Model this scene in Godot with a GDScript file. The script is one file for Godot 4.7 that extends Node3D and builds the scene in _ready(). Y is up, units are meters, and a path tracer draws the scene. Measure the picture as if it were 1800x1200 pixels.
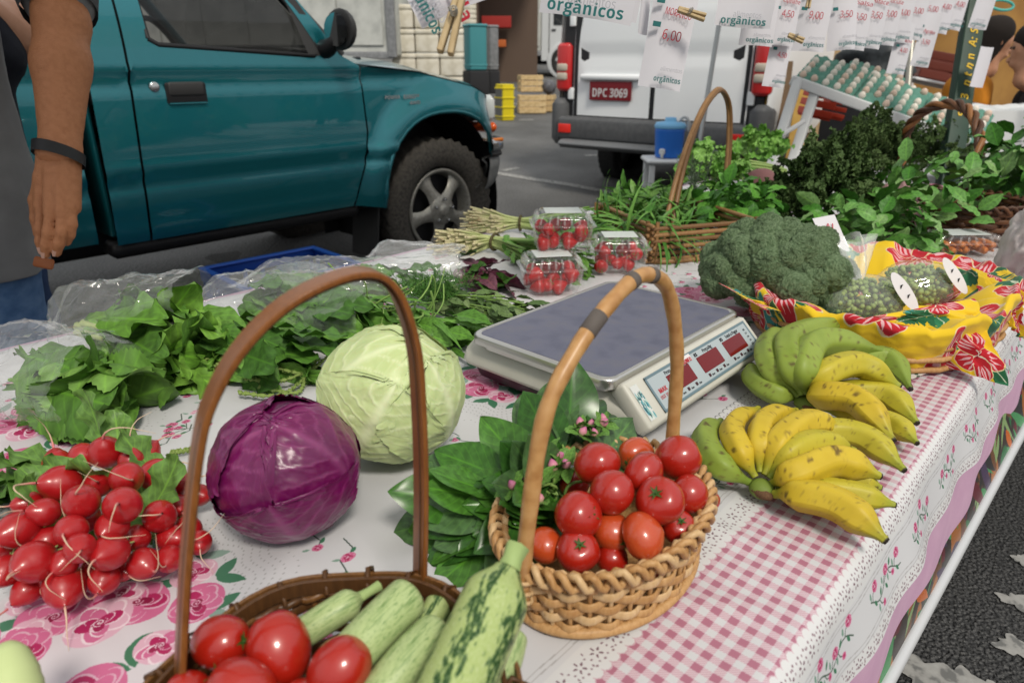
extends Node3D
# A farmers' market table of vegetables. World: metres, y up; the table runs along -Z; the camera stands at its front edge.

const TH := 0.74                      # height of the table top
const EYE := Vector3(0, 1.22, 0)
const FOC := 1200.0                   # focal length in photo pixels (1800 x 1200)
var cam: Camera3D
var rng := RandomNumberGenerator.new()
var mats := {}
var texs := {}
var names := {}

func _ready() -> void:
	rng.seed = 7
	set_view_and_light()
	build_ground()
	build_background()
	build_van()
	build_pickup()
	build_table()
	build_added_canopy()
	build_people()
	build_scale()
	build_front_basket()
	build_tomato_basket()
	build_cabbages()
	build_radishes()
	build_bananas()
	build_floral_basket()
	build_boxes()
	build_greens()
	build_back_greens()
	build_cards()

func set_view_and_light() -> void:
	cam = Camera3D.new()
	cam.name = "camera"
	cam.position = EYE
	cam.rotation_degrees = Vector3(-22, 42.35, 0)
	cam.fov = 53.13
	cam.near = 0.02
	cam.far = 400
	var at := CameraAttributesPhysical.new()
	at.frustum_focal_length = 24.0
	at.frustum_focus_distance = 1.0
	at.exposure_aperture = 6.3
	cam.attributes = at
	add_child(cam)
	cam.fov = 53.13
	var env := Environment.new()
	env.background_mode = Environment.BG_SKY
	var sky := Sky.new()
	var sm := ProceduralSkyMaterial.new()
	sm.sky_top_color = Color(0.745, 0.755, 0.765)
	sm.sky_horizon_color = Color(0.61, 0.615, 0.62)
	sm.sky_curve = 0.25
	sm.ground_bottom_color = Color(0.30, 0.30, 0.31)
	sm.ground_horizon_color = Color(0.62, 0.62, 0.63)
	sm.sun_angle_max = 0.0
	sky.sky_material = sm
	env.sky = sky
	env.tonemap_mode = Environment.TONE_MAPPER_LINEAR
	env.tonemap_exposure = 1.68
	env.sdfgi_enabled = true
	env.ssao_enabled = true
	env.ssil_enabled = true
	var we := WorldEnvironment.new()
	we.name = "world_environment"
	we.environment = env
	add_child(we)
	var sun := DirectionalLight3D.new()
	sun.name = "sun"
	sun.light_energy = 0.5
	sun.light_angular_distance = 12.0
	sun.light_color = Color(1.0, 0.97, 0.92)
	sun.shadow_enabled = true
	sun.rotation_degrees = Vector3(-50, 64, 0)
	add_child(sun)

# ------------------------------------------------------------------ pixel helpers
func ray(x: float, y: float) -> Vector3:
	return cam.transform.basis * Vector3((x - 900.0) / FOC, (600.0 - y) / FOC, -1.0)
func pt(x: float, y: float, h: float) -> Vector3:      # the point of height h that the pixel looks at
	var r := ray(x, y)
	return EYE + r * ((h - EYE.y) / r.y)
func tp(x: float, y: float, up := 0.0) -> Vector3:     # a point above the table top
	return pt(x, y, TH + up)
func pd(x: float, y: float, d: float) -> Vector3:      # the point at a given depth
	return EYE + ray(x, y) * d
func depth(p: Vector3) -> float:
	return -(cam.transform.affine_inverse() * p).z
func size_at(w: float, p: Vector3) -> float:           # pixels to metres at a point
	return w * depth(p) / FOC
func gy(x: float, z: float) -> float:                  # the parking lot climbs gently away from the table
	var s := -0.674 * x - 0.739 * z
	return 0.06 * maxf(0.0, s - 4.6)
func gp(x: float, z: float) -> Vector3:
	return Vector3(x, gy(x, z), z)

# ------------------------------------------------------------------ mesh builder
class MB:
	var v := PackedVector3Array()
	var uv := PackedVector2Array()
	var c := PackedColorArray()
	var ix := PackedInt32Array()
	func vert(p: Vector3, t := Vector2.ZERO, col := Color.WHITE) -> int:
		v.append(p); uv.append(t); c.append(col)
		return v.size() - 1
	func tri(a: int, b: int, d: int) -> void:
		ix.append(a); ix.append(b); ix.append(d)
	func quad(a: int, b: int, d: int, e: int) -> void:
		ix.append(a); ix.append(b); ix.append(d)
		ix.append(a); ix.append(d); ix.append(e)
	func flat_quad(a: Vector3, b: Vector3, d: Vector3, e: Vector3) -> void:
		var i := v.size()
		vert(a, Vector2(0, 0)); vert(b, Vector2(1, 0)); vert(d, Vector2(1, 1)); vert(e, Vector2(0, 1))
		quad(i, i + 1, i + 2, i + 3)
	# a box with chamfered edges
	func box(o: Vector3, s: Vector3, ch := 0.004, b := Basis.IDENTITY, col := Color.WHITE) -> void:
		var h := s * 0.5
		ch = minf(ch, minf(h.x, minf(h.y, h.z)) * 0.9)
		var at := {}
		for sx in [-1, 1]:
			for sy in [-1, 1]:
				for sz in [-1, 1]:
					for ax in 3:
						var p := Vector3(sx * h.x, sy * h.y, sz * h.z)
						for k in 3:
							if k != ax:
								p[k] -= ch * [sx, sy, sz][k]
						at[[sx, sy, sz, ax]] = vert(o + b * p, Vector2(p.x + p.y * 0.31, p.z + p.y), col)
		var st := ix.size()
		for ax in 3:
			var u := (ax + 1) % 3
			var w := (ax + 2) % 3
			for s1 in [-1, 1]:
				var q := []
				for uw in [[-1, -1], [1, -1], [1, 1], [-1, 1]]:
					var k := [0, 0, 0]
					k[ax] = s1; k[u] = uw[0]; k[w] = uw[1]
					q.append(at[[k[0], k[1], k[2], ax]])
				if s1 > 0:
					quad(q[3], q[2], q[1], q[0])
				else:
					quad(q[0], q[1], q[2], q[3])
		for ax in 3:                                   # edges run along ax
			var u := (ax + 1) % 3
			var w := (ax + 2) % 3
			for su in [-1, 1]:
				for sw in [-1, 1]:
					var k0 := [0, 0, 0]
					k0[ax] = -1; k0[u] = su; k0[w] = sw
					var k1 := k0.duplicate()
					k1[ax] = 1
					var q := [at[k0 + [u]], at[k1 + [u]], at[k1 + [w]], at[k0 + [w]]]
					if su * sw > 0:
						quad(q[0], q[1], q[2], q[3])
					else:
						quad(q[3], q[2], q[1], q[0])
		for sx in [-1, 1]:
			for sy in [-1, 1]:
				for sz in [-1, 1]:
					var q := [at[[sx, sy, sz, 0]], at[[sx, sy, sz, 1]], at[[sx, sy, sz, 2]]]
					if sx * sy * sz > 0:
						tri(q[0], q[2], q[1])
					else:
						tri(q[0], q[1], q[2])
	# a tube along points; rad one number or an array, sq flattens it along the frame's second axis
	func tube(path: Array, rad, sides := 8, caps := true, sq := 1.0, col = Color.WHITE, up := Vector3.ZERO, vs := 1.0) -> void:
		var n := path.size()
		var nrm := up
		var rows := []
		var along := 0.0
		for i in n:
			var d: Vector3 = (path[mini(i + 1, n - 1)] - path[maxi(i - 1, 0)]).normalized()
			if nrm == Vector3.ZERO:
				nrm = Vector3.UP if absf(d.y) < 0.9 else Vector3.RIGHT
			nrm = (nrm - d * nrm.dot(d)).normalized()
			var bi := d.cross(nrm)
			var r: float = rad[i] if rad is Array else rad
			if i > 0:
				along += (path[i] - path[i - 1]).length()
			var row := []
			var cc: Color = col[i] if col is Array else col
			for j in sides + 1:
				var a := TAU * j / sides
				row.append(vert(path[i] + (bi * cos(a) + nrm * sin(a) * sq) * r, Vector2(float(j) / sides, along * vs), cc))
			rows.append(row)
		for i in n - 1:
			for j in sides:
				quad(rows[i][j], rows[i + 1][j], rows[i + 1][j + 1], rows[i][j + 1])
		if caps:
			for e in [0, n - 1]:
				var cc: Color = col[e] if col is Array else col
				var m := vert(path[e], Vector2(0.5, 0), cc)
				for j in sides:
					if e == 0:
						tri(m, rows[e][j], rows[e][j + 1])
					else:
						tri(m, rows[e][j + 1], rows[e][j])
	# a surface of revolution about y: profile of Vector2(radius, height)
	func lathe(prof: Array, sides := 20, o := Vector3.ZERO, col = Color.WHITE, sq := Vector2.ONE) -> void:
		var rows := []
		for i in prof.size():
			var row := []
			var cc: Color = col[i] if col is Array else col
			for j in sides + 1:
				var a := TAU * j / sides
				row.append(vert(o + Vector3(cos(a) * prof[i].x * sq.x, prof[i].y, sin(a) * prof[i].x * sq.y), Vector2(float(j) / sides, float(i) / (prof.size() - 1)), cc))
			rows.append(row)
		for i in prof.size() - 1:
			for j in sides:
				quad(rows[i][j], rows[i][j + 1], rows[i + 1][j + 1], rows[i + 1][j])
	# a grid of nu x nv cells, f(u, v) -> Vector3
	func grid(nu: int, nv: int, f: Callable, colf = null, wrap := false) -> void:
		var base := v.size()
		for i in nu + 1:
			for j in nv + 1:
				var a := float(i) / nu
				var b := float(j) / nv
				vert(f.call(a, b), Vector2(a, b), colf.call(a, b) if colf else Color.WHITE)
		for i in nu:
			for j in nv:
				var p := base + i * (nv + 1) + j
				quad(p, p + nv + 1, p + nv + 2, p + 1)
	func add(o: MB, t: Transform3D, col = null) -> void:
		var base := v.size()
		for i in o.v.size():
			v.append(t * o.v[i]); uv.append(o.uv[i]); c.append(o.c[i] * col if col != null else o.c[i])
		for i in o.ix:
			ix.append(i + base)
	# orient: 1 outward by volume, 0 as is. weld joins normals of coinciding vertices (seams)
	func mesh(orient := 1, weld := true) -> ArrayMesh:
		var n := v.size()
		var nr := PackedVector3Array()
		nr.resize(n)
		if orient:
			var mid := Vector3.ZERO
			for p in v:
				mid += p
			mid /= maxf(1.0, n)
			var vol := 0.0
			for k in range(0, ix.size(), 3):
				vol += (v[ix[k]] - mid).dot((v[ix[k + 1]] - mid).cross(v[ix[k + 2]] - mid))
			if vol > 0.0:
				for k in range(0, ix.size(), 3):
					var t := ix[k + 1]
					ix[k + 1] = ix[k + 2]
					ix[k + 2] = t
		for k in range(0, ix.size(), 3):
			var a := v[ix[k]]
			var f := (v[ix[k + 2]] - a).cross(v[ix[k + 1]] - a)
			nr[ix[k]] += f; nr[ix[k + 1]] += f; nr[ix[k + 2]] += f
		if weld:
			var seen := {}
			for i in n:
				var key := Vector3i(v[i] * 20000.0)
				if seen.has(key):
					seen[key].append(i)
				else:
					seen[key] = [i]
			for key in seen:
				var g: Array = seen[key]
				if g.size() > 1:
					var s := Vector3.ZERO
					for i in g:
						s += nr[i]
					for i in g:
						if nr[i].dot(s) > 0.5 * nr[i].length() * s.length():
							nr[i] = nr[i] if nr[i] == s else s
		for i in n:
			nr[i] = nr[i].normalized() if nr[i].length_squared() > 0.0 else Vector3.UP
		var ar := []
		ar.resize(Mesh.ARRAY_MAX)
		ar[Mesh.ARRAY_VERTEX] = v
		ar[Mesh.ARRAY_NORMAL] = nr
		ar[Mesh.ARRAY_TEX_UV] = uv
		ar[Mesh.ARRAY_COLOR] = c
		ar[Mesh.ARRAY_INDEX] = ix
		var m := ArrayMesh.new()
		m.add_surface_from_arrays(Mesh.PRIMITIVE_TRIANGLES, ar)
		return m

# ------------------------------------------------------------------ nodes
func numbered(called: String) -> String:
	names[called] = names.get(called, -1) + 1
	return called if names[called] == 0 else "%s_%03d" % [called, names[called]]
func tag(o: Node, label: String, category: String, group := "") -> void:
	o.set_meta("label", label)
	o.set_meta("category", category)
	if group:
		o.set_meta("group", group)
func thing(called: String, label: String, category: String, at := Vector3.ZERO, group := "") -> Node3D:
	var o := Node3D.new()
	o.name = numbered(called)
	o.position = at
	add_child(o)
	tag(o, label, category, group)
	return o
# a mesh as a part of a thing; its geometry is given in world space unless local is set
func part(called: String, m, mat: Material, parent: Node = null, xf = null) -> MeshInstance3D:
	var o := MeshInstance3D.new()
	o.mesh = m.mesh() if m is MB else m
	o.material_override = mat
	if parent == null:
		o.name = numbered(called)
		add_child(o)
	else:
		o.name = called
		parent.add_child(o, true)
	if xf is Transform3D:
		o.transform = xf
	elif xf is Vector3:
		o.position = xf
	elif parent != null:                               # world-space geometry under a moved thing
		var t := Transform3D.IDENTITY
		var q: Node = parent
		while q != self:
			t = q.transform * t
			q = q.get_parent()
		o.transform = t.affine_inverse()
	return o
func rel(parent: Node3D, world: Transform3D) -> Transform3D:
	var t := Transform3D.IDENTITY
	var q: Node = parent
	while q != self:
		t = q.transform * t
		q = q.get_parent()
	return t.affine_inverse() * world
func structure(o: Node) -> void:
	o.set_meta("kind", "structure")
func frame(at: Vector3, along: Vector3, normal: Vector3, s := 1.0) -> Transform3D:   # z along, y normal
	var z := along.normalized()
	var x := normal.cross(z)
	if x.length_squared() < 1e-6:
		x = Vector3.RIGHT.cross(z)
	x = x.normalized()
	return Transform3D(Basis(x * s, z.cross(x) * s, z * s), at)
func rnd(a: float, b: float) -> float:
	return rng.randf_range(a, b)
func rdir() -> Vector3:
	return Vector3(rng.randfn(), rng.randfn(), rng.randfn()).normalized()
func bez(a: Vector3, b: Vector3, d: Vector3, n: int) -> Array:      # quadratic curve
	var r := []
	for i in n + 1:
		var t := float(i) / n
		r.append(a * (1 - t) * (1 - t) + b * 2 * t * (1 - t) + d * t * t)
	return r
func spline(p: Array, n: int) -> Array:                             # Catmull-Rom through the points
	var r := []
	for i in p.size() - 1:
		var p0: Vector3 = p[maxi(i - 1, 0)]
		var p3: Vector3 = p[mini(i + 2, p.size() - 1)]
		for k in n:
			r.append(p[i].cubic_interpolate(p[i + 1], p0, p3, float(k) / n))
	r.append(p[-1])
	return r

# ------------------------------------------------------------------ materials
func lin(r: float, g: float, b: float) -> Color:
	return Color(r, g, b).linear_to_srgb()
func mat(called: String, col: Color, rough := 0.6, opt := {}) -> StandardMaterial3D:
	if mats.has(called):
		return mats[called]
	var m := StandardMaterial3D.new()
	m.resource_name = called
	m.albedo_color = col
	m.roughness = rough
	m.vertex_color_use_as_albedo = true
	m.cull_mode = BaseMaterial3D.CULL_DISABLED
	m.metallic_specular = 0.4
	for k in opt:
		m.set(k, opt[k])
	mats[called] = m
	return m
func noise_image(called: String, freq: float, cols: Array, seed_ := 1, size := 256, type := FastNoiseLite.TYPE_SIMPLEX_SMOOTH, oct := 4, offs = null) -> NoiseTexture2D:
	if texs.has(called):
		return texs[called]
	var n := FastNoiseLite.new()
	n.seed = seed_
	n.noise_type = type
	n.frequency = freq
	n.fractal_octaves = oct
	var t := NoiseTexture2D.new()
	t.width = size
	t.height = size
	t.seamless = true
	t.noise = n
	var g := Gradient.new()
	var o := PackedFloat32Array()
	var cs := PackedColorArray()
	for i in cols.size():
		o.append(offs[i] if offs else float(i) / (cols.size() - 1))
		cs.append(cols[i])
	g.offsets = o
	g.colors = cs
	t.color_ramp = g
	texs[called] = t
	return t
func grey(a: float) -> Color:
	return Color(a, a, a)
# a material whose colour varies with noise in space
func speckled(called: String, cols: Array, rough: float, scale: float, freq := 0.02, opt := {}, seed_ := 1, offs = null) -> StandardMaterial3D:
	if mats.has(called):
		return mats[called]
	var m := mat(called, Color.WHITE, rough, opt)
	m.albedo_texture = noise_image(called, freq, cols, seed_, 256, FastNoiseLite.TYPE_SIMPLEX_SMOOTH, 4, offs)
	m.uv1_triplanar = true
	m.uv1_scale = Vector3.ONE * scale
	return m
func relief(m: StandardMaterial3D, called: String, freq: float, cm: float, seed_ := 3, oct := 4) -> StandardMaterial3D:
	m.heightmap_enabled = true
	m.heightmap_texture = noise_image(called, freq, [Color.BLACK, Color.WHITE], seed_, 256, FastNoiseLite.TYPE_SIMPLEX_SMOOTH, oct)
	m.heightmap_scale = cm
	return m
func uneven(m: StandardMaterial3D, called: String, lo: float, hi: float, freq := 0.03) -> StandardMaterial3D:   # gloss that varies over the surface
	m.roughness = 1.0
	m.roughness_texture = noise_image(called, freq, [grey(lo), grey(hi)], 15, 256)
	return m
func film(called: String, alpha := 0.1, rough := 0.08) -> StandardMaterial3D:
	return mat(called, Color(0.95, 0.96, 0.96, alpha), rough, {"transparency": BaseMaterial3D.TRANSPARENCY_ALPHA})
func canvas(w: int, h: int, col: Color) -> Image:
	var im := Image.create(w, h, false, Image.FORMAT_RGB8)
	im.fill(col)
	return im
func printed(called: String, im: Image, rough := 0.6, opt := {}) -> StandardMaterial3D:
	var m := mat(called, Color.WHITE, rough, opt)
	m.albedo_texture = ImageTexture.create_from_image(im)
	return m
func disc(im: Image, cx: float, cy: float, r: float, col: Color, ry := 0.0, rot := 0.0) -> void:   # a filled ellipse, row by row
	if ry == 0.0:
		ry = r
	var w := im.get_width()
	var h := im.get_height()
	var cr := cos(rot)
	var sr := sin(rot)
	var A := cr * cr / (r * r) + sr * sr / (ry * ry)
	var B := 2.0 * cr * sr * (1.0 / (r * r) - 1.0 / (ry * ry))
	var C := sr * sr / (r * r) + cr * cr / (ry * ry)
	var m := int(ceil(maxf(r, ry)))
	for y in range(int(cy) - m, int(cy) + m + 1):
		var dy := y - cy
		var q := B * B * dy * dy - 4.0 * A * (C * dy * dy - 1.0)
		if q < 0.0:
			continue
		q = sqrt(q)
		var x0 := int(ceil(cx + (-B * dy - q) / (2.0 * A)))
		var x1 := int(floor(cx + (-B * dy + q) / (2.0 * A)))
		if x1 < x0:
			continue
		var yy := posmod(y, h)
		if x0 < 0:
			im.fill_rect(Rect2i(w + x0, yy, mini(-x0, x1 - x0 + 1), 1), col)
			x0 = 0
		if x1 >= w:
			im.fill_rect(Rect2i(0, yy, x1 - w + 1, 1), col)
			x1 = w - 1
		if x1 >= x0:
			im.fill_rect(Rect2i(x0, yy, x1 - x0 + 1, 1), col)
func stroke(im: Image, pts: Array, r: float, col: Color) -> void:
	for i in pts.size() - 1:
		var a: Vector2 = pts[i]
		var b: Vector2 = pts[i + 1]
		var n := int(ceil(a.distance_to(b) / maxf(0.5, r))) + 1
		for k in n:
			var p := a.lerp(b, float(k) / n)
			disc(im, p.x, p.y, r, col)
func leaf_shape(im: Image, at: Vector2, dir: float, l: float, w: float, col: Color) -> void:   # a pointed oval
	var d := Vector2(cos(dir), sin(dir))
	var n := int(l / maxf(1.0, w * 0.06))
	for k in n:
		var t := float(k) / n
		disc(im, at.x + d.x * l * t, at.y + d.y * l * t, maxf(0.6, w * 0.5 * sin(PI * pow(t, 0.8))), col)
func words(s: String, size: float, mat_: Material, parent: Node3D, at: Transform3D, bold := true, called := "lettering", width := 0.0) -> MeshInstance3D:
	var key := "txt" + s + str(bold)
	if not texs.has(key):
		var t := TextMesh.new()
		var f := SystemFont.new()
		f.font_names = PackedStringArray(["Droid Sans"])
		f.font_weight = 700 if bold else 400
		t.font = f
		t.text = s
		t.font_size = 32
		t.pixel_size = 0.01
		t.depth = 0.01
		t.curve_step = 2.0
		texs[key] = t
	var o := MeshInstance3D.new()
	o.name = called
	o.mesh = texs[key]
	o.material_override = mat_
	parent.add_child(o, true)
	var k := size / 0.23                                # size is the height of a capital
	var kx := k
	if width > 0.0:
		kx = width / maxf(0.01, texs[key].get_aabb().size.x)
	o.transform = at * Transform3D(Basis.from_scale(Vector3(kx, k, 0.05)), Vector3.ZERO)
	return o

# ------------------------------------------------------------------ setting
func on_ground(x: float, y: float) -> Vector3:          # where a pixel's ray meets the sloping ground
	var r := ray(x, y)
	var t := 0.5
	for i in 400:
		var p := EYE + r * t
		if p.y <= gy(p.x, p.z):
			break
		t += 0.05 if t < 12 else 0.2
	return EYE + r * t

func build_ground() -> void:
	var m := MB.new()
	var n := 110
	for i in n + 1:
		for j in n + 1:
			var u := float(i) / n * 2 - 1
			var w := float(j) / n * 2 - 1
			var x := signf(u) * pow(absf(u), 1.8) * 90.0 - 3.0
			var z := signf(w) * pow(absf(w), 1.8) * 90.0 - 4.0
			m.vert(Vector3(x, gy(x, z), z), Vector2(x, z))
	for i in n:
		for j in n:
			var p := i * (n + 1) + j
			m.quad(p, p + n + 1, p + n + 2, p + 1)
	var asphalt := mat("asphalt", Color.WHITE, 0.82)
	asphalt.albedo_texture = noise_image("asphalt_grain", 0.075, [lin(.20, .195, .185), lin(.085, .085, .084), lin(.035, .035, .036), lin(.018, .018, .018)], 5, 512, FastNoiseLite.TYPE_CELLULAR, 2, [0.0, 0.35, 0.62, 1.0])
	asphalt.uv1_triplanar = true
	asphalt.uv1_scale = Vector3.ONE * 2.6
	asphalt.detail_enabled = true
	asphalt.detail_albedo = noise_image("asphalt_patches", 0.012, [grey(.62), grey(1.0)], 8, 256)
	asphalt.detail_blend_mode = BaseMaterial3D.BLEND_MODE_MUL
	asphalt.uv2_triplanar = true
	asphalt.uv2_scale = Vector3.ONE * 0.13
	asphalt.detail_uv_layer = BaseMaterial3D.DETAIL_UV_2
	relief(asphalt, "asphalt_relief", 0.12, 1.2, 5, 3)
	var g := part("ground", m.mesh(0, false), asphalt)
	structure(g)
	# the parking lot's paler, worn asphalt behind the table
	var lot := MB.new()
	for i in 61:
		for j in 81:
			var x := -1.75 - pow(i / 60.0, 1.7) * 60.0
			var z := 22.0 - 80.0 * j / 80.0
			lot.vert(Vector3(x, gy(x, z) + 0.004, z))
	for i in 60:
		for j in 80:
			var p := i * 81 + j
			lot.quad(p, p + 1, p + 82, p + 81)
	var worn := mat("asphalt_worn", Color.WHITE, 0.85)
	worn.albedo_texture = noise_image("worn_grain", 0.13, [lin(.07, .07, .07), lin(.155, .155, .153), lin(.20, .198, .193), lin(.36, .35, .33)], 6, 512, FastNoiseLite.TYPE_SIMPLEX_SMOOTH, 3, [0.0, 0.42, 0.68, 1.0])
	worn.uv1_triplanar = true
	worn.uv1_scale = Vector3.ONE * 0.9
	worn.detail_enabled = true
	worn.detail_albedo = asphalt.detail_albedo
	worn.detail_blend_mode = BaseMaterial3D.BLEND_MODE_MUL
	worn.uv2_triplanar = true
	worn.uv2_scale = Vector3.ONE * 0.17
	worn.detail_uv_layer = BaseMaterial3D.DETAIL_UV_2
	relief(worn, "worn_relief", 0.13, 0.8, 6, 3)
	structure(part("parking_lot", lot.mesh(0, false), worn))
	# worn white paint
	var paint := speckled("road_paint", [lin(.14, .14, .135), lin(.27, .265, .25), lin(.36, .355, .335)], 0.85, 3.0, 0.03, {}, 4, [0.30, 0.48, 1.0])
	var lines := [[[872, 306], [930, 316], [1000, 327], [1075, 341]], [[884, 303], [912, 297]], [[886, 184], [968, 187]], [[912, 212], [938, 212]], [[1028, 275], [1075, 274]], [[985, 171], [1010, 173]]]
	var k := 0
	for l in lines:
		var b := MB.new()
		for i in l.size():
			var p := on_ground(l[i][0], l[i][1])
			var q := on_ground(l[mini(i + 1, l.size() - 1)][0], l[mini(i + 1, l.size() - 1)][1])
			var o := on_ground(l[maxi(i - 1, 0)][0], l[maxi(i - 1, 0)][1])
			var side := (q - o).cross(Vector3.UP).normalized() * (0.055 if k != 1 else 0.04)
			for s in [-1.0, 1.0]:
				var e: Vector3 = p + side * s * rnd(0.85, 1.1)
				e.y = gy(e.x, e.z) + 0.009
				b.vert(e)
		for i in l.size() - 1:
			b.quad(i * 2, i * 2 + 1, i * 2 + 3, i * 2 + 2)
		structure(part("parking_line", b.mesh(0, false), paint))
		k += 1
	# chips of old white kerb paint beside the table
	for s in [[1625, 1185, .10, .05], [1690, 1195, .06, .03], [1785, 1140, .06, .032], [1790, 1060, .06, .03], [1796, 985, .03, .025], [1745, 1215, .06, .03]]:
		var c := pt(s[0], s[1], 0.0)
		var b := MB.new()
		b.vert(Vector3(c.x, 0.005, c.z))
		var nn := 60
		for i in nn:
			var a := TAU * i / nn
			var e: float = 0.62 + 0.16 * sin(a * 3 + s[0]) + 0.10 * sin(a * 7 + s[1]) + 0.025 * sin(a * 17 + s[0])
			b.vert(Vector3(c.x + cos(a) * s[2] * e, 0.0042, c.z + sin(a) * s[3] * 1.6 * e))
		for i in nn:
			b.tri(0, 1 + i, 1 + (i + 1) % nn)
		structure(part("road_marking_patch", b.mesh(0), paint))

# a frame that stands on the ground at a pixel column and depth, x to the camera's right, z towards it
func stand(x: float, d: float, turn := 0.0) -> Transform3D:
	var p := pd(x, 110, d)
	p.y = gy(p.x, p.z)
	return Transform3D(Basis(Vector3.UP, deg_to_rad(42.35 + turn)), p)

func at_height(y: float, x: float, d: float) -> float:      # height above its ground of a pixel row at a depth
	var p := pd(x, y, d)
	return p.y - gy(p.x, p.z)

func box_part(called: String, mat_: Material, parent: Node, o: Vector3, s: Vector3, ch := 0.01) -> MeshInstance3D:
	var m := MB.new()
	m.box(Vector3.ZERO, s, ch)
	return part(called, m, mat_, parent, o)

func wheel_mesh(r: float, w: float, tread := true) -> MB:    # a tyre about the x axis
	var m := MB.new()
	var prof := []
	var pr := [[0.62, .30], [0.66, .42], [0.80, .50], [0.92, .47], [0.985, .40], [1.0, .30], [1.0, .0], [1.0, -.30], [0.985, -.40], [0.92, -.47], [0.80, -.50], [0.66, -.42], [0.62, -.30]]
	for p in pr:
		prof.append(Vector2(p[0] * r, p[1] * w))
	var sides := 72
	var rows := []
	for i in prof.size():
		var row := []
		for j in sides + 1:
			var a := TAU * j / sides
			var rr: float = prof[i].x
			if tread and i >= 4 and i <= 8:
				rr += (0.012 if j % 2 == (i % 2) else -0.004) * (r / 0.39)
			row.append(m.vert(Vector3(prof[i].y, sin(a) * rr, cos(a) * rr), Vector2(j * 0.2, i * 0.1)))
		rows.append(row)
	for i in prof.size() - 1:
		for j in sides:
			m.quad(rows[i][j], rows[i][j + 1], rows[i + 1][j + 1], rows[i + 1][j])
	return m

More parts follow.
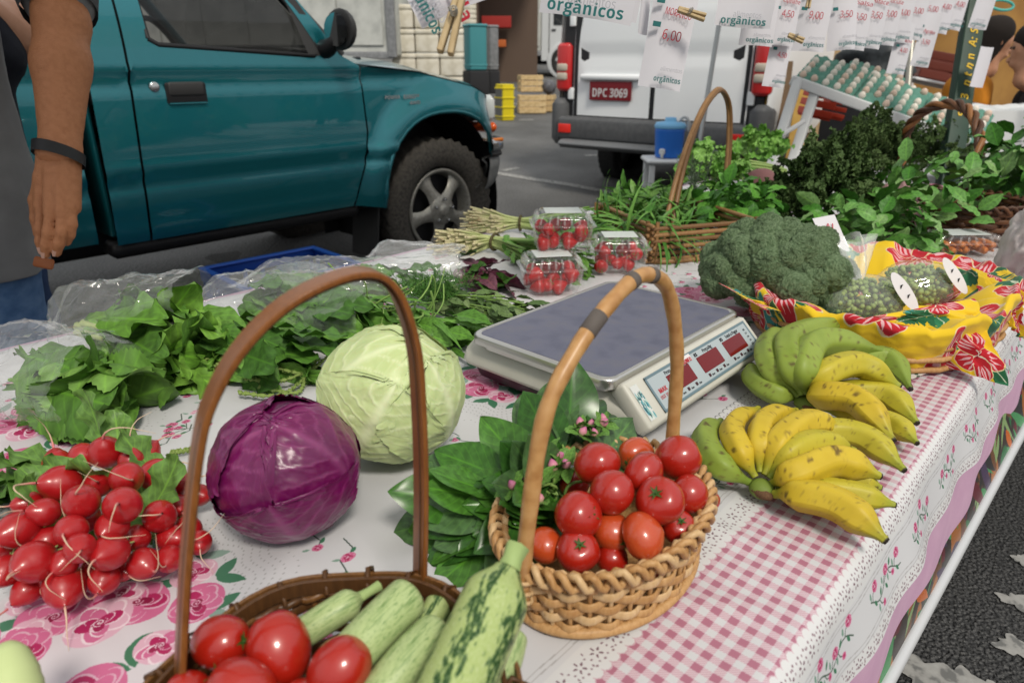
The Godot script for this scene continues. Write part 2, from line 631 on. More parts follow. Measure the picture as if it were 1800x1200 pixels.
func build_background() -> void:
	var cream := speckled("foam_cream", [lin(.50, .46, .36), lin(.66, .62, .52), lin(.72, .69, .60)], 0.8, 0.8, 0.02)
	var pale := speckled("pale_panel", [lin(.34, .35, .33), lin(.46, .47, .44), lin(.52, .53, .50)], 0.6, 0.5, 0.02, {}, 2)
	var dark := mat("dark_trim", lin(.02, .02, .022), 0.6)
	var steel := speckled("dull_steel", [lin(.16, .165, .17), lin(.28, .285, .29)], 0.5, 1.5, 0.03, {"metallic": 0.3}, 3)
	var glass := mat("dark_glass", lin(.015, .018, .02), 0.06)
	var rubber := speckled("far_rubber", [lin(.012, .012, .012), lin(.035, .034, .033)], 0.85, 3.0, 0.05)
	# market building far behind
	var xf := stand(700, 30)
	var b := thing("market_building", "long beige market building closing off the far side of the car park", "building", xf.origin)
	b.transform = xf
	var plaster := speckled("plaster", [lin(.36, .33, .27), lin(.50, .46, .38)], 0.9, 0.12, 0.02, {}, 6)
	box_part("wall", plaster, b, Vector3(0, 3, -1), Vector3(70, 6, 2))
	for i in 14:
		var w := box_part("window", dark, b, Vector3(-26 + i * 4.0, 3.4, 0.02), Vector3(1.8, 1.2, 0.12))
		box_part("pane", glass, w, Vector3(0, 0, 0.05), Vector3(1.6, 1.0, 0.06))
	box_part("base_course", pale, b, Vector3(0, 0.5, 0.03), Vector3(70, 1.0, 0.1))
	# grey cargo body behind the pickup
	xf = stand(470, 12.5, -3)
	var t := thing("cargo_trailer", "long pale grey panelled cargo trailer parked behind the teal pickup truck", "trailer", xf.origin)
	t.transform = xf
	box_part("cargo_box", pale, t, Vector3(-0.6, 2.2, -1.2), Vector3(5.9, 2.7, 2.3), 0.03)
	for i in 7:
		box_part("panel", pale, t, Vector3(-3.15 + i * 0.82, 2.25, -0.03), Vector3(0.79, 2.45, 0.03), 0.006)
	box_part("corner_post", steel, t, Vector3(2.32, 2.2, -0.02), Vector3(0.16, 2.75, 0.1))
	box_part("lower_rail", steel, t, Vector3(-0.6, 0.86, -0.03), Vector3(5.9, 0.12, 0.08))
	for i in [-2.4, -1.4, 1.2]:
		part("wheel", wheel_mesh(0.46, 0.28, false), rubber, t, Transform3D(Basis(Vector3.UP, PI / 2), Vector3(i, 0.46, -0.3)))
	# stack of cream foam boxes
	var i0 := 0
	for r in 4:
		for c in 3:
			xf = stand(712 + c * 42, 13.2, rnd(-4, 4))
			xf.origin.y += 0.03 + r * 0.42
			var fb := thing("foam_box", ["cream foam fish box at the bottom of the stack beside the pickup's bonnet", "cream foam box in the second tier of the stack", "cream foam box in the third tier of the stack", "cream foam box on top of the stack behind the bonnet"][r], "foam box", xf.origin, "cream foam boxes stacked behind the bonnet")
			fb.transform = xf
			box_part("tub", cream, fb, Vector3(0, 0.16, 0), Vector3(0.44, 0.31, 0.36), 0.02)
			box_part("lid", cream, fb, Vector3(0, 0.36, 0), Vector3(0.46, 0.09, 0.38), 0.02)
			i0 += 1
	# roller shutter and the dark open stall
	xf = stand(835, 16, 0)
	var st := thing("shutter_stall", "dark open kiosk with ribbed cream shutter beside it", "kiosk", xf.origin)
	st.transform = xf
	for r in 24:
		box_part("shutter_slat", cream, st, Vector3(-0.20, 0.4 + r * 0.1, 0.0), Vector3(0.5, 0.09, 0.04), 0.012)
	box_part("back_wall", mat("kiosk_brown", lin(.11, .075, .055), 0.8), st, Vector3(0.7, 1.5, -1.2), Vector3(1.6, 3.0, 0.1))
	box_part("side_wall", mat("kiosk_brown", lin(.11, .075, .055), 0.8), st, Vector3(0.05, 1.5, -0.6), Vector3(0.06, 3.0, 1.2))
	box_part("roof", mat("kiosk_brown", lin(.11, .075, .055), 0.8), st, Vector3(0.6, 3.0, -0.5), Vector3(1.9, 0.1, 1.6))
	box_part("shelf", mat("kiosk_red", lin(.30, .02, .015), 0.6), st, Vector3(0.5, 1.42, -0.7), Vector3(0.7, 0.25, 0.4))
	box_part("counter", mat("kiosk_orange", lin(.42, .10, .02), 0.6), st, Vector3(0.55, 0.95, -0.6), Vector3(0.35, 0.16, 0.4))
	# bins
	var teal := mat("teal_plastic", lin(.05, .22, .24), 0.45)
	for q in [[836, 12.0, "waste_bin", "tall teal plastic bin with a rolled rim standing beside the foam boxes", teal, .46, .72], [866, 12.6, "waste_bin", "narrow grey bin tucked against the teal one", steel, .26, .74]]:
		xf = stand(q[0], q[1], 25)
		xf.origin.y = pd(q[0], 124, q[1]).y
		var bn := thing(q[2], q[3], "bin", xf.origin)
		bn.transform = xf
		box_part("tub", q[4], bn, Vector3(0, q[6] * 0.5, 0), Vector3(q[5] * 0.7, q[6], q[5] * 0.7), 0.03)
		box_part("rim", q[4], bn, Vector3(0, q[6], 0), Vector3(q[5] * 0.76, 0.05, q[5] * 0.76), 0.02)
		box_part("handle_ridge", q[4], bn, Vector3(0, q[6] * 0.12, 0), Vector3(q[5] * 0.73, 0.05, q[5] * 0.73), 0.02)
		box_part("plinth", mat("dark_trim", Color.BLACK), bn, Vector3(0, -0.2, 0), Vector3(q[5] * 0.8, 0.4, q[5] * 0.8), 0.02)
	# yellow crate on end
	xf = stand(887, 10.6, 28)
	var y := thing("yellow_crate", "bright yellow plastic crate standing on end near the pickup's nose", "crate", xf.origin)
	y.transform = xf
	var yel := mat("yellow_plastic", lin(.62, .50, .015), 0.45)
	box_part("shell", yel, y, Vector3(0, 0.27, 0), Vector3(0.20, 0.54, 0.26), 0.012)
	box_part("side_panel", mat("yellow_crate_grey", lin(.12, .12, .11), 0.6), y, Vector3(-0.105, 0.25, 0), Vector3(0.012, 0.44, 0.22), 0.004)
	for k in 4:
		box_part("rib", yel, y, Vector3(0, 0.06 + k * 0.14, 0), Vector3(0.225, 0.025, 0.285), 0.006)
	# slatted wooden crates
	var pine := speckled("pine_slats", [lin(.40, .27, .12), lin(.56, .41, .21), lin(.64, .49, .28)], 0.7, 1.6, 0.03, {}, 9)
	for q in [[935, 11.4, 0.0, .45, .30, "slatted pine crate lying beneath the tilted crate", 6], [932, 11.7, .31, .38, .28, "slatted pine crate tilted up on top of another", 12], [968, 11.6, 0.0, .16, .28, "narrow pine crate beside the stacked pair", -12]]:
		xf = stand(q[0], q[1], q[6])
		xf.origin.y += q[2]
		var wc := thing("wooden_crate", q[5], "crate", xf.origin, "pine crates beside the yellow crate")
		wc.transform = xf
		for s in 3:
			for f in [-1, 1]:
				box_part("slat", pine, wc, Vector3(0, 0.05 + s * q[4] / 3.0, f * 0.15), Vector3(q[3], q[4] / 3.0 - 0.02, 0.012), 0.003)
				box_part("slat", pine, wc, Vector3(f * q[3] * 0.5, 0.05 + s * q[4] / 3.0, 0), Vector3(0.012, q[4] / 3.0 - 0.02, 0.30), 0.003)
		box_part("base_board", pine, wc, Vector3(0, 0.012, 0), Vector3(q[3], 0.012, 0.29), 0.003)
		for f in [-1, 1]:
			for g in [-1, 1]:
				box_part("corner_post", pine, wc, Vector3(f * (q[3] * 0.5 - 0.03), q[4] * 0.5, g * 0.13), Vector3(0.03, q[4], 0.03), 0.004)
	xf = stand(966, 11.6)
	xf.origin.y += 0.29
	var bagm := MB.new()
	bagm.grid(16, 12, func(a, e): var r = 0.11 * (1 + 0.25 * sin(a * 31.0 + e * 9.0) * sin(e * PI)); return Vector3(cos(a * TAU) * r * sin(e * PI), 0.11 - cos(e * PI) * 0.12, sin(a * TAU) * r * sin(e * PI)))
	var bg := part("rubbish_bag", bagm, mat("grey_bag", lin(.10, .10, .11), 0.3))
	bg.transform = xf
	tag(bg, "crumpled grey bag resting on the narrow pine crate", "bag")
	# small lorry: cargo box and cab
	xf = stand(945, 18.5, 4)
	var lo := thing("delivery_lorry", "small delivery lorry with grey cargo box and silver cab", "lorry", xf.origin)
	lo.transform = xf
	var white := mat("lorry_white", lin(.55, .57, .58), 0.35, {"clearcoat_enabled": true, "clearcoat": 0.4})
	box_part("cargo_box", pale, lo, Vector3(-1.15, 1.75, -0.9), Vector3(2.5, 2.2, 1.8), 0.03)
	for k in 3:
		box_part("panel", pale, lo, Vector3(-2.0 + k * 0.82, 1.78, 0.015), Vector3(0.78, 2.0, 0.03), 0.006)
	box_part("cargo_sill", steel, lo, Vector3(-1.15, 0.60, -0.02), Vector3(2.5, 0.12, 0.1))
	box_part("chassis", dark, lo, Vector3(-0.2, 0.45, -0.9), Vector3(4.2, 0.25, 1.2))
	var cab := MB.new()
	var prof := [Vector2(0.1, 0.42), Vector2(0.1, 2.05), Vector2(1.0, 2.05), Vector2(1.45, 1.35), Vector2(1.55, 0.9), Vector2(1.55, 0.42)]
	cab.grid(5, 1, func(a, e): var p = prof[int(round(a * 5))]; return Vector3(p.x, p.y, 0.02 - e * 1.75))
	for sgn in [0.02, -1.73]:
		var base := cab.v.size()
		for p in prof:
			cab.vert(Vector3(p.x, p.y, sgn))
		for k in range(1, 5):
			cab.tri(base, base + k, base + k + 1)
	part("cab", cab.mesh(0, false), white, lo, Vector3.ZERO)
	box_part("side_window", glass, lo, Vector3(0.72, 1.55, 0.03), Vector3(0.62, 0.5, 0.03))
	box_part("door_seam", dark, lo, Vector3(0.3, 1.2, 0.03), Vector3(0.015, 1.5, 0.02), 0.002)
	box_part("door_handle", dark, lo, Vector3(0.42, 1.18, 0.04), Vector3(0.12, 0.04, 0.03))
	var am := MB.new()
	am.lathe([Vector2(0.40, -0.01), Vector2(0.47, 0.02), Vector2(0.47, 0.05), Vector2(0.36, 0.05)], 28)
	part("wheel_arch", am, white, lo, Transform3D(Basis(Vector3.RIGHT, PI / 2), Vector3(0.72, 0.42, 0.0)))
	for wx in [0.72, -1.5]:
		var w := part("wheel", wheel_mesh(0.38, 0.24, false), rubber, lo, Transform3D(Basis(Vector3.UP, PI / 2), Vector3(wx, 0.38, -0.06)))
		var hub := MB.new()
		hub.lathe([Vector2(0.0, 0.05), Vector2(0.12, 0.04), Vector2(0.2, 0.0), Vector2(0.235, 0.03)], 20)
		part("hub", hub, steel, w, Transform3D(Basis(Vector3.FORWARD, -PI / 2), Vector3(0.06, 0, 0)))
	build_right_stalls()

func build_right_stalls() -> void:
	var steel := mat("white_tube", lin(.56, .57, .57), 0.4)
	var dark := mat("dark_trim", Color.BLACK)
	# plywood sheets leaning behind the egg stand
	var plyc := [[lin(.33, .22, .11), lin(.42, .29, .15)], [lin(.24, .15, .07), lin(.30, .20, .10)], [lin(.46, .27, .06), lin(.55, .34, .09)], [lin(.14, .09, .05), lin(.19, .12, .07)]]
	var k := 0
	for q in [[1362, 5.6, .34, 1.35, 0, "pale plywood sheet leaning beside the white van"], [1440, 5.9, .52, 2.1, 0, "tall tan plywood sheet standing behind the egg stand"], [1345, 5.2, .10, 1.15, 1, "narrow brown board leaning next to the van's bumper"], [1372, 5.0, .07, 1.2, 2, "orange brown plank leaning by the plywood"], [1392, 5.1, .08, 1.2, 3, "dark brown plank leaning by the plywood"], [1418, 4.9, .12, 1.05, 2, "orange brown board behind the egg stand's legs"]]:
		var xf := stand(q[0], q[1], rnd(-8, 8))
		xf.basis = xf.basis * Basis(Vector3.RIGHT, -0.08) * Basis(Vector3.FORWARD, rnd(-0.03, 0.05))
		var m := MB.new()
		m.box(Vector3(0, q[3] * 0.5, 0), Vector3(q[2], q[3], 0.018), 0.002)
		var o := part("plywood_sheet", m, speckled("plywood%d" % q[4], plyc[q[4]], 0.7, 1.4, 0.02, {}, 20 + q[4]))
		o.transform = xf
		tag(o, q[5], "board")
		k += 1
	# the canvas wall of the stall behind
	var xf2 := stand(1650, 9.5, 0)
	var wl := thing("canvas_wall", "ochre canvas wall closing the back of the neighbouring stall", "stall wall", xf2.origin)
	wl.transform = xf2
	var cl := MB.new()
	cl.grid(60, 8, func(a, e): return Vector3(-1.6 + a * 7.0, e * 3.4, 0.06 * sin(a * 60.0) + 0.03 * sin(a * 23.0 + e * 3.0)))
	part("canvas", cl.mesh(0), speckled("ochre_canvas", [lin(.26, .13, .04), lin(.40, .22, .06)], 0.9, 0.4, 0.02, {}, 31), wl, Vector3.ZERO)
	for px in [-1.6, 1.6, 4.6]:
		var pm := MB.new()
		pm.tube([Vector3(px, 0, 0.15), Vector3(px, 3.5, 0.15)], 0.03, 10)
		part("pole", pm, steel, wl, Vector3.ZERO)
	# egg stand: a sloping tray on white trestles
	var a := pd(1392, 136, 3.62)
	var b := pd(1705, 248, 3.30)
	var back := Vector3(-0.10, 0.06, -0.62)
	var es := thing("egg_stand", "sloping white trestle stand carrying green egg trays", "stand", Vector3(a.x, 0, a.z))
	var m1 := MB.new()
	m1.box((a + b) * 0.5 + Vector3(0, -0.012, 0), Vector3(0.045, 0.05, a.distance_to(b)), 0.006, frame(Vector3.ZERO, b - a, Vector3.UP).basis)
	part("front_rail", m1, steel, es)
	var m2 := MB.new()
	m2.flat_quad(a + Vector3(0, 0.0, 0), b, b + back, a + back)
	m2.flat_quad(a + Vector3(0, -0.02, 0), b + Vector3(0, -0.02, 0), b + back + Vector3(0, -0.02, 0), a + back + Vector3(0, -0.02, 0))
	part("shelf_board", m2.mesh(0), mat("shelf_white", lin(.5, .5, .49), 0.6), es)
	for q in [[1404, 134, 1366, 258], [1436, 150, 1400, 262], [1600, 205, 1590, 330], [1690, 240, 1680, 340]]:
		var top := pd(q[0], q[1] + 4, 3.60)
		var bot := pd(q[2], q[3], 3.58)
		bot = top + (bot - top) * ((top.y - gy(top.x, top.z)) / (top.y - bot.y))
		var lm := MB.new()
		lm.box((top + bot) * 0.5, Vector3(0.05, 0.03, top.distance_to(bot)), 0.006, frame(Vector3.ZERO, bot - top, Vector3.BACK).basis)
		part("leg", lm, steel, es)
	var br := MB.new()
	br.tube([pd(1366, 242, 3.55), pd(1416, 212, 3.5)], 0.012, 8)
	part("brace", br, steel, es)
	# egg trays
	var tray_mat := mat("egg_tray", lin(.10, .24, .19), 0.9)
	var egg := MB.new()
	var ep := []
	for i in 9:
		var t := PI * i / 8.0
		ep.append(Vector2(sin(t) * 0.0185, -cos(t) * 0.022 + (0.003 * (1 - cos(t)))))
	egg.lathe(ep, 10)
	var egg_mesh := egg.mesh()
	var egg_mats := [mat("egg_white", lin(.72, .66, .58), 0.5), mat("egg_pink", lin(.62, .47, .38), 0.5)]
	var tray := MB.new()
	tray.grid(24, 24, func(u, w): return Vector3((u - 0.5) * 0.31, 0.011 - 0.016 * (cos(u * 5 * TAU - PI) + cos(w * 5 * TAU - PI)) * 0.5 - (0.025 if u < 0.01 or u > 0.99 or w < 0.01 or w > 0.99 else 0.0), (w - 0.5) * 0.31))
	var tray_mesh := tray.mesh(0)
	var tier_words := ["at the bottom of its pile", "second in its pile", "topmost of its pile"]
	var si := 0
	var tilt := 0.30
	for s in [[0.20, 0.0, 2], [0.55, 0.0, 2], [0.90, 0.0, 2], [0.38, 0.34, 2], [0.74, 0.34, 1]]:
		for l in s[2]:
			var p: Vector3 = a.lerp(b, s[0]) + back * (0.27 + s[1]) + Vector3(0, 0.012 + l * 0.036, 0)
			var o := thing("egg_tray", "green tray of eggs %s, %s" % [tier_words[l], ["by the tan plywood", "second along the stand", "beside the green post", "behind the first two", "behind the last two"][si]], "egg tray", p, "egg trays on the white stand")
			o.basis = frame(Vector3.ZERO, (b - a), (b - a).cross(back) * -1.0 if (b - a).cross(back).y < 0 else (b - a).cross(back)).basis
			o.basis = o.basis * Basis(Vector3.BACK, tilt * signf(o.basis.x.dot(back)))
			part("tray", tray_mesh, tray_mat, o, Vector3.ZERO)
			var top: bool = l == s[2] - 1
			for ex in 5:
				for ez in 5:
					if top:
						if top and rng.randf() < 0.06:
							continue
						part("egg", egg_mesh, egg_mats[0 if rng.randf() < 0.7 else 1], o, Transform3D(Basis.from_euler(Vector3(rnd(-.1, .1), 0, rnd(-.1, .1))), Vector3((ex - 2.0) * 0.062, 0.008, (ez - 2.0) * 0.062)))
		si += 1
	# things behind the eggs
	for q in [["plastic_crate", 1438, 182, 4.3, .16, .16, .2, lin(.55, .05, .02), "red orange plastic crate beneath the egg stand", "crate"], ["plastic_crate", 1466, 190, 4.4, .10, .12, .2, lin(.50, .05, .02), "small red crate beneath the egg stand behind the kale", "crate"], ["produce_crate", 1652, 118, 5.2, .34, .20, .3, lin(.13, .03, .02), "dark red wooden crate on the far white shelf", "crate"]]:
		var p := pd(q[1], q[2], q[3])
		var o := thing(q[0], q[8], q[9], p)
		o.basis = Basis(Vector3.UP, deg_to_rad(42 - 10)) * Basis(Vector3.FORWARD, 0.18)
		var cm := mat(q[0] + str(q[1]), q[7], 0.5)
		for r in 3:
			for f in [-1, 1]:
				box_part("slat", cm, o, Vector3(0, (r - 1) * q[5] / 3.0, f * q[6] * 0.5), Vector3(q[4], q[5] / 3.0 - 0.012, 0.012), 0.003)
				box_part("slat", cm, o, Vector3(f * q[4] * 0.5, (r - 1) * q[5] / 3.0, 0), Vector3(0.012, q[5] / 3.0 - 0.012, q[6]), 0.003)
		box_part("base_board", cm, o, Vector3(0, -q[5] * 0.5, 0), Vector3(q[4], 0.012, q[6]), 0.003)
	var sh := thing("wall_shelf", "white shelf on posts behind the egg trays", "shelf", pd(1645, 148, 5.1))
	sh.basis = Basis(Vector3.UP, deg_to_rad(32)) * Basis(Vector3.FORWARD, 0.2)
	box_part("board", steel, sh, Vector3(0, 0, 0), Vector3(0.42, 0.03, 0.34))
	for f in [-1, 1]:
		box_part("post", steel, sh, Vector3(f * 0.19, -0.55, 0), Vector3(0.03, 1.1, 0.03))
	var tarp := thing("folded_tarpaulin", "dark grey folded tarpaulin heaped behind the first egg pile", "tarpaulin", pd(1535, 115, 5.0))
	var tm := MB.new()
	tm.grid(36, 18, func(u, w): var r = 0.20 * (1 + 0.22 * sin(u * 25.0 + w * 7.0) * sin(w * PI) + 0.15 * sin(w * 19.0 + u * 6.3)); return Vector3(cos(u * TAU) * r * sin(w * PI) * 1.1, -cos(w * PI) * 0.22, sin(u * TAU) * r * sin(w * PI)))
	part("tarpaulin_folds", tm, speckled("tarp_dark", [lin(.015, .018, .02), lin(.05, .06, .065)], 0.5, 3.0, 0.02, {}, 12), tarp, Vector3.ZERO)
	var tb := MB.new()
	tb.box(Vector3(0, -0.55, 0), Vector3(0.5, 0.7, 0.4), 0.02)
	part("support_box", tb, dark, tarp, Vector3.ZERO)
	# poles
	for q in [[1281, -60, 1222, 300, 4.6, .016, "thin grey metal stall pole standing in front of the white van", "stall_pole", lin(.30, .31, .31)], [1606, 40, 1597, 150, 4.4, .02, "grey metal pole behind the price cards near the dark crates", "stall_pole", lin(.33, .32, .28)]]:
		var top := pd(q[0], q[1], q[4])
		var bot := pd(q[2], q[3], q[4])
		bot = top + (bot - top) * ((top.y - gy(top.x, top.z)) / (top.y - bot.y))
		var pm := MB.new()
		pm.tube([bot, top + (top - bot) * 0.15], q[5], 10)
		var po := part(q[7], pm, mat("pole%d" % q[0], q[8], 0.35, {"metallic": 0.6}))
		tag(po, q[6], "pole")
	# dark green post with hand-painted yellow letters
	var gt := pd(1722, -40, 3.05)
	var gb := pd(1676, 260, 2.98)
	gb = gt + (gb - gt) * ((gt.y) / (gt.y - gb.y))
	var gpst := thing("painted_post", "dark green wooden post with yellow painted letters", "post", Vector3(gb.x, 0, gb.z))
	var gm := MB.new()
	var fb := frame(Vector3.ZERO, gt - gb, cam.transform.basis.z)
	gm.box((gt + gb) * 0.5, Vector3(0.085, 0.05, gt.distance_to(gb)), 0.005, fb.basis)
	part("post_body", gm, speckled("post_green", [lin(.008, .03, .018), lin(.016, .05, .03)], 0.5, 4.0, 0.02, {}, 14), gpst)
	var ym := mat("letter_yellow", lin(.62, .40, .02), 0.6)
	var along := (gt - gb).normalized()
	var right := fb.basis.x if fb.basis.x.dot(cam.transform.basis.x) > 0 else -fb.basis.x
	var nrm := right.cross(along)
	for q in [["SO", 54], ["A:", 80], ["n", 106], ["n", 122], ["t", 137], ["n", 152], ["3", 175], ["S", 205]]:
		var tt := inverse_lerp(-40.0, 260.0, float(q[1]))
		var c := gt.lerp(pd(1676, 260, 2.98), tt) + nrm * 0.027
		words(q[0], 0.034, ym, gpst, rel(gpst, Transform3D(Basis(right, along, nrm) * Basis(Vector3.BACK, rnd(1.2, 1.7)), c)), true, "letter")
	# white-covered table of the next stall, and a teal hanger
	var nt := thing("neighbour_table", "white covered table at the next stall beside the painted post", "table", pd(1800, 190, 3.9) * Vector3(1, 0, 1))
	var ty := pd(1800, 190, 3.9).y
	nt.basis = Basis(Vector3.UP, deg_to_rad(42))
	var wc := MB.new()
	wc.grid(24, 14, func(u, w): var e = maxf(absf(u - 0.5), absf(w - 0.5)) * 2.0; return Vector3((u - 0.5) * 1.0, ty + 0.02 * sin(u * 21.0) * sin(w * 17.0) - (0.5 * maxf(0, e - 0.88) / 0.12), (w - 0.5) * 0.6))
	part("cover", wc.mesh(0), mat("table_white", lin(.55, .56, .56), 0.7), nt, Vector3.ZERO)
	for f in [-0.4, 0.4]:
		box_part("leg", steel, nt, Vector3(f, ty * 0.5 - 0.03, 0.1), Vector3(0.04, ty - 0.08, 0.04))
	var hg := MB.new()
	var hp := []
	for i in 25:
		var an := TAU * i / 24.0
		hp.append(pd(1762 + 20 * cos(an) + 4 * sin(an), 9 + 9 * sin(an), 3.6))
	hg.tube(hp, 0.007, 8, false)
	hg.tube([pd(1762, 0, 3.6), pd(1764, -30, 3.6), pd(1764, -200, 3.6)], 0.003, 6)
	var ho := part("plastic_hanger", hg, mat("hanger_teal", lin(.08, .42, .36), 0.4))
	tag(ho, "teal plastic hanger loop hung beside the painted post", "hanger")
	# blue water jug on a white stool
	var jd := 4.7
	var xf := stand(1188, jd)
	var jy := pd(1188, 284, jd).y
	var sto := thing("plastic_stool", "low white plastic stool under the blue water jug", "stool", xf.origin)
	sto.transform = xf
	var wh := mat("stool_white", lin(.66, .67, .67), 0.45)
	var sh_y := jy - xf.origin.y
	box_part("seat", wh, sto, Vector3(0, sh_y - 0.02, 0), Vector3(0.34, 0.035, 0.30), 0.012)
	for f in [-1, 1]:
		for g in [-1, 1]:
			box_part("leg", wh, sto, Vector3(f * 0.13, (sh_y - 0.04) * 0.5, g * 0.11), Vector3(0.04, maxf(0.05, sh_y - 0.04), 0.04), 0.008)
	var jug := thing("water_jug", "blue insulated water jug with pale blue lid and white tap", "jug", xf.origin + Vector3(0, sh_y, 0))
	jug.basis = xf.basis.scaled(Vector3.ONE * 0.84)
	var jb := MB.new()
	jb.lathe([Vector2(0, 0), Vector2(0.105, 0), Vector2(0.112, 0.01), Vector2(0.125, 0.22), Vector2(0.128, 0.245), Vector2(0, 0.245)], 28)
	part("jug_body", jb, mat("jug_blue", lin(.03, .17, .62), 0.35), jug, Vector3.ZERO)
	var jl := MB.new()
	jl.lathe([Vector2(0.13, 0.24), Vector2(0.134, 0.26), Vector2(0.12, 0.285), Vector2(0.05, 0.295), Vector2(0.045, 0.325), Vector2(0, 0.328)], 28)
	part("lid", jl, mat("jug_lid", lin(.18, .45, .72), 0.35), jug, Vector3.ZERO)
	var jh := MB.new()
	jh.tube(spline([Vector3(0.05, 0.29, 0.05), Vector3(0.09, 0.335, 0.07), Vector3(0.135, 0.30, 0.07), Vector3(0.14, 0.22, 0.05)], 5), 0.014, 8)
	part("handle", jh, wh, jug, Vector3.ZERO)
	var jt := MB.new()
	jt.box(Vector3(-0.075, 0.055, 0.10), Vector3(0.045, 0.05, 0.05), 0.01)
	jt.box(Vector3(-0.08, 0.03, 0.13), Vector3(0.022, 0.045, 0.03), 0.006)
	part("tap", jt, wh, jug, Vector3.ZERO)

# ------------------------------------------------------------------ white van, seen from behind
func build_van() -> void:
	var d := 5.65
	var p := pd(1150, 150, d)
	var org := Vector3(p.x, 0, p.z)
	org.y = gy(org.x, org.z)
	# its rear faces the camera a little to the left of straight
	var v := thing("delivery_van", "white panel van seen from behind with dark red number plate", "van", org)
	v.rotation_degrees.y = 3.0
	var white := mat("van_white", lin(.80, .815, .82), 0.3, {"clearcoat_enabled": true, "clearcoat": 0.6, "clearcoat_roughness": 0.08})
	var dark := mat("van_dark", lin(.02, .02, .022), 0.5)
	var grey_p := speckled("van_bumper", [lin(.075, .077, .08), lin(.11, .112, .115)], 0.55, 2.0, 0.03)
	var red := mat("lamp_red", lin(.50, .008, .008), 0.12, {"clearcoat_enabled": true, "clearcoat": 1.0})
	var clear := mat("lamp_clear", lin(.50, .44, .36), 0.15)
	# body shell: rounded section swept forward (-z), width 1.98, floor .45, roof 2.35
	var sec := []
	for q in [[-0.94, 0.58], [-0.985, 0.68], [-0.99, 1.0], [-0.985, 1.35], [-0.95, 1.9], [-0.90, 2.22], [-0.78, 2.34], [0, 2.38], [0.78, 2.34], [0.90, 2.22], [0.95, 1.9], [0.985, 1.35], [0.99, 1.0], [0.985, 0.68], [0.94, 0.58]]:
		sec.append(Vector2(q[0], q[1]))
	var body := MB.new()
	var zs := [0.0, -0.05, -0.5, -1.5, -3.0, -3.9, -4.5, -5.0]
	body.grid(zs.size() - 1, sec.size() - 1, func(a, e): var i = int(round(a * (zs.size() - 1))); var q = sec[int(round(e * (sec.size() - 1)))]; var k = 0.97 if i == 0 else 1.0; var hy = q.y if i < 6 else lerpf(q.y, minf(q.y, 1.2), (i - 5) / 2.0); return Vector3(q.x * k, hy, zs[i]))
	part("body_shell", body.mesh(0), white, v, Vector3.ZERO)
	var bk := MB.new()
	bk.box(Vector3(0, 1.4, -0.03), Vector3(1.86, 1.82, 0.05), 0.02)
	part("rear_frame", bk, dark, v, Vector3.ZERO)
	# rear doors with pressed ribs and a dark seal between
	for s in [-1, 1]:
		var dm := MB.new()
		dm.grid(16, 30, func(a, e): var x = lerpf(0.022, 0.80, a); var y = lerpf(0.72, 2.28, e); var z = 0.02 - 0.03 * pow(a, 4.0) - 0.10 * pow(maxf(0, e - 0.3), 2.0); var dent = 0.012 if (absf(y - 1.22) < 0.04 or absf(y - 1.62) < 0.05) and a > 0.1 and a < 0.9 else 0.0; return Vector3(s * x, y, z - dent))
		var door := part("rear_door", dm.mesh(0), white, v, Vector3.ZERO)
		var gl := MB.new()
		gl.box(Vector3(s * 0.42, 1.92, -0.005), Vector3(0.6, 0.5, 0.02), 0.01)
		part("window", gl, mat("dark_glass", Color.BLACK), door, Vector3.ZERO)
		for hy in [0.9, 1.5]:
			var hm := MB.new()
			hm.box(Vector3(s * 0.83, hy, 0.0), Vector3(0.06, 0.10, 0.03), 0.008)
			part("hinge", hm, white, door, Vector3.ZERO)
		var cp := MB.new()
		cp.grid(1, 16, func(a, e): return Vector3(s * lerpf(0.80, 0.965, a), lerpf(0.66, 2.2, e), lerpf(0.0, -0.10, a) - 0.10 * pow(maxf(0, e - 0.3), 2.0)))
		part("corner_panel", cp.mesh(0), white, v, Vector3.ZERO)
		# tail lamp: tall, red-clear-red
		var lx: float = s * 0.905
		var lamp := MB.new()
		lamp.box(Vector3(lx, 1.12, 0.0), Vector3(0.15, 0.40, 0.10), 0.03)
		var lo := part("tail_lamp", lamp, red, v, Vector3.ZERO)
		for q in [1.12, 1.045]:
			var c2 := MB.new()
			c2.box(Vector3(lx, q, 0.045), Vector3(0.11, 0.065, 0.03), 0.012)
			part("clear_lens", c2, clear, lo, Vector3.ZERO)
		var rf := MB.new()
		rf.box(Vector3(s * 0.80, 0.61, 0.135), Vector3(0.13, 0.075, 0.02), 0.006)
		part("reflector", rf, mat("reflector_red", lin(.72, .03, .02), 0.2), v, Vector3.ZERO)
		var cap := MB.new()
		cap.box(Vector3(s * 0.93, 0.66, -0.02), Vector3(0.16, 0.40, 0.22), 0.05)
		part("bumper_corner", cap, grey_p, v, Vector3.ZERO)
		var w := part("wheel", wheel_mesh(0.36, 0.24), speckled("far_rubber", [grey(0), grey(1)], 0.85, 3.0), v, Vector3(s * 0.80, 0.36, -0.95))
		var wh := MB.new()
		wh.lathe([Vector2(0, .02), Vector2(.1, .02), Vector2(.2, 0), Vector2(.225, .03)], 20)
		part("hub", wh, grey_p, w, Transform3D(Basis(Vector3.FORWARD, -s * PI / 2), Vector3(s * 0.07, 0, 0)))
	var seal := MB.new()
	seal.box(Vector3(0, 1.42, -0.005), Vector3(0.05, 1.66, 0.03), 0.005)
	part("door_seal", seal, dark, v, Vector3.ZERO)
	var bm := MB.new()
	bm.box(Vector3(0, 0.61, 0.05), Vector3(1.80, 0.20, 0.16), 0.03)
	part("bumper", bm, grey_p, v, Vector3.ZERO)
	var stp := MB.new()
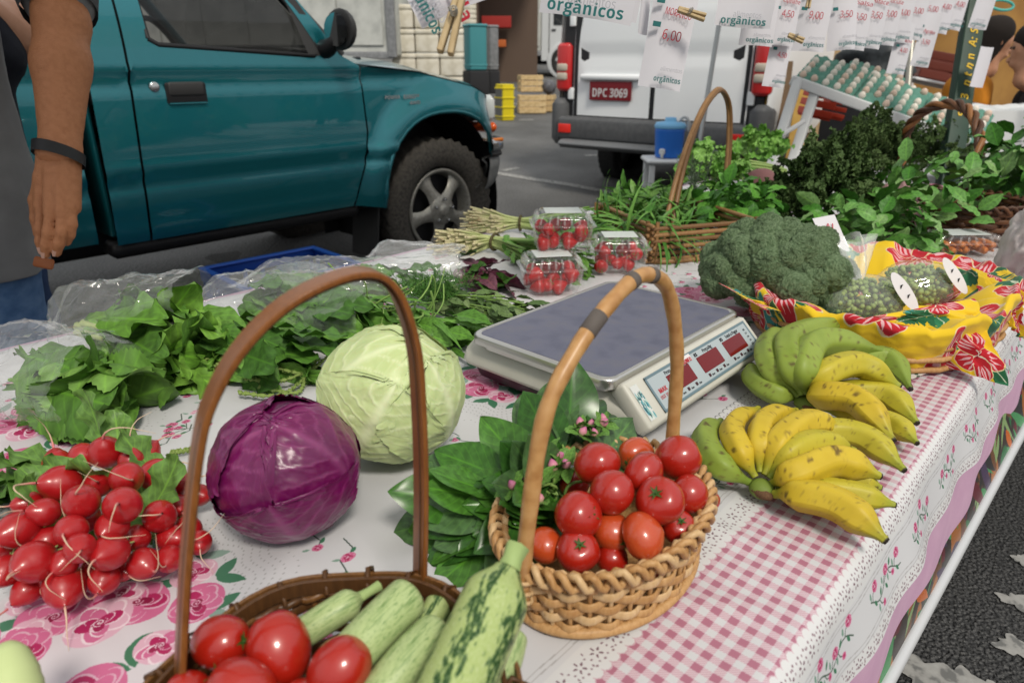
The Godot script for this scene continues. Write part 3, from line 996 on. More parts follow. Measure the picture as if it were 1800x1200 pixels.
	stp.box(Vector3(0, 0.485, 0.10), Vector3(1.66, 0.07, 0.24), 0.03)
	part("bumper_step", stp, mat("bumper_step", lin(.14, .145, .15), 0.45), v, Vector3.ZERO)
	var und := MB.new()
	und.box(Vector3(0, 0.52, -2.4), Vector3(1.5, 0.16, 4.4), 0.02)
	part("underbody", und, dark, v, Vector3.ZERO)
	# number plate and its shelf
	var ps := MB.new()
	ps.box(Vector3(-0.40, 1.04, 0.03), Vector3(0.62, 0.05, 0.05), 0.012)
	part("plate_lamp_bar", ps, white, v, Vector3.ZERO)
	var pm := MB.new()
	pm.box(Vector3(-0.40, 0.93, 0.035), Vector3(0.42, 0.155, 0.012), 0.004)
	var plate := part("number_plate", pm, mat("plate_red", lin(.17, .012, .018), 0.4), v, Vector3.ZERO)
	words("DPC 3069", 0.07, mat("plate_letters", lin(.6, .58, .58), 0.5), plate, Transform3D(Basis.IDENTITY, Vector3(-0.40, 0.915, 0.043)), true, "lettering", 0.35)

# ------------------------------------------------------------------ teal pickup, parked parallel to the table
const TX := -3.05          # plane of its near side
func pk_side(z: float, y: float) -> float:      # how far the side skin stands out at (z, y)
	var o := 0.0
	o -= 0.55 * pow(maxf(0.0, y - 1.20), 1.7)                      # tumblehome above the waist
	o -= 0.10 * pow(maxf(0.0, 0.80 - y), 1.5)
	o += 0.012 * exp(-pow((y - 1.205) / 0.012, 2.0))               # three pressed lines
	o += 0.012 * exp(-pow((y - 0.80) / 0.010, 2.0))
	o += 0.012 * exp(-pow((y - 0.575) / 0.010, 2.0))
	o -= 0.014 * exp(-pow((y - 1.165) / 0.02, 2.0))
	o -= 0.012 * exp(-pow((y - 0.765) / 0.02, 2.0))
	if z < -3.0:                                                   # the nose turns inward
		o -= 1.4 * pow(-3.0 - z, 2.0) + 2.2 * pow(maxf(0.0, -3.1 - z), 2.0)
	var e := pow(pow(absf((z + 2.76) / 0.47), 2.4) + pow(absf((y - 0.43) / 0.55), 2.4), 1 / 2.4)
	if y > 0.40:
		o += 0.045 * smoothstep(1.30, 1.06, e)                     # wheel-arch flare
	return o
func pk_point(z: float, y: float) -> Vector3:
	return Vector3(TX + pk_side(z, y), y, z)
func arch_poly() -> PackedVector2Array:
	var r := PackedVector2Array()
	for i in 48:
		var a := TAU * i / 48
		var cz := cos(a)
		var sy := sin(a)
		var k := pow(pow(absf(cz), 2.4) + pow(absf(sy), 2.4), -1 / 2.4)
		r.append(Vector2(-2.76 + 0.47 * k * cz, 0.43 + 0.55 * k * sy))
	return r
# a curved sheet-metal panel: outline in (z, y), with holes cut out
func skin(outline: Array, holes: Array, step := 0.035, f = null) -> MB:
	var m := MB.new()
	var poly := PackedVector2Array(outline)
	var lo := poly[0]
	var hi := poly[0]
	for p in poly:
		lo = lo.min(p)
		hi = hi.max(p)
	var at := {}
	var nz := int(ceil((hi.x - lo.x) / step))
	var ny := int(ceil((hi.y - lo.y) / step))
	for i in nz:
		for j in ny:
			var c := PackedVector2Array([lo + Vector2(i, j) * step, lo + Vector2(i + 1, j) * step, lo + Vector2(i + 1, j + 1) * step, lo + Vector2(i, j + 1) * step])
			var bits: Array = Geometry2D.intersect_polygons(c, poly)
			for h in holes:
				var next := []
				for q in bits:
					next.append_array(Geometry2D.clip_polygons(q, h))
				bits = next
			for q in bits:
				var tr := Geometry2D.triangulate_polygon(q)
				for t in range(0, tr.size(), 3):
					var id := []
					for k in 3:
						var p: Vector2 = q[tr[t + k]]
						var key := Vector2i(p * 5000.0)
						if not at.has(key):
							at[key] = m.vert(f.call(p.x, p.y) if f else pk_point(p.x, p.y), p)
						id.append(at[key])
					var a2: Vector2 = q[tr[t + 1]] - q[tr[t]]
					var b2: Vector2 = q[tr[t + 2]] - q[tr[t]]
					if a2.cross(b2) > 0:
						m.tri(id[0], id[1], id[2])
					else:
						m.tri(id[0], id[2], id[1])
	return m

func build_pickup() -> void:
	var t := thing("pickup_truck", "teal pickup truck parked alongside the market table", "pickup truck", Vector3(-3.9, 0, -2.0))
	var paint := mat("teal_paint", lin(.011, .165, .195), 0.30, {"metallic": 0.7, "clearcoat_enabled": true, "clearcoat": 1.0, "clearcoat_roughness": 0.02})
	var black := mat("car_black", lin(.008, .008, .009), 0.55)
	var trim := mat("car_trim", lin(.028, .028, .028), 0.5)
	var glass := mat("car_glass", Color(0.015, 0.017, 0.02, 0.70), 0.03, {"transparency": BaseMaterial3D.TRANSPARENCY_ALPHA})
	var chrome := mat("chrome", lin(.50, .51, .51), 0.2, {"metallic": 0.85})
	var alu := speckled("wheel_alloy", [lin(.24, .23, .20), lin(.42, .41, .37)], 0.4, 6.0, 0.03, {"metallic": 0.5}, 41)
	var tyre_m := speckled("tyre_dusty", [lin(.022, .021, .019), lin(.055, .050, .043), lin(.085, .077, .065)], 0.9, 5.0, 0.03, {}, 42)
	var arch := arch_poly()
	var win := PackedVector2Array([Vector2(-1.215, 1.318), Vector2(-1.25, 1.298), Vector2(-1.96, 1.262), Vector2(-2.0, 1.275), Vector2(-1.84, 1.56), Vector2(-1.72, 1.70), Vector2(-1.66, 1.715), Vector2(-1.26, 1.715), Vector2(-1.225, 1.69)])
	# door: waist down is deep, above it frames the window
	var door := part("door", skin([Vector2(-1.083, 0.53), Vector2(-1.118, 1.2), Vector2(-1.145, 1.76), Vector2(-1.72, 1.76), Vector2(-1.86, 1.62), Vector2(-2.10, 1.27), Vector2(-2.205, 1.22), Vector2(-2.225, 0.9), Vector2(-2.20, 0.75), Vector2(-2.115, 0.53)], [win]).mesh(0), paint, t)
	part("window", skin(Array(win), [], 0.08, func(z, y): return pk_point(z, y) + Vector3(-0.022, 0, 0)).mesh(0), glass, door)
	var gk := MB.new()
	var gp_ := []
	for p in win:
		gp_.append(pk_point(p.x, p.y) + Vector3(-0.004, 0, 0))
	gp_.append(gp_[0])
	gk.tube(gp_, 0.011, 6, false)
	part("window_seal", gk, black, door)
	# handle: a dark flap in a shallow cup, and a lock
	var hm := MB.new()
	hm.box(pk_point(-1.325, 1.13) + Vector3(0.006, 0, 0), Vector3(0.02, 0.056, 0.150), 0.009)
	var handle := part("handle", hm, trim, door)
	var hc := MB.new()
	hc.box(pk_point(-1.325, 1.125) + Vector3(0.0, -0.012, 0), Vector3(0.016, 0.085, 0.170), 0.007)
	part("handle_recess", hc, black, door)
	var hl := MB.new()
	hl.box(pk_point(-1.325, 1.125) + Vector3(0.003, -0.052, 0), Vector3(0.02, 0.010, 0.16), 0.006)
	part("handle_lip", hl, paint, door)
	var lk := MB.new()
	lk.lathe([Vector2(0, 0.012), Vector2(0.016, 0.011), Vector2(0.02, 0.005), Vector2(0.021, 0)], 16)
	part("lock", lk, chrome, door, rel(door, Transform3D(Basis(Vector3.BACK, -PI / 2), pk_point(-1.20, 1.14))))
	var bpil := MB.new()
	bpil.box(Vector3(TX - 0.14, 1.15, -1.12), Vector3(0.12, 1.24, 0.10), 0.02)
	part("door_pillar", bpil, black, t)
	var hpil := MB.new()
	hpil.box(Vector3(TX - 0.10, 0.86, -2.215), Vector3(0.12, 0.74, 0.05), 0.02)
	part("hinge_pillar", hpil, black, t)
	# cab side behind the door, then the bed
	part("cab_panel", skin([Vector2(-0.945, 0.53), Vector2(-0.965, 1.2), Vector2(-0.99, 1.76), Vector2(-1.135, 1.76), Vector2(-1.108, 1.2), Vector2(-1.073, 0.53)], []).mesh(0), paint, t)
	part("bed_side", skin([Vector2(1.2, 0.55), Vector2(1.2, 1.24), Vector2(-0.885, 1.24), Vector2(-0.875, 0.55)], []).mesh(0), paint, t)
	var bl := MB.new()
	bl.box(Vector3(-3.9, 0.9, 0.15), Vector3(1.6, 0.7, 2.05), 0.03)
	part("bed_floor", bl, black, t)
	# wing with the wheel arch
	var wing := part("front_wing", skin([Vector2(-2.213, 1.215), Vector2(-2.235, 0.9), Vector2(-2.21, 0.75), Vector2(-2.125, 0.53), Vector2(-2.3, 0.50), Vector2(-3.0, 0.50), Vector2(-3.13, 0.75), Vector2(-3.24, 0.80), Vector2(-3.245, 0.98), Vector2(-3.20, 1.03), Vector2(-3.0, 1.105), Vector2(-2.6, 1.185)], [arch], 0.03).mesh(0), paint, t)
	# badge
	words("POWER", 0.018, chrome, wing, rel(wing, Transform3D(Basis(Vector3.UP, PI / 2), pk_point(-2.40, 1.065) + Vector3(0.008, 0, 0))), true, "badge_lettering", 0.10)
	words("RANGER", 0.022, chrome, wing, rel(wing, Transform3D(Basis(Vector3.UP, PI / 2), pk_point(-2.52, 1.065) + Vector3(0.008, 0, 0))), true, "badge_lettering", 0.11)
	words("4WD", 0.018, chrome, wing, rel(wing, Transform3D(Basis(Vector3.UP, PI / 2), pk_point(-2.53, 1.035) + Vector3(0.008, 0, 0))), true, "badge_lettering", 0.075)
	# arch lip
	var al := MB.new()
	var ap := []
	for i in range(-3, 28):
		var p := arch[posmod(i, 48)]
		if p.y > 0.45:
			ap.append(pk_point(p.x, p.y) + Vector3(-0.012, 0, 0))
	al.tube(ap, 0.014, 6)
	part("arch_lip", al, paint, t)
	var wl := MB.new()
	wl.grid(24, 1, func(a, e): var an = lerpf(-0.25, PI + 0.25, a); return Vector3(TX - 0.03 - e * 0.42, 0.43 + 0.555 * sin(an), -2.76 + 0.475 * cos(an)))
	wl.flat_quad(Vector3(TX - 0.45, 0.3, -2.2), Vector3(TX - 0.45, 0.3, -3.3), Vector3(TX - 0.45, 1.0, -3.3), Vector3(TX - 0.45, 1.0, -2.2))
	part("wheel_well", wl.mesh(0), black, t)
	# bonnet, cowl, roof, pillars
	var mid := TX - 0.88
	var edge := [[-2.19, 1.225], [-2.6, 1.188], [-3.0, 1.108], [-3.2, 1.033], [-3.27, 0.97]]
	var bon := MB.new()
	bon.grid(24, 24, func(a, e):
		var k: float = a * 4.0
		var i := mini(3, int(k))
		var ez: float = lerpf(edge[i][0], edge[i + 1][0], k - i)
		var ey: float = lerpf(edge[i][1], edge[i + 1][1], k - i)
		var x: float = lerpf(-0.88, 0.88, e)
		var u := absf(x) / 0.88
		var rise := 0.075 * (1 - pow(u, 3.0))
		if a > 0.75:
			rise *= 1.0 - pow((a - 0.75) / 0.25, 2.0)
		var side := pk_side(ez, ey)
		return Vector3(mid + x * (1.0 + side / 0.88) , ey + rise + 0.004, ez - 0.06 * (1 - u * u) * a))
	part("bonnet", bon.mesh(0), paint, t)
	var cw := MB.new()
	cw.grid(1, 12, func(a, e): var x = lerpf(-0.84, 0.84, e); return Vector3(mid + x, 1.235 + 0.07 * (1 - pow(absf(x) / 0.88, 3.0)) + 0.01 * a, -2.19 + 0.16 * a))
	part("cowl", cw.mesh(0), trim, t)
	var nz := MB.new()
	nz.box(Vector3(TX - 0.20, 1.255, -2.34), Vector3(0.05, 0.016, 0.03), 0.006)
	part("washer_jet", nz, black, t)
	var ws := MB.new()
	ws.grid(6, 10, func(a, e): var x = lerpf(-0.78, 0.78, e); return Vector3(mid + x * lerpf(1.0, 0.86, a), lerpf(1.27, 1.74, a), lerpf(-2.10, -1.66, a) - 0.08 * (1 - pow(x / 0.78, 2.0))))
	part("windscreen", ws.mesh(0), glass, t)
	var rf := MB.new()
	rf.grid(8, 10, func(a, e): var x = lerpf(-0.66, 0.66, e); return Vector3(mid + x, 1.765 + 0.03 * (1 - pow(x / 0.66, 2.0)), lerpf(-1.72, -0.95, a)))
	part("roof", rf.mesh(0), paint, t)
	for s in [-1, 1]:
		var pm := MB.new()
		pm.tube([Vector3(mid + s * 0.82, 1.26, -2.14), Vector3(mid + s * 0.67, 1.76, -1.70)], 0.034, 8)
		part("windscreen_pillar", pm, paint if s < 0 else trim, t)
	var bw := MB.new()
	bw.box(Vector3(mid, 1.0, -0.96), Vector3(1.6, 0.9, 0.03), 0.01)
	part("cab_back", bw, paint, t)
	var rw := MB.new()
	rw.grid(1, 8, func(a, e): return Vector3(mid + lerpf(-0.62, 0.62, e), lerpf(1.44, 1.76, a), -0.96 - a * 0.04))
	part("rear_window", rw.mesh(0), glass, t)
	# far side
	var fs := MB.new()
	fs.grid(20, 4, func(a, e): return Vector3(TX - 1.76, lerpf(0.55, 1.2, e), lerpf(1.2, -3.2, a)))
	part("far_side", fs.mesh(0), paint, t)
	# cabin: floor tub, seat, wheel
	var ft := MB.new()
	ft.box(Vector3(mid, 0.72, -1.6), Vector3(1.62, 0.4, 1.2), 0.02)
	ft.box(Vector3(mid, 1.05, -2.08), Vector3(1.5, 0.36, 0.22), 0.05)
	part("cabin_floor", ft, black, t)
	for s in [-0.4, 0.4]:
		var sm := MB.new()
		sm.box(Vector3(mid + s, 1.0, -1.30), Vector3(0.5, 0.16, 0.5), 0.05)
		sm.box(Vector3(mid + s, 1.28, -1.08), Vector3(0.48, 0.5, 0.14), 0.06, Basis(Vector3.RIGHT, -0.15))
		sm.box(Vector3(mid + s, 1.62, -1.04), Vector3(0.26, 0.15, 0.10), 0.04)
		part("seat", sm, mat("seat_grey", lin(.05, .05, .055), 0.9), t)
	var sw := MB.new()
	var sp := []
	for i in 25:
		var a := TAU * i / 24.0
		sp.append(Vector3(mid - 0.4 + 0.18 * cos(a), 1.30 + 0.165 * sin(a), -1.80 + 0.08 * sin(a)))
	sw.tube(sp, 0.015, 8, false)
	sw.box(Vector3(mid - 0.4, 1.30, -1.81), Vector3(0.30, 0.05, 0.04), 0.015)
	part("steering_wheel", sw, black, t)
	# mirror
	var mm := MB.new()
	mm.grid(18, 14, func(a, e): var an = a * TAU; var th = e * PI; var r = sin(th); return Vector3(TX + 0.11, 1.375, -2.03) + Vector3(cos(an) * r * 0.115, sin(an) * r * 0.09 * (1 + 0.1 * cos(an)), (-cos(th) * 0.06 if e < 0.5 else -cos(th) * 0.012)))
	var mir := part("door_mirror", mm, trim, t)
	var mg := MB.new()
	mg.grid(16, 1, func(a, e): var an = a * TAU; return Vector3(TX + 0.11 + cos(an) * 0.095 * e, 1.375 + sin(an) * 0.072 * e, -2.012))
	part("mirror_glass", mg.mesh(0), mat("mirror", lin(.5, .52, .54), 0.03, {"metallic": 1.0}), mir)
	var ma := MB.new()
	ma.tube([Vector3(TX - 0.05, 1.285, -2.02), Vector3(TX + 0.02, 1.30, -2.03), Vector3(TX + 0.07, 1.33, -2.035)], [0.05, 0.04, 0.03], 10)
	part("mirror_arm", ma, black, mir)
	var mtri := MB.new()
	mtri.flat_quad(pk_point(-1.93, 1.262) + Vector3(.004, 0, 0), pk_point(-2.07, 1.27) + Vector3(.004, 0, 0), pk_point(-1.93, 1.50) + Vector3(.006, 0, 0), pk_point(-1.86, 1.56) + Vector3(.006, 0, 0))
	part("mirror_base", mtri.mesh(0), trim, t)
	# sill, chassis, mud flap
	var si := MB.new()
	si.box(Vector3(TX - 0.10, 0.50, -1.55), Vector3(0.12, 0.07, 1.25), 0.02)
	si.box(Vector3(mid, 0.47, -1.0), Vector3(0.9, 0.14, 4.2), 0.02)
	si.tube([Vector3(mid - 0.8, 0.39, -2.76), Vector3(mid + 0.8, 0.39, -2.76)], 0.05, 8)
	part("chassis", si, black, t)
	var mf := MB.new()
	mf.box(Vector3(TX - 0.14, 0.38, -2.27), Vector3(0.24, 0.34, 0.015), 0.006, Basis(Vector3.RIGHT, -0.12))
	part("mud_flap", mf, trim, t)
	# bumper with chrome cap, headlamp and amber lamps
	for q in [[0.80, 0.685, chrome, "bumper", 0.03], [0.685, 0.52, speckled("bumper_grey", [lin(.12, .125, .12), lin(.2, .2, .195)], 0.5, 3.0, 0.02), "bumper_valance", 0.0]]:
		var b := MB.new()
		b.grid(36, 6, func(a, e):
			var x: float = lerpf(-0.90, 0.90, a)
			var u := absf(x) / 0.90
			var z: float = -3.36 + 0.16 * pow(u, 7.0) + 0.04 * u * u
			var y: float = lerpf(q[0], q[1], e)
			return Vector3(mid + x, y, z + (0.05 if q[4] == 0.0 else 0.0) + 0.10 * pow(absf(e * 2 - 1), 4.0) * (1.0 if q[4] > 0.0 else 0.6) + (0.06 * e if q[4] == 0.0 else 0.0)))
		part(q[3], b.mesh(0), q[2], t)
	for q in [[0.80, 0.725, chrome, 0.035], [0.725, 0.69, trim, 0.022], [0.69, 0.50, mats["bumper_grey"], 0.016]]:
		var b := MB.new()
		b.grid(16, 6, func(a, e): var z = lerpf(-3.14, -3.36, a); return Vector3(TX + q[3] - 0.9 * pow(a * 0.31, 2.0) - 3.0 * pow(maxf(0, a - 0.5) * 0.31, 1.6) - 0.02 * pow(absf(e * 2 - 1), 4.0), lerpf(q[0], q[1] + (0.10 * a * a if q[1] < 0.6 else 0.0), e), z + (0.05 * e if q[1] < 0.6 else 0.0)))
		part("bumper_end", b.mesh(0), q[2], t)
	var im := MB.new()
	im.box(Vector3(TX + 0.012, 0.792, -3.20), Vector3(0.03, 0.024, 0.09), 0.008)
	part("side_marker", im, mat("amber", lin(.60, .16, .01), 0.15), t)
	var hd := MB.new()
	hd.box(Vector3(TX - 0.22, 0.97, -3.25), Vector3(0.26, 0.16, 0.07), 0.03, Basis(Vector3.UP, 0.25))
	part("headlamp", hd, mat("lamp_glass", lin(.5, .51, .5), 0.08), t)
	var ind := MB.new()
	ind.box(Vector3(TX - 0.20, 0.855, -3.255), Vector3(0.24, 0.06, 0.05), 0.02, Basis(Vector3.UP, 0.3))
	part("indicator", ind, mat("indicator_orange", lin(.62, .09, .01), 0.15), t)
	var gr := MB.new()
	gr.box(Vector3(mid, 0.93, -3.27), Vector3(1.2, 0.18, 0.06), 0.02)
	part("grille", gr, trim, t)
	# wheels
	for q in [[TX - 0.13, -2.76, 1], [TX - 1.63, -2.76, -1], [TX - 0.13, 0.35, 1]]:
		var w := part("wheel", wheel_mesh(0.41, 0.25), tyre_m, t, rel(t, Transform3D(Basis(Vector3.UP, 0.0), Vector3(q[0], 0.41, q[1]))))
		if q[2] > 0:
			var rm := MB.new()
			rm.lathe([Vector2(0.238, -0.06), Vector2(0.247, -0.01), Vector2(0.243, 0.003), Vector2(0.225, -0.004), Vector2(0.215, -0.05), Vector2(0.205, -0.09)], 48)
			var out := Transform3D(Basis(Vector3.FORWARD, PI / 2), Vector3(0.09, 0, 0))
			part("rim", rm.mesh(0), alu, w, out)
			var dk := MB.new()
			dk.lathe([Vector2(0.0, -0.08), Vector2(0.22, -0.08)], 32)
			part("brake_disc", dk.mesh(0), black, w, out)
			for k in 5:                                  # five broad spokes
				var sk := MB.new()
				sk.grid(10, 6, func(a, e): var r = lerpf(0.05, 0.235, a); var hw = lerpf(0.062, 0.036, sin(a * PI)) + 0.02 * pow(a, 5.0); return Vector3((e * 2 - 1) * hw, lerpf(0.012, -0.022, a) - 0.02 * pow(absf(e * 2 - 1), 2.5), r))
				part("spoke", sk.mesh(0), alu, w, out * Transform3D(Basis(Vector3.UP, TAU * k / 5 + 0.2), Vector3.ZERO))
			var hb := MB.new()
			hb.lathe([Vector2(0.0, 0.036), Vector2(0.022, 0.036), Vector2(0.034, 0.030), Vector2(0.040, 0.014), Vector2(0.085, 0.012), Vector2(0.09, -0.01)], 28)
			part("hub_cap", hb.mesh(0), alu, w, out)
			for k in 5:
				var nt := MB.new()
				nt.lathe([Vector2(0.0, 0.02), Vector2(0.009, 0.02), Vector2(0.011, 0.0)], 6)
				part("wheel_nut", nt, chrome, w, out * Transform3D(Basis.IDENTITY, Vector3(sin(TAU * k / 5 + 0.83) * 0.068, 0.012, cos(TAU * k / 5 + 0.83) * 0.068)))

# ------------------------------------------------------------------ the market table and its cloths
func rose(im: Image, c: Vector2, r: float, cols: Array, sq := 0.8, rot := 0.0) -> void:
	# layered petals: rings of overlapping ellipses, darkest at the heart
	disc(im, c.x, c.y, r, cols[0], r * sq, rot)
	for ring in 4:
		var rr := r * (0.80 - ring * 0.2)
		var n := 5 - ring
		for k in n:
			var a := rot + TAU * k / n + ring * 0.9
			var p := c + Vector2(cos(a) * rr * 0.55, sin(a) * rr * 0.55 * sq)
			disc(im, p.x, p.y, rr * 0.62, cols[4], rr * 0.5 * sq, a)
			disc(im, p.x + cos(a + 2.2) * rr * 0.05, p.y + sin(a + 2.2) * rr * 0.05, rr * 0.57, cols[mini(ring, 3)] if k % 2 == 0 else cols[mini(ring + 1, 3)], rr * 0.45 * sq, a)
	disc(im, c.x, c.y, r * 0.2, cols[3], r * 0.15, rot)
	var sp := []
	for i in 20:
		var a := i * 0.55 + rot
		sp.append(c + Vector2(cos(a), sin(a) * sq) * r * 0.2 * i / 20.0)
	stroke(im, sp, maxf(0.6, r * 0.02), cols[4])

func cloth_image() -> Image:
	# 2048 x 2048: u runs 1.64 m along the table, v runs 1.64 m across it from the front hem
	var S := 2048
	var mpp := 1.64 / S
	var white := lin(.53, .53, .54)
	var im := canvas(S, S, white)
	var ink := lin(.035, .035, .035)
	var pink := lin(.36, .022, .095)
	var mid_p := lin(.52, .13, .25)
	var light := lin(.60, .36, .44)
	var vpink := lin(.70, .57, .61)
	var green := lin(.05, .16, .09)
	var r2 := RandomNumberGenerator.new()
	r2.seed = 11
	var px := func(m: float) -> int: return int(round(m / mpp))
	# faint lace weave over the whole white field
	for band in [[0.0, 0.016], [0.062, 0.088], [0.215, 0.245], [0.325, 0.36]]:
		pass
	# gingham panel
	var g0: int = px.call(0.102)
	var g1: int = px.call(0.218)
	var cell: int = px.call(0.0088)
	var half := lin(.49, .325, .37)
	var full := lin(.36, .14, .195)
	var n := int(S / (cell * 2)) + 1
	for i in range(0, n):
		im.fill_rect(Rect2i(i * cell * 2, g0, cell, g1 - g0), half)
	var y := g0
	while y < g1:
		var hh := mini(cell, g1 - y)
		for i in range(0, n * 2):
			im.fill_rect(Rect2i(i * cell, y, cell, hh), full if i % 2 == 0 else half)
		y += cell * 2
	# the twill hatching of the half-tone squares
	for yy in range(g0, g1):
		for xx in range(0, S):
			var cx := (xx / cell) % 2 == 0
			var cy := ((yy - g0) / cell) % 2 == 0
			if cx != cy and (xx + yy) % 4 == 0:
				im.set_pixel(xx, yy, lin(.62, .55, .58))
	# scalloped lace beside the gingham, printed openwork holes
	var lace := func(v0: float, v1: float, scal: float, toward: float) -> void:
		var a: int = px.call(v0)
		var b: int = px.call(v1)
		im.fill_rect(Rect2i(0, a, S, b - a), lin(.57, .565, .57))
		var edge: int = b if toward > 0 else a
		var step: int = px.call(0.012)
		for i in range(0, S / step + 1):
			disc(im, i * step, edge, step * 0.55, half if scal > 0.5 else ink.lerp(white, 0.35))
			disc(im, i * step, edge - toward * 1.6, step * 0.55, lin(.57, .565, .57))
		for i in range(0, S / step + 1):
			var c := Vector2(i * step + step * 0.5, (a + b) * 0.5)
			if i % 2 == 0:
				for k in 5:
					var an := TAU * k / 5 + 0.3
					disc(im, c.x + cos(an) * 5.5, c.y + sin(an) * 5.5, 2.6, lin(.16, .10, .12), 1.3, an)
			else:
				for k in 4:
					disc(im, c.x + r2.randf_range(-5, 5), c.y + (k - 1.5) * 6.0, 1.7, lin(.2, .13, .15), 1.1, r2.randf() * PI)
			disc(im, i * step, edge - toward * 7, 1.8, lin(.22, .15, .17), 1.2)
			disc(im, i * step + step * 0.5, edge - toward * 5, 1.6, lin(.22, .15, .17), 1.2)
	lace.call(0.000, 0.018, 0.0, -1.0)
	lace.call(0.076, 0.102, 1.0, 1.0)
	lace.call(0.218, 0.246, 1.0, -1.0)
	lace.call(0.322, 0.352, 0.0, 1.0)
	# double cord lines
	for v in [0.022, 0.070, 0.255, 0.312]:
		for k in [-3, 3]:
			var pts := []
			for i in 129:
				pts.append(Vector2(i * 16.0, px.call(v) + k + 1.2 * sin(i * 0.9 + k)))
			stroke(im, pts, 0.8, lin(.36, .35, .35))
	# sprays of small roses along the two white bands
	for band in [[0.046, 0.012], [0.284, 0.016]]:
		var cx := 20.0
		while cx < S:
			var base: float = px.call(band[0])
			var pts := []
			for i in 22:
				pts.append(Vector2(cx + i * 6.0, base + sin(i * 0.42 + cx) * px.call(band[1]) * 0.6))
			stroke(im, pts, 1.1, lin(.07, .10, .08))
			for i in range(1, 21, 4):
				var p: Vector2 = pts[i]
				var side := 1.0 if i % 8 == 1 else -1.0
				stroke(im, [p, p + Vector2(5, side * 9), p + Vector2(14, side * 13)], 0.9, lin(.07, .10, .08))
				leaf_shape(im, p + Vector2(6, -side * 3), -side * 0.9, 13, 6, green)
				leaf_shape(im, p + Vector2(-4, side * 4), side * 1.6, 12, 6, green.lerp(white, 0.4))
				if i % 8 == 1:
					rose(im, p + Vector2(16, side * 15), 10, [mid_p, pink, pink, lin(.25, .02, .06), light])
				else:
					disc(im, p.x + 16, p.y + side * 14, 6, mid_p, 5)
					disc(im, p.x + 16, p.y + side * 14, 3, pink, 2)
			cx += 190.0
	# rose medallions ringed by lace, in the white field
	for q in [[0.085, 0.595], [0.15, 1.06], [0.80, 0.66], [0.84, 1.22], [1.27, 0.60], [-0.30, 0.62]]:
		var c := Vector2(px.call(q[0] + 0.10), px.call(q[1]))
		var R: float = px.call(0.155)
		for i in 900:                                   # openwork: rows of tiny slots round a scalloped ring
			var a := TAU * (i % 150) / 150.0 + (i / 150) * 0.02
			var rr: float = R * (0.78 + 0.055 * (i / 150)) * (1 + 0.03 * cos(a * 16))
			disc(im, c.x + cos(a) * rr * 1.12, c.y + sin(a) * rr * 0.94, 2.2, lin(.33, .33, .33), 0.9, a + 0.8)
		for i in 120:
			var a := TAU * i / 120.0
			var rr: float = R * 1.13 * (1 + 0.035 * absf(sin(a * 12)))
			disc(im, c.x + cos(a) * rr * 1.12, c.y + sin(a) * rr * 0.94, 1.5, lin(.3, .3, .3), 0.8, a)
		disc(im, c.x, c.y, R * 0.80, lin(.56, .52, .54), R * 0.66)
		for k in 26:
			var a := TAU * k / 14.0 + 0.2
			var lr := 0.62 if k < 14 else 0.30
			var p := c + Vector2(cos(a) * R * lr * 1.1, sin(a) * R * lr * 0.8)
			for l in 2:
				leaf_shape(im, p + Vector2(cos(a), sin(a)) * R * 0.12, a + (l - 0.5) * 1.4, R * 0.20, R * 0.09, green if (k + l) % 3 else green.lerp(white, 0.5))
		for k in 17:
			var a := TAU * k / 11.0
			var ring := 0.62 if k < 11 else 0.30
			var p := c + Vector2(cos(a) * R * ring * 1.12, sin(a) * R * ring * 0.84)
			rose(im, p, R * (0.150 + 0.03 * (k % 3)), [light, mid_p, pink, lin(.27, .02, .07), vpink] if k % 3 == 0 else [mid_p, pink, mid_p, lin(.22, .012, .05), light], 0.85, k * 1.3)
		rose(im, c + Vector2(R * 0.12, 0), R * 0.20, [light, mid_p, pink, lin(.30, .02, .08), vpink], 0.85, 0.4)
		rose(im, c + Vector2(-R * 0.26, R * 0.1), R * 0.18, [mid_p, pink, mid_p, lin(.27, .02, .07), light], 0.85, 1.4)
		# garland of small roses outside the ring
		for k in 40:
			var a := TAU * k / 40.0
			var rr: float = R * (1.42 + 0.10 * sin(k * 2.1))
			var p := c + Vector2(cos(a) * rr * 1.1, sin(a) * rr * 0.92)
			var p2 := c + Vector2(cos(a + 0.157) * rr * 1.1, sin(a + 0.157) * rr * 0.92)
			stroke(im, [p, (p + p2) * 0.5 + Vector2(6, -8), p2], 1.0, lin(.06, .08, .07))
			rose(im, p, 10.5 if k % 2 else 8.0, [mid_p, pink, pink, lin(.28, .02, .07), light] if k % 3 else [light, mid_p, light, mid_p, vpink])
			leaf_shape(im, p + Vector2(9, 5), a + 1.0, 12, 6, green)
			leaf_shape(im, p + Vector2(-10, 4), a + 3.0, 11, 5, green.lerp(white, 0.45))
	# loose sprays elsewhere
	for q in [[0.98, 0.44], [1.0, 0.40], [0.47, 0.84], [0.42, 0.90], [0.55, 1.02], [0.30, 1.18], [1.1, 0.9], [1.45, 1.0], [1.5, 0.45], [0.62, 1.35], [1.3, 1.35]]:
		var c := Vector2(px.call(q[0]), px.call(q[1]))
		for k in 5:
			var p := c + Vector2(r2.randf_range(-38, 38), r2.randf_range(-32, 32))
			stroke(im, [c, p], 0.9, lin(.08, .10, .08))
			rose(im, p, r2.randf_range(7, 11), [mid_p, pink, pink, lin(.28, .02, .07), light])
			leaf_shape(im, p + Vector2(8, 6), r2.randf() * TAU, 12, 6, green)
	return im

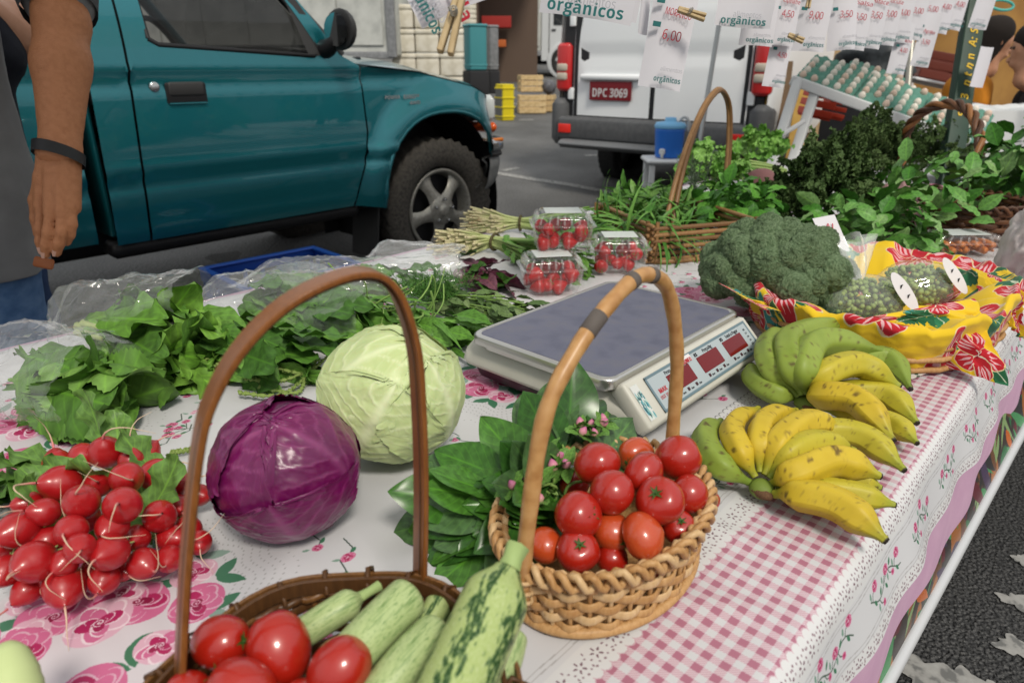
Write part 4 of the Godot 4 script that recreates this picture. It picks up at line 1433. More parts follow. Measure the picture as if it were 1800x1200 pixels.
func build_table() -> void:
	var z0 := 0.75
	var z1 := -4.0
	var xb := -1.475
	var t := thing("market_table", "long wooden market table under two cloths", "table", Vector3(-0.8, 0, -1.6))
	var wood := speckled("table_wood", [lin(.20, .13, .07), lin(.30, .20, .11)], 0.7, 2.0, 0.02)
	var met := mat("table_metal", lin(.35, .36, .36), 0.4, {"metallic": 0.5})
	for i in 5:
		var bm := MB.new()
		bm.box(Vector3(xb + 0.02 + 0.265 * (i + 0.5), TH - 0.021, (z0 + z1) * 0.5), Vector3(0.262, 0.026, z0 - z1 - 0.02), 0.003)
		part("plank", bm, wood, t)
	for z in [0.6, -1.6, -3.8]:
		for x in [xb + 0.08, -0.24]:
			var lm := MB.new()
			lm.box(Vector3(x, (TH - 0.036) * 0.5, z), Vector3(0.045, TH - 0.036, 0.045), 0.004)
			part("leg", lm, met, t)
	# printed plastic cloth; profile runs from the back edge over the top and down the front
	var cm := printed("plastic_cloth", cloth_image(), 0.38, {"uv1_scale": Vector3(1, 1, 1), "clearcoat_enabled": false})
	var m := MB.new()
	var nz := 560
	var prof := []                                     # (x, y, v in metres from the front hem)
	var hem := 0.105
	for i in 9:
		prof.append(Vector3(-0.098 - 0.016 * i / 8.0, TH - 0.092 + 0.072 * i / 8.0, 0.0825 * i / 8.0))
	for i in range(1, 6):
		var a := PI * 0.5 * i / 5.0
		prof.append(Vector3(-0.114 - 0.020 * (1 - cos(a)), TH - 0.020 + 0.020 * sin(a), 0.0825 + 0.0314 * i / 5.0))
	for i in range(1, 89):
		prof.append(Vector3(-0.134 - 0.015 * i, TH, 0.114 + 0.015 * i))
	prof.append(Vector3(xb - 0.012, TH - 0.012, 1.47))
	prof.append(Vector3(xb - 0.016, TH - 0.10, 1.56))
	var ns := FastNoiseLite.new()
	ns.seed = 3
	ns.frequency = 4.5
	for i in nz + 1:
		var z := lerpf(z0, z1, float(i) / nz)
		for q in prof:
			var p := Vector3(q.x, q.y, z)
			if q.z < 0.10:                              # the hem hangs in shallow waves
				var k: float = 1.0 - q.z / 0.10
				p.x += k * (0.004 * sin(z * 14.0) + 0.003 * sin(z * 37.0 + 1.0)) + 0.012 * k
				p.y += k * 0.004 * sin(z * 22.0)
			elif q.x < -0.15:
				p.y += 0.0022 * ns.get_noise_2d(p.x, p.z) + 0.0012 * ns.get_noise_2d(p.x * 4.0, p.z * 4.0) + 0.008 * maxf(0, ns.get_noise_2d(p.x * 1.3 + 9.0, p.z * 2.4 + p.x * 2.0) - 0.25)
				for cz in [-0.13, -0.62, -1.11, -1.6]:            # packing creases
					p.y += 0.0018 * exp(-pow((z - cz) / 0.012, 2.0))
				p.y += 0.0018 * exp(-pow((q.x + 0.47) / 0.014, 2.0)) + 0.0015 * exp(-pow((q.x + 0.90) / 0.014, 2.0))
			m.vert(p, Vector2((-z + 0.10) / 1.64, q.z / 1.64))
	var np := prof.size()
	for i in nz:
		for j in np - 1:
			var p := i * np + j
			m.quad(p, p + 1, p + np + 1, p + np)
	var cloth := part("printed_tablecloth", m.mesh(0), cm)
	tag(cloth, "white plastic tablecloth printed with pink gingham, lace and roses", "tablecloth")
	# pink undercloth, hanging lower
	var pk := MB.new()
	var pp := [Vector3(-0.084, TH - 0.235, 0), Vector3(-0.089, TH - 0.17, 0), Vector3(-0.099, TH - 0.12, 0), Vector3(-0.106, TH - 0.06, 0), Vector3(-0.119, TH - 0.018, 0), Vector3(-0.140, TH - 0.005, 0), Vector3(-0.8, TH - 0.005, 0), Vector3(xb - 0.006, TH - 0.005, 0), Vector3(xb - 0.012, TH - 0.25, 0)]
	for i in nz + 1:
		var z := lerpf(z0, z1, float(i) / nz)
		for j in pp.size():
			var p: Vector3 = pp[j]
			p.z = z
			if j < 4:
				p.x += (4 - j) * (0.0010 * sin(z * 9.0) + 0.0008 * sin(z * 25.0 + 2.0)) - 0.004
			pk.vert(p, Vector2(z, j))
	for i in nz:
		for j in pp.size() - 1:
			var p := i * pp.size() + j
			pk.quad(p, p + 1, p + pp.size() + 1, p + pp.size())
	var pc := part("pink_undercloth", pk.mesh(0), speckled("pink_cloth", [lin(.44, .25, .37), lin(.50, .30, .42)], 0.85, 3.0, 0.02, {"rim_enabled": true, "rim": 0.2}))
	tag(pc, "plain lilac pink cloth hanging below the printed tablecloth", "tablecloth")
	# printed banner laced below it, with its rod
	var bi := canvas(1024, 256, lin(.025, .018, .014))
	var r2 := RandomNumberGenerator.new()
	r2.seed = 21
	for k in 260:
		var c := [lin(.02, .12, .04), lin(.05, .22, .08), lin(.03, .02, .015), lin(.12, .05, .02), lin(.30, .10, .02), lin(.10, .012, .02), lin(.02, .02, .02), lin(.20, .30, .12), lin(.05, .03, .07)]
		var col: Color = c[r2.randi() % c.size()]
		var p := Vector2(r2.randf() * 1024, r2.randf() * 256)
		leaf_shape(bi, p, r2.randf_range(1.0, 2.0), r2.randf_range(60, 200), r2.randf_range(6, 40), col)
	for k in 9:
		leaf_shape(bi, Vector2(r2.randf() * 1024, r2.randf() * 200), r2.randf_range(1.0, 2.0), 90, 20, lin(.45, .10, .01))
	var ra := pt(1548, 1215, 0.44)
	var rb := pt(1806, 742, 0.44)
	var dirz := (rb - ra) / (rb.z - ra.z)
	var bn := MB.new()
	for i in 61:
		var z := lerpf(z0, z1, i / 60.0)
		var low := ra + dirz * (z - ra.z)
		for j in 7:
			var e := j / 6.0
			bn.vert(Vector3(-0.112, TH - 0.15, z).lerp(low, e) + Vector3(0.004 * sin(z * 6.0 + e * 3.0) * sin(e * PI), 0, 0), Vector2(-z * 0.55, e))
	for i in 60:
		for j in 6:
			var p := i * 7 + j
			bn.quad(p, p + 1, p + 8, p + 7)
	var bo := thing("printed_banner", "dark vinyl banner printed with vegetables hanging from the table's front", "banner", Vector3(-0.1, 0.44, -1.6))
	part("vinyl_sheet", bn.mesh(0), printed("banner_print", bi, 0.35), bo)
	var rod := MB.new()
	rod.tube([ra + dirz * (z0 - ra.z), ra + dirz * (z1 - ra.z)], 0.011, 12)
	part("rod", rod, mat("rod_white", lin(.55, .56, .57), 0.3, {"metallic": 0.2}), bo)

func build_added_canopy() -> void:
	# cloth roof added out of view, to cut the top light on the table
	var o := thing("added_canopy", "unseen white cloth canopy added over the market table to shade it", "canopy", Vector3(-1.3, 0, -1.7))
	var m := MB.new()
	m.grid(24, 30, func(a, e): return Vector3(lerpf(-1.9, -0.35, a), 2.30 + 0.2 * sin(a * PI) - 0.03 * sin(e * PI * 3.0) * sin(e * PI * 3.0), lerpf(1.2, -4.6, e)))
	part("added_roof_cloth", m.mesh(0), mat("added_canopy_cloth", lin(.72, .72, .71), 0.9, {"backlight_enabled": true, "backlight": Color(1.0, 1.0, 0.99)}), o)
	for p in [Vector3(-1.9, 0, 1.2), Vector3(-0.35, 0, 1.2), Vector3(-0.35, 0, -4.6)]:  # poles that carry the added canopy, also out of view
		var pm := MB.new()
		pm.tube([p, p + Vector3(0, 2.3, 0)], 0.016, 10)
		part("pole", pm, mat("added_canopy_pole", lin(.30, .31, .31), 0.35, {"metallic": 0.6}), o)

# ------------------------------------------------------------------ people
# bones [a, b, ra, rb]: tapered capsules joined with a smooth minimum and meshed as surface nets
func blob(bones: Array, cell: float, k := 0.02, into: MB = null) -> MB:
	var lo := Vector3.ONE * 1e9
	var hi := -lo
	for b in bones:
		var r := maxf(b[2], b[3]) + cell * 2 + k
		lo = lo.min(b[0] - Vector3.ONE * r).min(b[1] - Vector3.ONE * r)
		hi = hi.max(b[0] + Vector3.ONE * r).max(b[1] + Vector3.ONE * r)
	var n := Vector3i(((hi - lo) / cell).ceil()) + Vector3i.ONE * 2
	var f := PackedFloat32Array()
	f.resize(n.x * n.y * n.z)
	f.fill(1.0)
	for b in bones:
		var r := maxf(b[2], b[3]) + cell * 2 + k
		var p0: Vector3 = (b[0].min(b[1]) - Vector3.ONE * r - lo) / cell
		var p1: Vector3 = (b[0].max(b[1]) + Vector3.ONE * r - lo) / cell
		var ab: Vector3 = b[1] - b[0]
		var l2 := maxf(1e-9, ab.length_squared())
		for x in range(maxi(0, int(p0.x)), mini(n.x - 1, int(p1.x) + 1) + 1):
			for y in range(maxi(0, int(p0.y)), mini(n.y - 1, int(p1.y) + 1) + 1):
				for z in range(maxi(0, int(p0.z)), mini(n.z - 1, int(p1.z) + 1) + 1):
					var p: Vector3 = lo + Vector3(x, y, z) * cell - b[0]
					var t := clampf(p.dot(ab) / l2, 0.0, 1.0)
					var d: float = (p - ab * t).length() - lerpf(b[2], b[3], t)
					var i := (x * n.y + y) * n.z + z
					var o := f[i]
					var h := maxf(0.0, k - absf(d - o)) / k
					f[i] = minf(d, o) - h * h * k * 0.25
	var m := into if into else MB.new()
	var at := {}
	var off := [0, 1, n.z, n.z + 1, n.y * n.z, n.y * n.z + 1, n.y * n.z + n.z, n.y * n.z + n.z + 1]
	for x in n.x - 1:
		for y in n.y - 1:
			var row := (x * n.y + y) * n.z
			for z in n.z - 1:
				var i := row + z
				if f[i] == 1.0 and f[i + off[7]] == 1.0:
					continue
				var neg := 0
				for c in off:
					if f[i + c] < 0.0:
						neg += 1
				if neg == 0 or neg == 8:
					continue
				var s := Vector3.ZERO
				var cnt := 0
				for e in [[0, 1], [2, 3], [4, 5], [6, 7], [0, 2], [1, 3], [4, 6], [5, 7], [0, 4], [1, 5], [2, 6], [3, 7]]:
					var a := f[i + off[e[0]]]
					var b := f[i + off[e[1]]]
					if (a < 0.0) != (b < 0.0):
						var t := a / (a - b)
						var pa := Vector3(e[0] >> 2, (e[0] >> 1) & 1, e[0] & 1)
						var pb := Vector3(e[1] >> 2, (e[1] >> 1) & 1, e[1] & 1)
						s += pa.lerp(pb, t)
						cnt += 1
				at[i] = m.vert(lo + (Vector3(x, y, z) + s / cnt) * cell)
	for i in at:
		var z: int = i % n.z
		var y: int = (i / n.z) % n.y
		var x: int = i / (n.z * n.y)
		for ax in 3:
			var st: int = [n.y * n.z, n.z, 1][ax]
			var u: int = [n.z, 1, n.y * n.z][ax]
			var w: int = [1, n.y * n.z, n.z][ax]
			if (f[i] < 0.0) == (f[i + st] < 0.0):
				continue
			if not (at.has(i - u) and at.has(i - w) and at.has(i - u - w)):
				continue
			if f[i] < 0.0:
				m.quad(at[i], at[i - w], at[i - u - w], at[i - u])
			else:
				m.quad(at[i], at[i - u], at[i - u - w], at[i - w])
	return m

func cloth_noise(m: MB, amp: float, freq: float, seed_: int) -> MB:      # soft folds in clothing
	var ns := FastNoiseLite.new()
	ns.seed = seed_
	ns.frequency = freq
	for i in m.v.size():
		var p := m.v[i]
		m.v[i] = p + Vector3(ns.get_noise_3d(p.x, p.y * 0.45, p.z), 0, ns.get_noise_3d(p.z + 9.0, p.y * 0.45, p.x)) * amp
	return m

func head_bones(o: Vector3, fwd: Vector3, s := 1.0) -> Array:
	var side := Vector3.UP.cross(fwd).normalized()
	var u := Vector3.UP
	var r := []
	r.append([o, o + u * 0.09 * s, 0.055 * s, 0.055 * s])                                               # neck
	r.append([o + u * 0.19 * s - fwd * 0.02 * s, o + u * 0.21 * s + fwd * 0.025 * s, 0.088 * s, 0.082 * s])     # skull
	r.append([o + u * 0.11 * s + fwd * 0.045 * s, o + u * 0.15 * s + fwd * 0.04 * s, 0.045 * s, 0.06 * s])      # jaw
	r.append([o + u * 0.175 * s + fwd * 0.10 * s, o + u * 0.145 * s + fwd * 0.118 * s, 0.010 * s, 0.015 * s])   # nose
	for k in [-1, 1]:
		r.append([o + u * 0.15 * s + side * k * 0.083 * s, o + u * 0.19 * s + side * k * 0.088 * s, 0.012 * s, 0.014 * s])
		r.append([o + u * 0.195 * s + fwd * 0.085 * s + side * k * 0.03 * s, o + u * 0.193 * s + fwd * 0.08 * s + side * k * 0.05 * s, 0.013 * s, 0.011 * s])
	r.append([o + u * 0.115 * s + fwd * 0.095 * s - side * 0.018 * s, o + u * 0.115 * s + fwd * 0.095 * s + side * 0.018 * s, 0.010 * s, 0.010 * s])
	return r
func face_parts(p: Node3D, o: Vector3, fwd: Vector3, hair: Material, s := 1.0, long_hair := false) -> void:
	var side := Vector3.UP.cross(fwd).normalized()
	var hb := [[o + Vector3.UP * 0.22 * s - fwd * 0.03 * s, o + Vector3.UP * 0.235 * s + fwd * 0.015 * s, 0.09 * s, 0.082 * s], [o + Vector3.UP * 0.17 * s - fwd * 0.055 * s, o + Vector3.UP * 0.12 * s - fwd * 0.06 * s, 0.07 * s, 0.05 * s]]
	if long_hair:
		hb.append([o + Vector3.UP * 0.215 * s - fwd * 0.02 * s, o + Vector3.UP * 0.09 * s - fwd * 0.07 * s, 0.106 * s, 0.085 * s])
		hb.append([o + Vector3.UP * 0.19 * s - fwd * 0.10 * s, o + Vector3.UP * 0.15 * s - fwd * 0.15 * s, 0.045 * s, 0.05 * s])
	part("hair", blob(hb, 0.012, 0.03), hair, p)
	for k in [-1, 1]:
		var e := MB.new()
		e.lathe([Vector2(0, -0.011), Vector2(0.008, -0.008), Vector2(0.011, 0), Vector2(0.008, 0.008), Vector2(0, 0.011)], 10, o + Vector3.UP * 0.178 * s + fwd * 0.093 * s + side * k * 0.032 * s)
		part("eye", e, mat("eye_dark", lin(.03, .02, .015), 0.2), p)

func build_people() -> void:
	var skin_m := speckled("skin_tan", [lin(.32, .125, .052), lin(.39, .16, .070), lin(.44, .19, .088)], 0.55, 9.0, 0.03, {}, 51)
	relief(skin_m, "skin_relief", 0.16, 0.12, 52)
	var jeans := speckled("jeans_blue", [lin(.035, .085, .19), lin(.07, .14, .27), lin(.12, .20, .34)], 0.9, 4.0, 0.02, {}, 53)
	var greys := speckled("grey_shirt", [lin(.135, .137, .138), lin(.175, .177, .178)], 0.95, 3.0, 0.02, {"rim_enabled": true, "rim": 0.25}, 54)
	var hair := mat("hair_dark", lin(.014, .010, .008), 0.95)
	# the seller behind the table, in a grey T-shirt
	var base := pd(-92, 520, 1.56)
	base.y = 0
	var man := thing("person", "person in grey T-shirt and blue jeans with a black wristband, arm hanging", "person", base)
	var fwd := Vector3(0.88, 0, 0.47).normalized()
	var side := Vector3(0.47, 0, -0.88).normalized()      # towards the hanging arm
	var sh := pd(62, -185, 1.50)
	var el := pd(108, 38, 1.42)
	var wr := pd(101, 268, 1.37)
	var kn := func(x, y, d = 1.36): return pd(x, y, d)
	var sk := []
	sk.append([sh, el, 0.060, 0.050])
	sk.append([el, el.lerp(wr, 0.35), 0.051, 0.051])
	sk.append([el.lerp(wr, 0.35), wr, 0.051, 0.031])
	sk.append([el.lerp(wr, 0.3) + cam.transform.basis.x * 0.008, wr + cam.transform.basis.x * 0.014, 0.045, 0.026])
	sk.append([wr - cam.transform.basis.x * 0.014, wr + cam.transform.basis.x * 0.016, 0.026, 0.026])
	# other arm, mostly out of view
	var sh2: Vector3 = base + Vector3.UP * 1.42 - side * 0.20
	sk.append([sh2, base + Vector3.UP * 1.12 - side * 0.27, 0.058, 0.046])
	sk.append([base + Vector3.UP * 1.12 - side * 0.27, base + Vector3.UP * 0.88 - side * 0.25 + fwd * 0.08, 0.044, 0.032])
	var neck: Vector3 = base + Vector3.UP * 1.47
	sk.append([sh, base + Vector3.UP * 1.40, 0.05, 0.08])
	sk.append([sh2, base + Vector3.UP * 1.40, 0.05, 0.08])
	sk.append([base + Vector3.UP * 1.40, neck, 0.08, 0.055])
	sk.append_array(head_bones(neck, fwd))
	var sm := blob(sk, 0.012, 0.02)
	# the hand: palm and five fingers on a finer grid
	var hn := []
	var roots := [[72, 362, 1.372], [89, 370, 1.352], [109, 372, 1.350], [125, 364, 1.360]]
	var tips := [[[70, 402, 1.366], [70, 424, 1.372], [73, 440, 1.378]], [[84, 408, 1.345], [80, 430, 1.352], [79, 447, 1.362]], [[107, 408, 1.345], [103, 428, 1.352], [99, 444, 1.362]], [[126, 394, 1.356], [123, 412, 1.362], [117, 426, 1.372]]]
	var radii := [0.0105, 0.0110, 0.0108, 0.0095]
	for i in 4:
		var r0: Vector3 = kn.call(roots[i][0], roots[i][1], roots[i][2])
		var w0: Vector3 = wr + cam.transform.basis.x * (0.020 * (i - 1.5) / 1.5)
		hn.append([w0, r0, 0.021, 0.0145])
		hn.append([w0 + cam.transform.basis.z * -0.012, r0 + cam.transform.basis.z * -0.010, 0.018, 0.012])
		var prev := r0
		for j in 3:
			var q: Vector3 = kn.call(tips[i][j][0], tips[i][j][1], tips[i][j][2])
			hn.append([prev, q, radii[i] * (1.0 - 0.06 * j), radii[i] * (0.96 - 0.08 * j)])
			prev = q
	var th0: Vector3 = kn.call(74, 312, 1.372)
	var th1: Vector3 = kn.call(61, 352, 1.382)
	hn.append([wr, th0, 0.018, 0.016])
	hn.append([th0, th1, 0.0155, 0.012])
	hn.append([th1, kn.call(62, 385, 1.392), 0.012, 0.010])
	hn.append([kn.call(62, 385, 1.392), kn.call(66, 412, 1.398), 0.010, 0.0085])
	blob(hn, 0.0035, 0.006, sm)
	# second hand
	var w2: Vector3 = base + Vector3.UP * 0.88 - side * 0.25 + fwd * 0.08
	var h2 := []
	for i in 4:
		var o := fwd * (0.018 * (i - 1.5))
		h2.append([w2 + o * 0.6, w2 + o - Vector3.UP * 0.09, 0.02, 0.013])
		h2.append([w2 + o - Vector3.UP * 0.09, w2 + o * 1.1 - Vector3.UP * (0.13 + 0.006 * i) + side * 0.01, 0.0105, 0.009])
		h2.append([w2 + o * 1.1 - Vector3.UP * (0.13 + 0.006 * i) + side * 0.01, w2 + o * 1.1 - Vector3.UP * (0.165 + 0.006 * i) + side * 0.025, 0.009, 0.008])
	h2.append([w2, w2 + fwd * 0.045 - Vector3.UP * 0.05, 0.016, 0.012])
	h2.append([w2 + fwd * 0.045 - Vector3.UP * 0.05, w2 + fwd * 0.05 - Vector3.UP * 0.10, 0.012, 0.009])
	blob(h2, 0.006, 0.006, sm)
	part("body", sm.mesh(1, false), skin_m, man)
	face_parts(man, neck, fwd, hair)
	# nails
	for i in 4:
		var a: Vector3 = kn.call(tips[i][1][0], tips[i][1][1], tips[i][1][2])
		var b: Vector3 = kn.call(tips[i][2][0], tips[i][2][1], tips[i][2][2])
		var dir := (b - a).normalized()
		var up := (cam.transform.basis.z - dir * cam.transform.basis.z.dot(dir)).normalized()
		var nm := MB.new()
		nm.grid(6, 6, func(u, w): var s = (w * 2 - 1); return b + dir * lerpf(-0.008, 0.0062 * (1 - 0.25 * s * s), u) + up.cross(dir) * s * 0.0050 * (1.0 - 0.15 * u) + up * (radii[i] * 0.80 + 0.0012 - 0.002 * s * s - 0.0018 * u * u))
		part("fingernail", nm.mesh(0), mat("nail", lin(.55, .32, .24), 0.3), man)
	# shirt: torso and sleeves
	var c := func(y: float, w: float, d: float) -> Vector3: return base + Vector3.UP * y + side * w + fwd * d
	var ts := []
	for k in [-1, 1]:
		ts.append([c.call(1.36, k * 0.10, 0), c.call(0.98, k * 0.085, 0.02), 0.135, 0.13])
		ts.append([c.call(0.98, k * 0.085, 0.03), c.call(0.79, k * 0.09, 0.01), 0.138, 0.128])
	ts.append([c.call(1.22, 0, 0.05), c.call(0.95, 0, 0.075), 0.13, 0.14])
	ts.append([c.call(1.40, 0, 0), sh, 0.09, 0.085])
	ts.append([sh, sh.lerp(el, 0.80), 0.085, 0.072])
	ts.append([c.call(1.40, 0, 0), sh2, 0.09, 0.085])
	ts.append([sh2, c.call(1.18, -0.255, 0), 0.085, 0.072])
	var tm := cloth_noise(blob(ts, 0.016, 0.06), 0.014, 7.0, 5)
	for i in tm.v.size():                                # the hem is cut level
		if tm.v[i].y < 0.785:
			tm.v[i].y = 0.785 + (tm.v[i].y - 0.785) * 0.1
	part("shirt", tm.mesh(1, false), greys, man)
	# a darker ribbed cuff round the sleeve end
	var cuff := MB.new()
	cuff.tube([sh.lerp(el, 0.80), sh.lerp(el, 0.93)], [0.078, 0.070], 24, false)
	part("sleeve_cuff", cuff.mesh(1), mat("cuff_dark", lin(.06, .062, .066), 0.95), man)
	var js := []
	for k in [-1, 1]:
		js.append([c.call(0.93, k * 0.08, 0), c.call(0.52, k * 0.10, 0.02), 0.118, 0.082])
		js.append([c.call(0.52, k * 0.10, 0.02), c.call(0.09, k * 0.11, 0), 0.080, 0.06])
	js.append([c.call(0.88, -0.09, -0.01), c.call(0.88, 0.10, -0.01), 0.125, 0.125])
	part("jeans", cloth_noise(blob(js, 0.018, 0.04), 0.010, 9.0, 6).mesh(1, false), jeans, man)
	for k in [-1, 1]:
		var bo := blob([[c.call(0.05, k * 0.11, -0.06), c.call(0.045, k * 0.115, 0.14), 0.05, 0.045]], 0.012, 0.02)
		part("shoe", bo, mat("shoe_dark", lin(.03, .028, .026), 0.6), man)
	# brown belt end, pocket seam, wristband
	var bl := MB.new()
	bl.box(pd(76, 462, 1.43), Vector3(0.044, 0.022, 0.008), 0.004, cam.transform.basis * Basis(Vector3.BACK, -0.2))
	part("belt", bl, mat("belt_leather", lin(.28, .085, .025), 0.5), man)
	var wbm := MB.new()
	var wp := []
	var axis := (wr - el).normalized()
	var rx := (cam.transform.basis.x - axis * cam.transform.basis.x.dot(axis)).normalized()
	var rz := axis.cross(rx)
	for i in 33:
		var a := TAU * i / 32.0
		wp.append(wr + axis * (0.004 + 0.014 * cos(a)) + rx * cos(a) * 0.0480 + rx * 0.002 + rz * sin(a) * 0.043)
	for i in 32:
		var p0: Vector3 = wp[i]
		var p1: Vector3 = wp[i + 1]
		wbm.flat_quad(p0 - axis * 0.012, p1 - axis * 0.012, p1 + axis * 0.012, p0 + axis * 0.012)
	part("wristband", wbm.mesh(0), mat("band_black", lin(.012, .012, .013), 0.5), man)
	# a second person behind, arms folded, in dark clothes
	var b2 := pd(-30, 520, 2.05)
	b2.y = 0
	var p2 := thing("person", "person in dark navy clothes with folded bare arms behind the seller", "person", b2)
	var c2 := func(y: float, w: float, d: float) -> Vector3: return b2 + Vector3.UP * y + side * w + fwd * d
	var navy := speckled("navy_cloth", [lin(.008, .009, .014), lin(.018, .02, .028)], 0.9, 3.0, 0.02, {}, 55)
	var s2 := []
	var a0 := pd(64, 78, 1.93)
	s2.append([c2.call(1.34, 0.20, 0), a0, 0.055, 0.047])
	s2.append([a0, pd(-20, 72, 1.84), 0.049, 0.040])
	s2.append([pd(-20, 72, 1.84), pd(-95, 66, 1.82), 0.040, 0.030])
	s2.append([c2.call(1.34, -0.20, 0), c2.call(1.10, -0.24, 0.06), 0.055, 0.046])
	s2.append([c2.call(1.10, -0.24, 0.06), c2.call(1.16, 0.02, 0.20), 0.044, 0.03])
	s2.append([pd(40, 30, 1.90), pd(-20, 12, 1.86), 0.040, 0.034])
	for i in 4:
		s2.append([pd(-95, 66, 1.82), pd(-150, 50 + i * 14, 1.82), 0.018, 0.009])
	s2.append([c2.call(1.38, 0, 0), c2.call(1.44, 0, 0), 0.08, 0.055])
	s2.append_array(head_bones(c2.call(1.44, 0, 0), fwd))
	part("body", blob(s2, 0.015, 0.02).mesh(1, false), speckled("skin_warm", [lin(.44, .215, .125), lin(.52, .27, .17)], 0.5, 6.0, 0.02, {}, 56), p2)
	face_parts(p2, c2.call(1.44, 0, 0), fwd, hair, 1.0, true)
	var d2 := []
	for k in [-1, 1]:
		d2.append([c2.call(1.32, k * 0.09, 0), c2.call(0.95, k * 0.08, 0), 0.125, 0.12])
		d2.append([c2.call(1.34, k * 0.17, 0), c2.call(1.25, k * 0.20, 0.01), 0.075, 0.07])
	part("top", cloth_noise(blob(d2, 0.02, 0.05), 0.012, 7.0, 8).mesh(1, false), navy, p2)
	var l2 := []
	for k in [-1, 1]:
		l2.append([c2.call(0.92, k * 0.08, 0), c2.call(0.5, k * 0.09, 0), 0.118, 0.08])
		l2.append([c2.call(0.5, k * 0.09, 0), c2.call(0.06, k * 0.09, 0), 0.078, 0.055])
	part("jeans", cloth_noise(blob(l2, 0.022, 0.04), 0.010, 9.0, 9).mesh(1, false), mat("jeans_dark", lin(.02, .04, .10), 0.9), p2)
	for k in [-1, 1]:
		part("shoe", blob([[c2.call(0.05, k * 0.09, -0.05), c2.call(0.045, k * 0.09, 0.13), 0.048, 0.042]], 0.014, 0.02), mats["shoe_dark"], p2)
	# shoppers at the next stall, seen past the painted post
	for q in [[1748, 78, 4.6, "orange_top", lin(.55, .20, .015), "person in an orange top bending over the next stall", 62.0], [1812, 92, 4.3, "black_top", lin(.012, .012, .014), "person in a black top at the next stall facing the one in orange", -150.0]]:
		var hd := pd(q[0], q[1], q[2])
		var f3 := Vector3(0.82, 0, -0.57).normalized() if q[6] > 0 else Vector3(-0.9, 0, 0.3).normalized()
		var b3 := Vector3(hd.x, gy(hd.x, hd.z), hd.z) - f3 * 0.12
		var hgt := hd.y - b3.y                          # chin to ground
		var p3 := thing("person", q[5], "person", b3)
		var s3 := Vector3.UP.cross(f3)
		var nk := Vector3(hd.x, hd.y - 0.16, hd.z)
		var c3 := func(y: float, w: float, d: float) -> Vector3: return b3 + Vector3.UP * y + s3 * w + f3 * d
		var top := nk.y - b3.y - 0.05
		var bones := []
		bones.append([c3.call(top, 0, 0.02), nk, 0.07, 0.05])
		for k in [-1, 1]:
			bones.append([c3.call(top - 0.04, k * 0.17, 0.02), c3.call(top - 0.30, k * 0.22, 0.06), 0.05, 0.042])
			bones.append([c3.call(top - 0.30, k * 0.22, 0.06), c3.call(top - 0.36, k * 0.12, 0.28), 0.041, 0.028])
			for i in 4:
				bones.append([c3.call(top - 0.36, k * 0.12 + (i - 1.5) * 0.012, 0.29), c3.call(top - 0.385, k * 0.11 + (i - 1.5) * 0.018, 0.37 - 0.008 * absf(i - 1.5)), 0.014, 0.009])
			bones.append([c3.call(top - 0.36, k * 0.10, 0.29), c3.call(top - 0.36, k * 0.06, 0.33), 0.013, 0.010])
		bones.append_array(head_bones(nk, (f3 + Vector3.DOWN * 0.3).normalized()))
		part("body", blob(bones, 0.018, 0.02).mesh(1, false), mats["skin_warm"], p3)
		face_parts(p3, nk, f3, mats["hair_dark"], 1.05, true)
		var tb := []
		for k in [-1, 1]:
			tb.append([c3.call(top - 0.08, k * 0.09, 0.02), c3.call(top - 0.50, k * 0.09, 0), 0.11, 0.12])
			tb.append([c3.call(top - 0.05, k * 0.16, 0.02), c3.call(top - 0.16, k * 0.195, 0.03), 0.065, 0.062])
		part("top", cloth_noise(blob(tb, 0.024, 0.05), 0.012, 7.0, 12).mesh(1, false), mat(q[3], q[4], 0.9), p3)
		var lb := []
		for k in [-1, 1]:
			lb.append([c3.call(top - 0.52, k * 0.08, 0), c3.call(0.45, k * 0.09, 0), 0.115, 0.08])
			lb.append([c3.call(0.45, k * 0.09, 0), c3.call(0.05, k * 0.09, 0), 0.075, 0.05])
		part("trousers", blob(lb, 0.026, 0.04).mesh(1, false), mat("trousers_grey", lin(.05, .055, .05), 0.9), p3)

# ------------------------------------------------------------------ weighing scale
func rounded_ring(c: Vector3, hx: float, hz: float, r: float, n := 6) -> Array:
	var out := []
	for q in [[1, 1, 0.0], [-1, 1, PI / 2], [-1, -1, PI], [1, -1, PI * 1.5]]:
		for i in n + 1:
			var a: float = q[2] + PI / 2 * i / n
			out.append(c + Vector3(q[0] * (hx - r) + cos(a) * r, 0, q[1] * (hz - r) + sin(a) * r))
	return out
func loft(rings: Array, cap_top := true, cap_bottom := true) -> MB:
	var m := MB.new()
	var n: int = rings[0].size()
	for r in rings:
		for i in n + 1:
			var p: Vector3 = r[i % n]
			m.vert(p, Vector2(p.x, p.z))
	for k in rings.size() - 1:
		for i in n:
			var p := k * (n + 1) + i
			m.quad(p, p + 1, p + n + 2, p + n + 1)
	for e in [[cap_bottom, 0], [cap_top, rings.size() - 1]]:
		if e[0]:
			var mid := Vector3.ZERO
			for p in rings[e[1]]:
				mid += p
			mid /= n
			var c := m.vert(mid, Vector2(mid.x, mid.z))
			var base := m.v.size()
			for i in n + 1:
				var p: Vector3 = rings[e[1]][i % n]
				m.vert(p, Vector2(p.x, p.z))
			for i in n:
				if e[1] == 0:
					m.tri(c, base + i + 1, base + i)
				else:
					m.tri(c, base + i, base + i + 1)
	return m

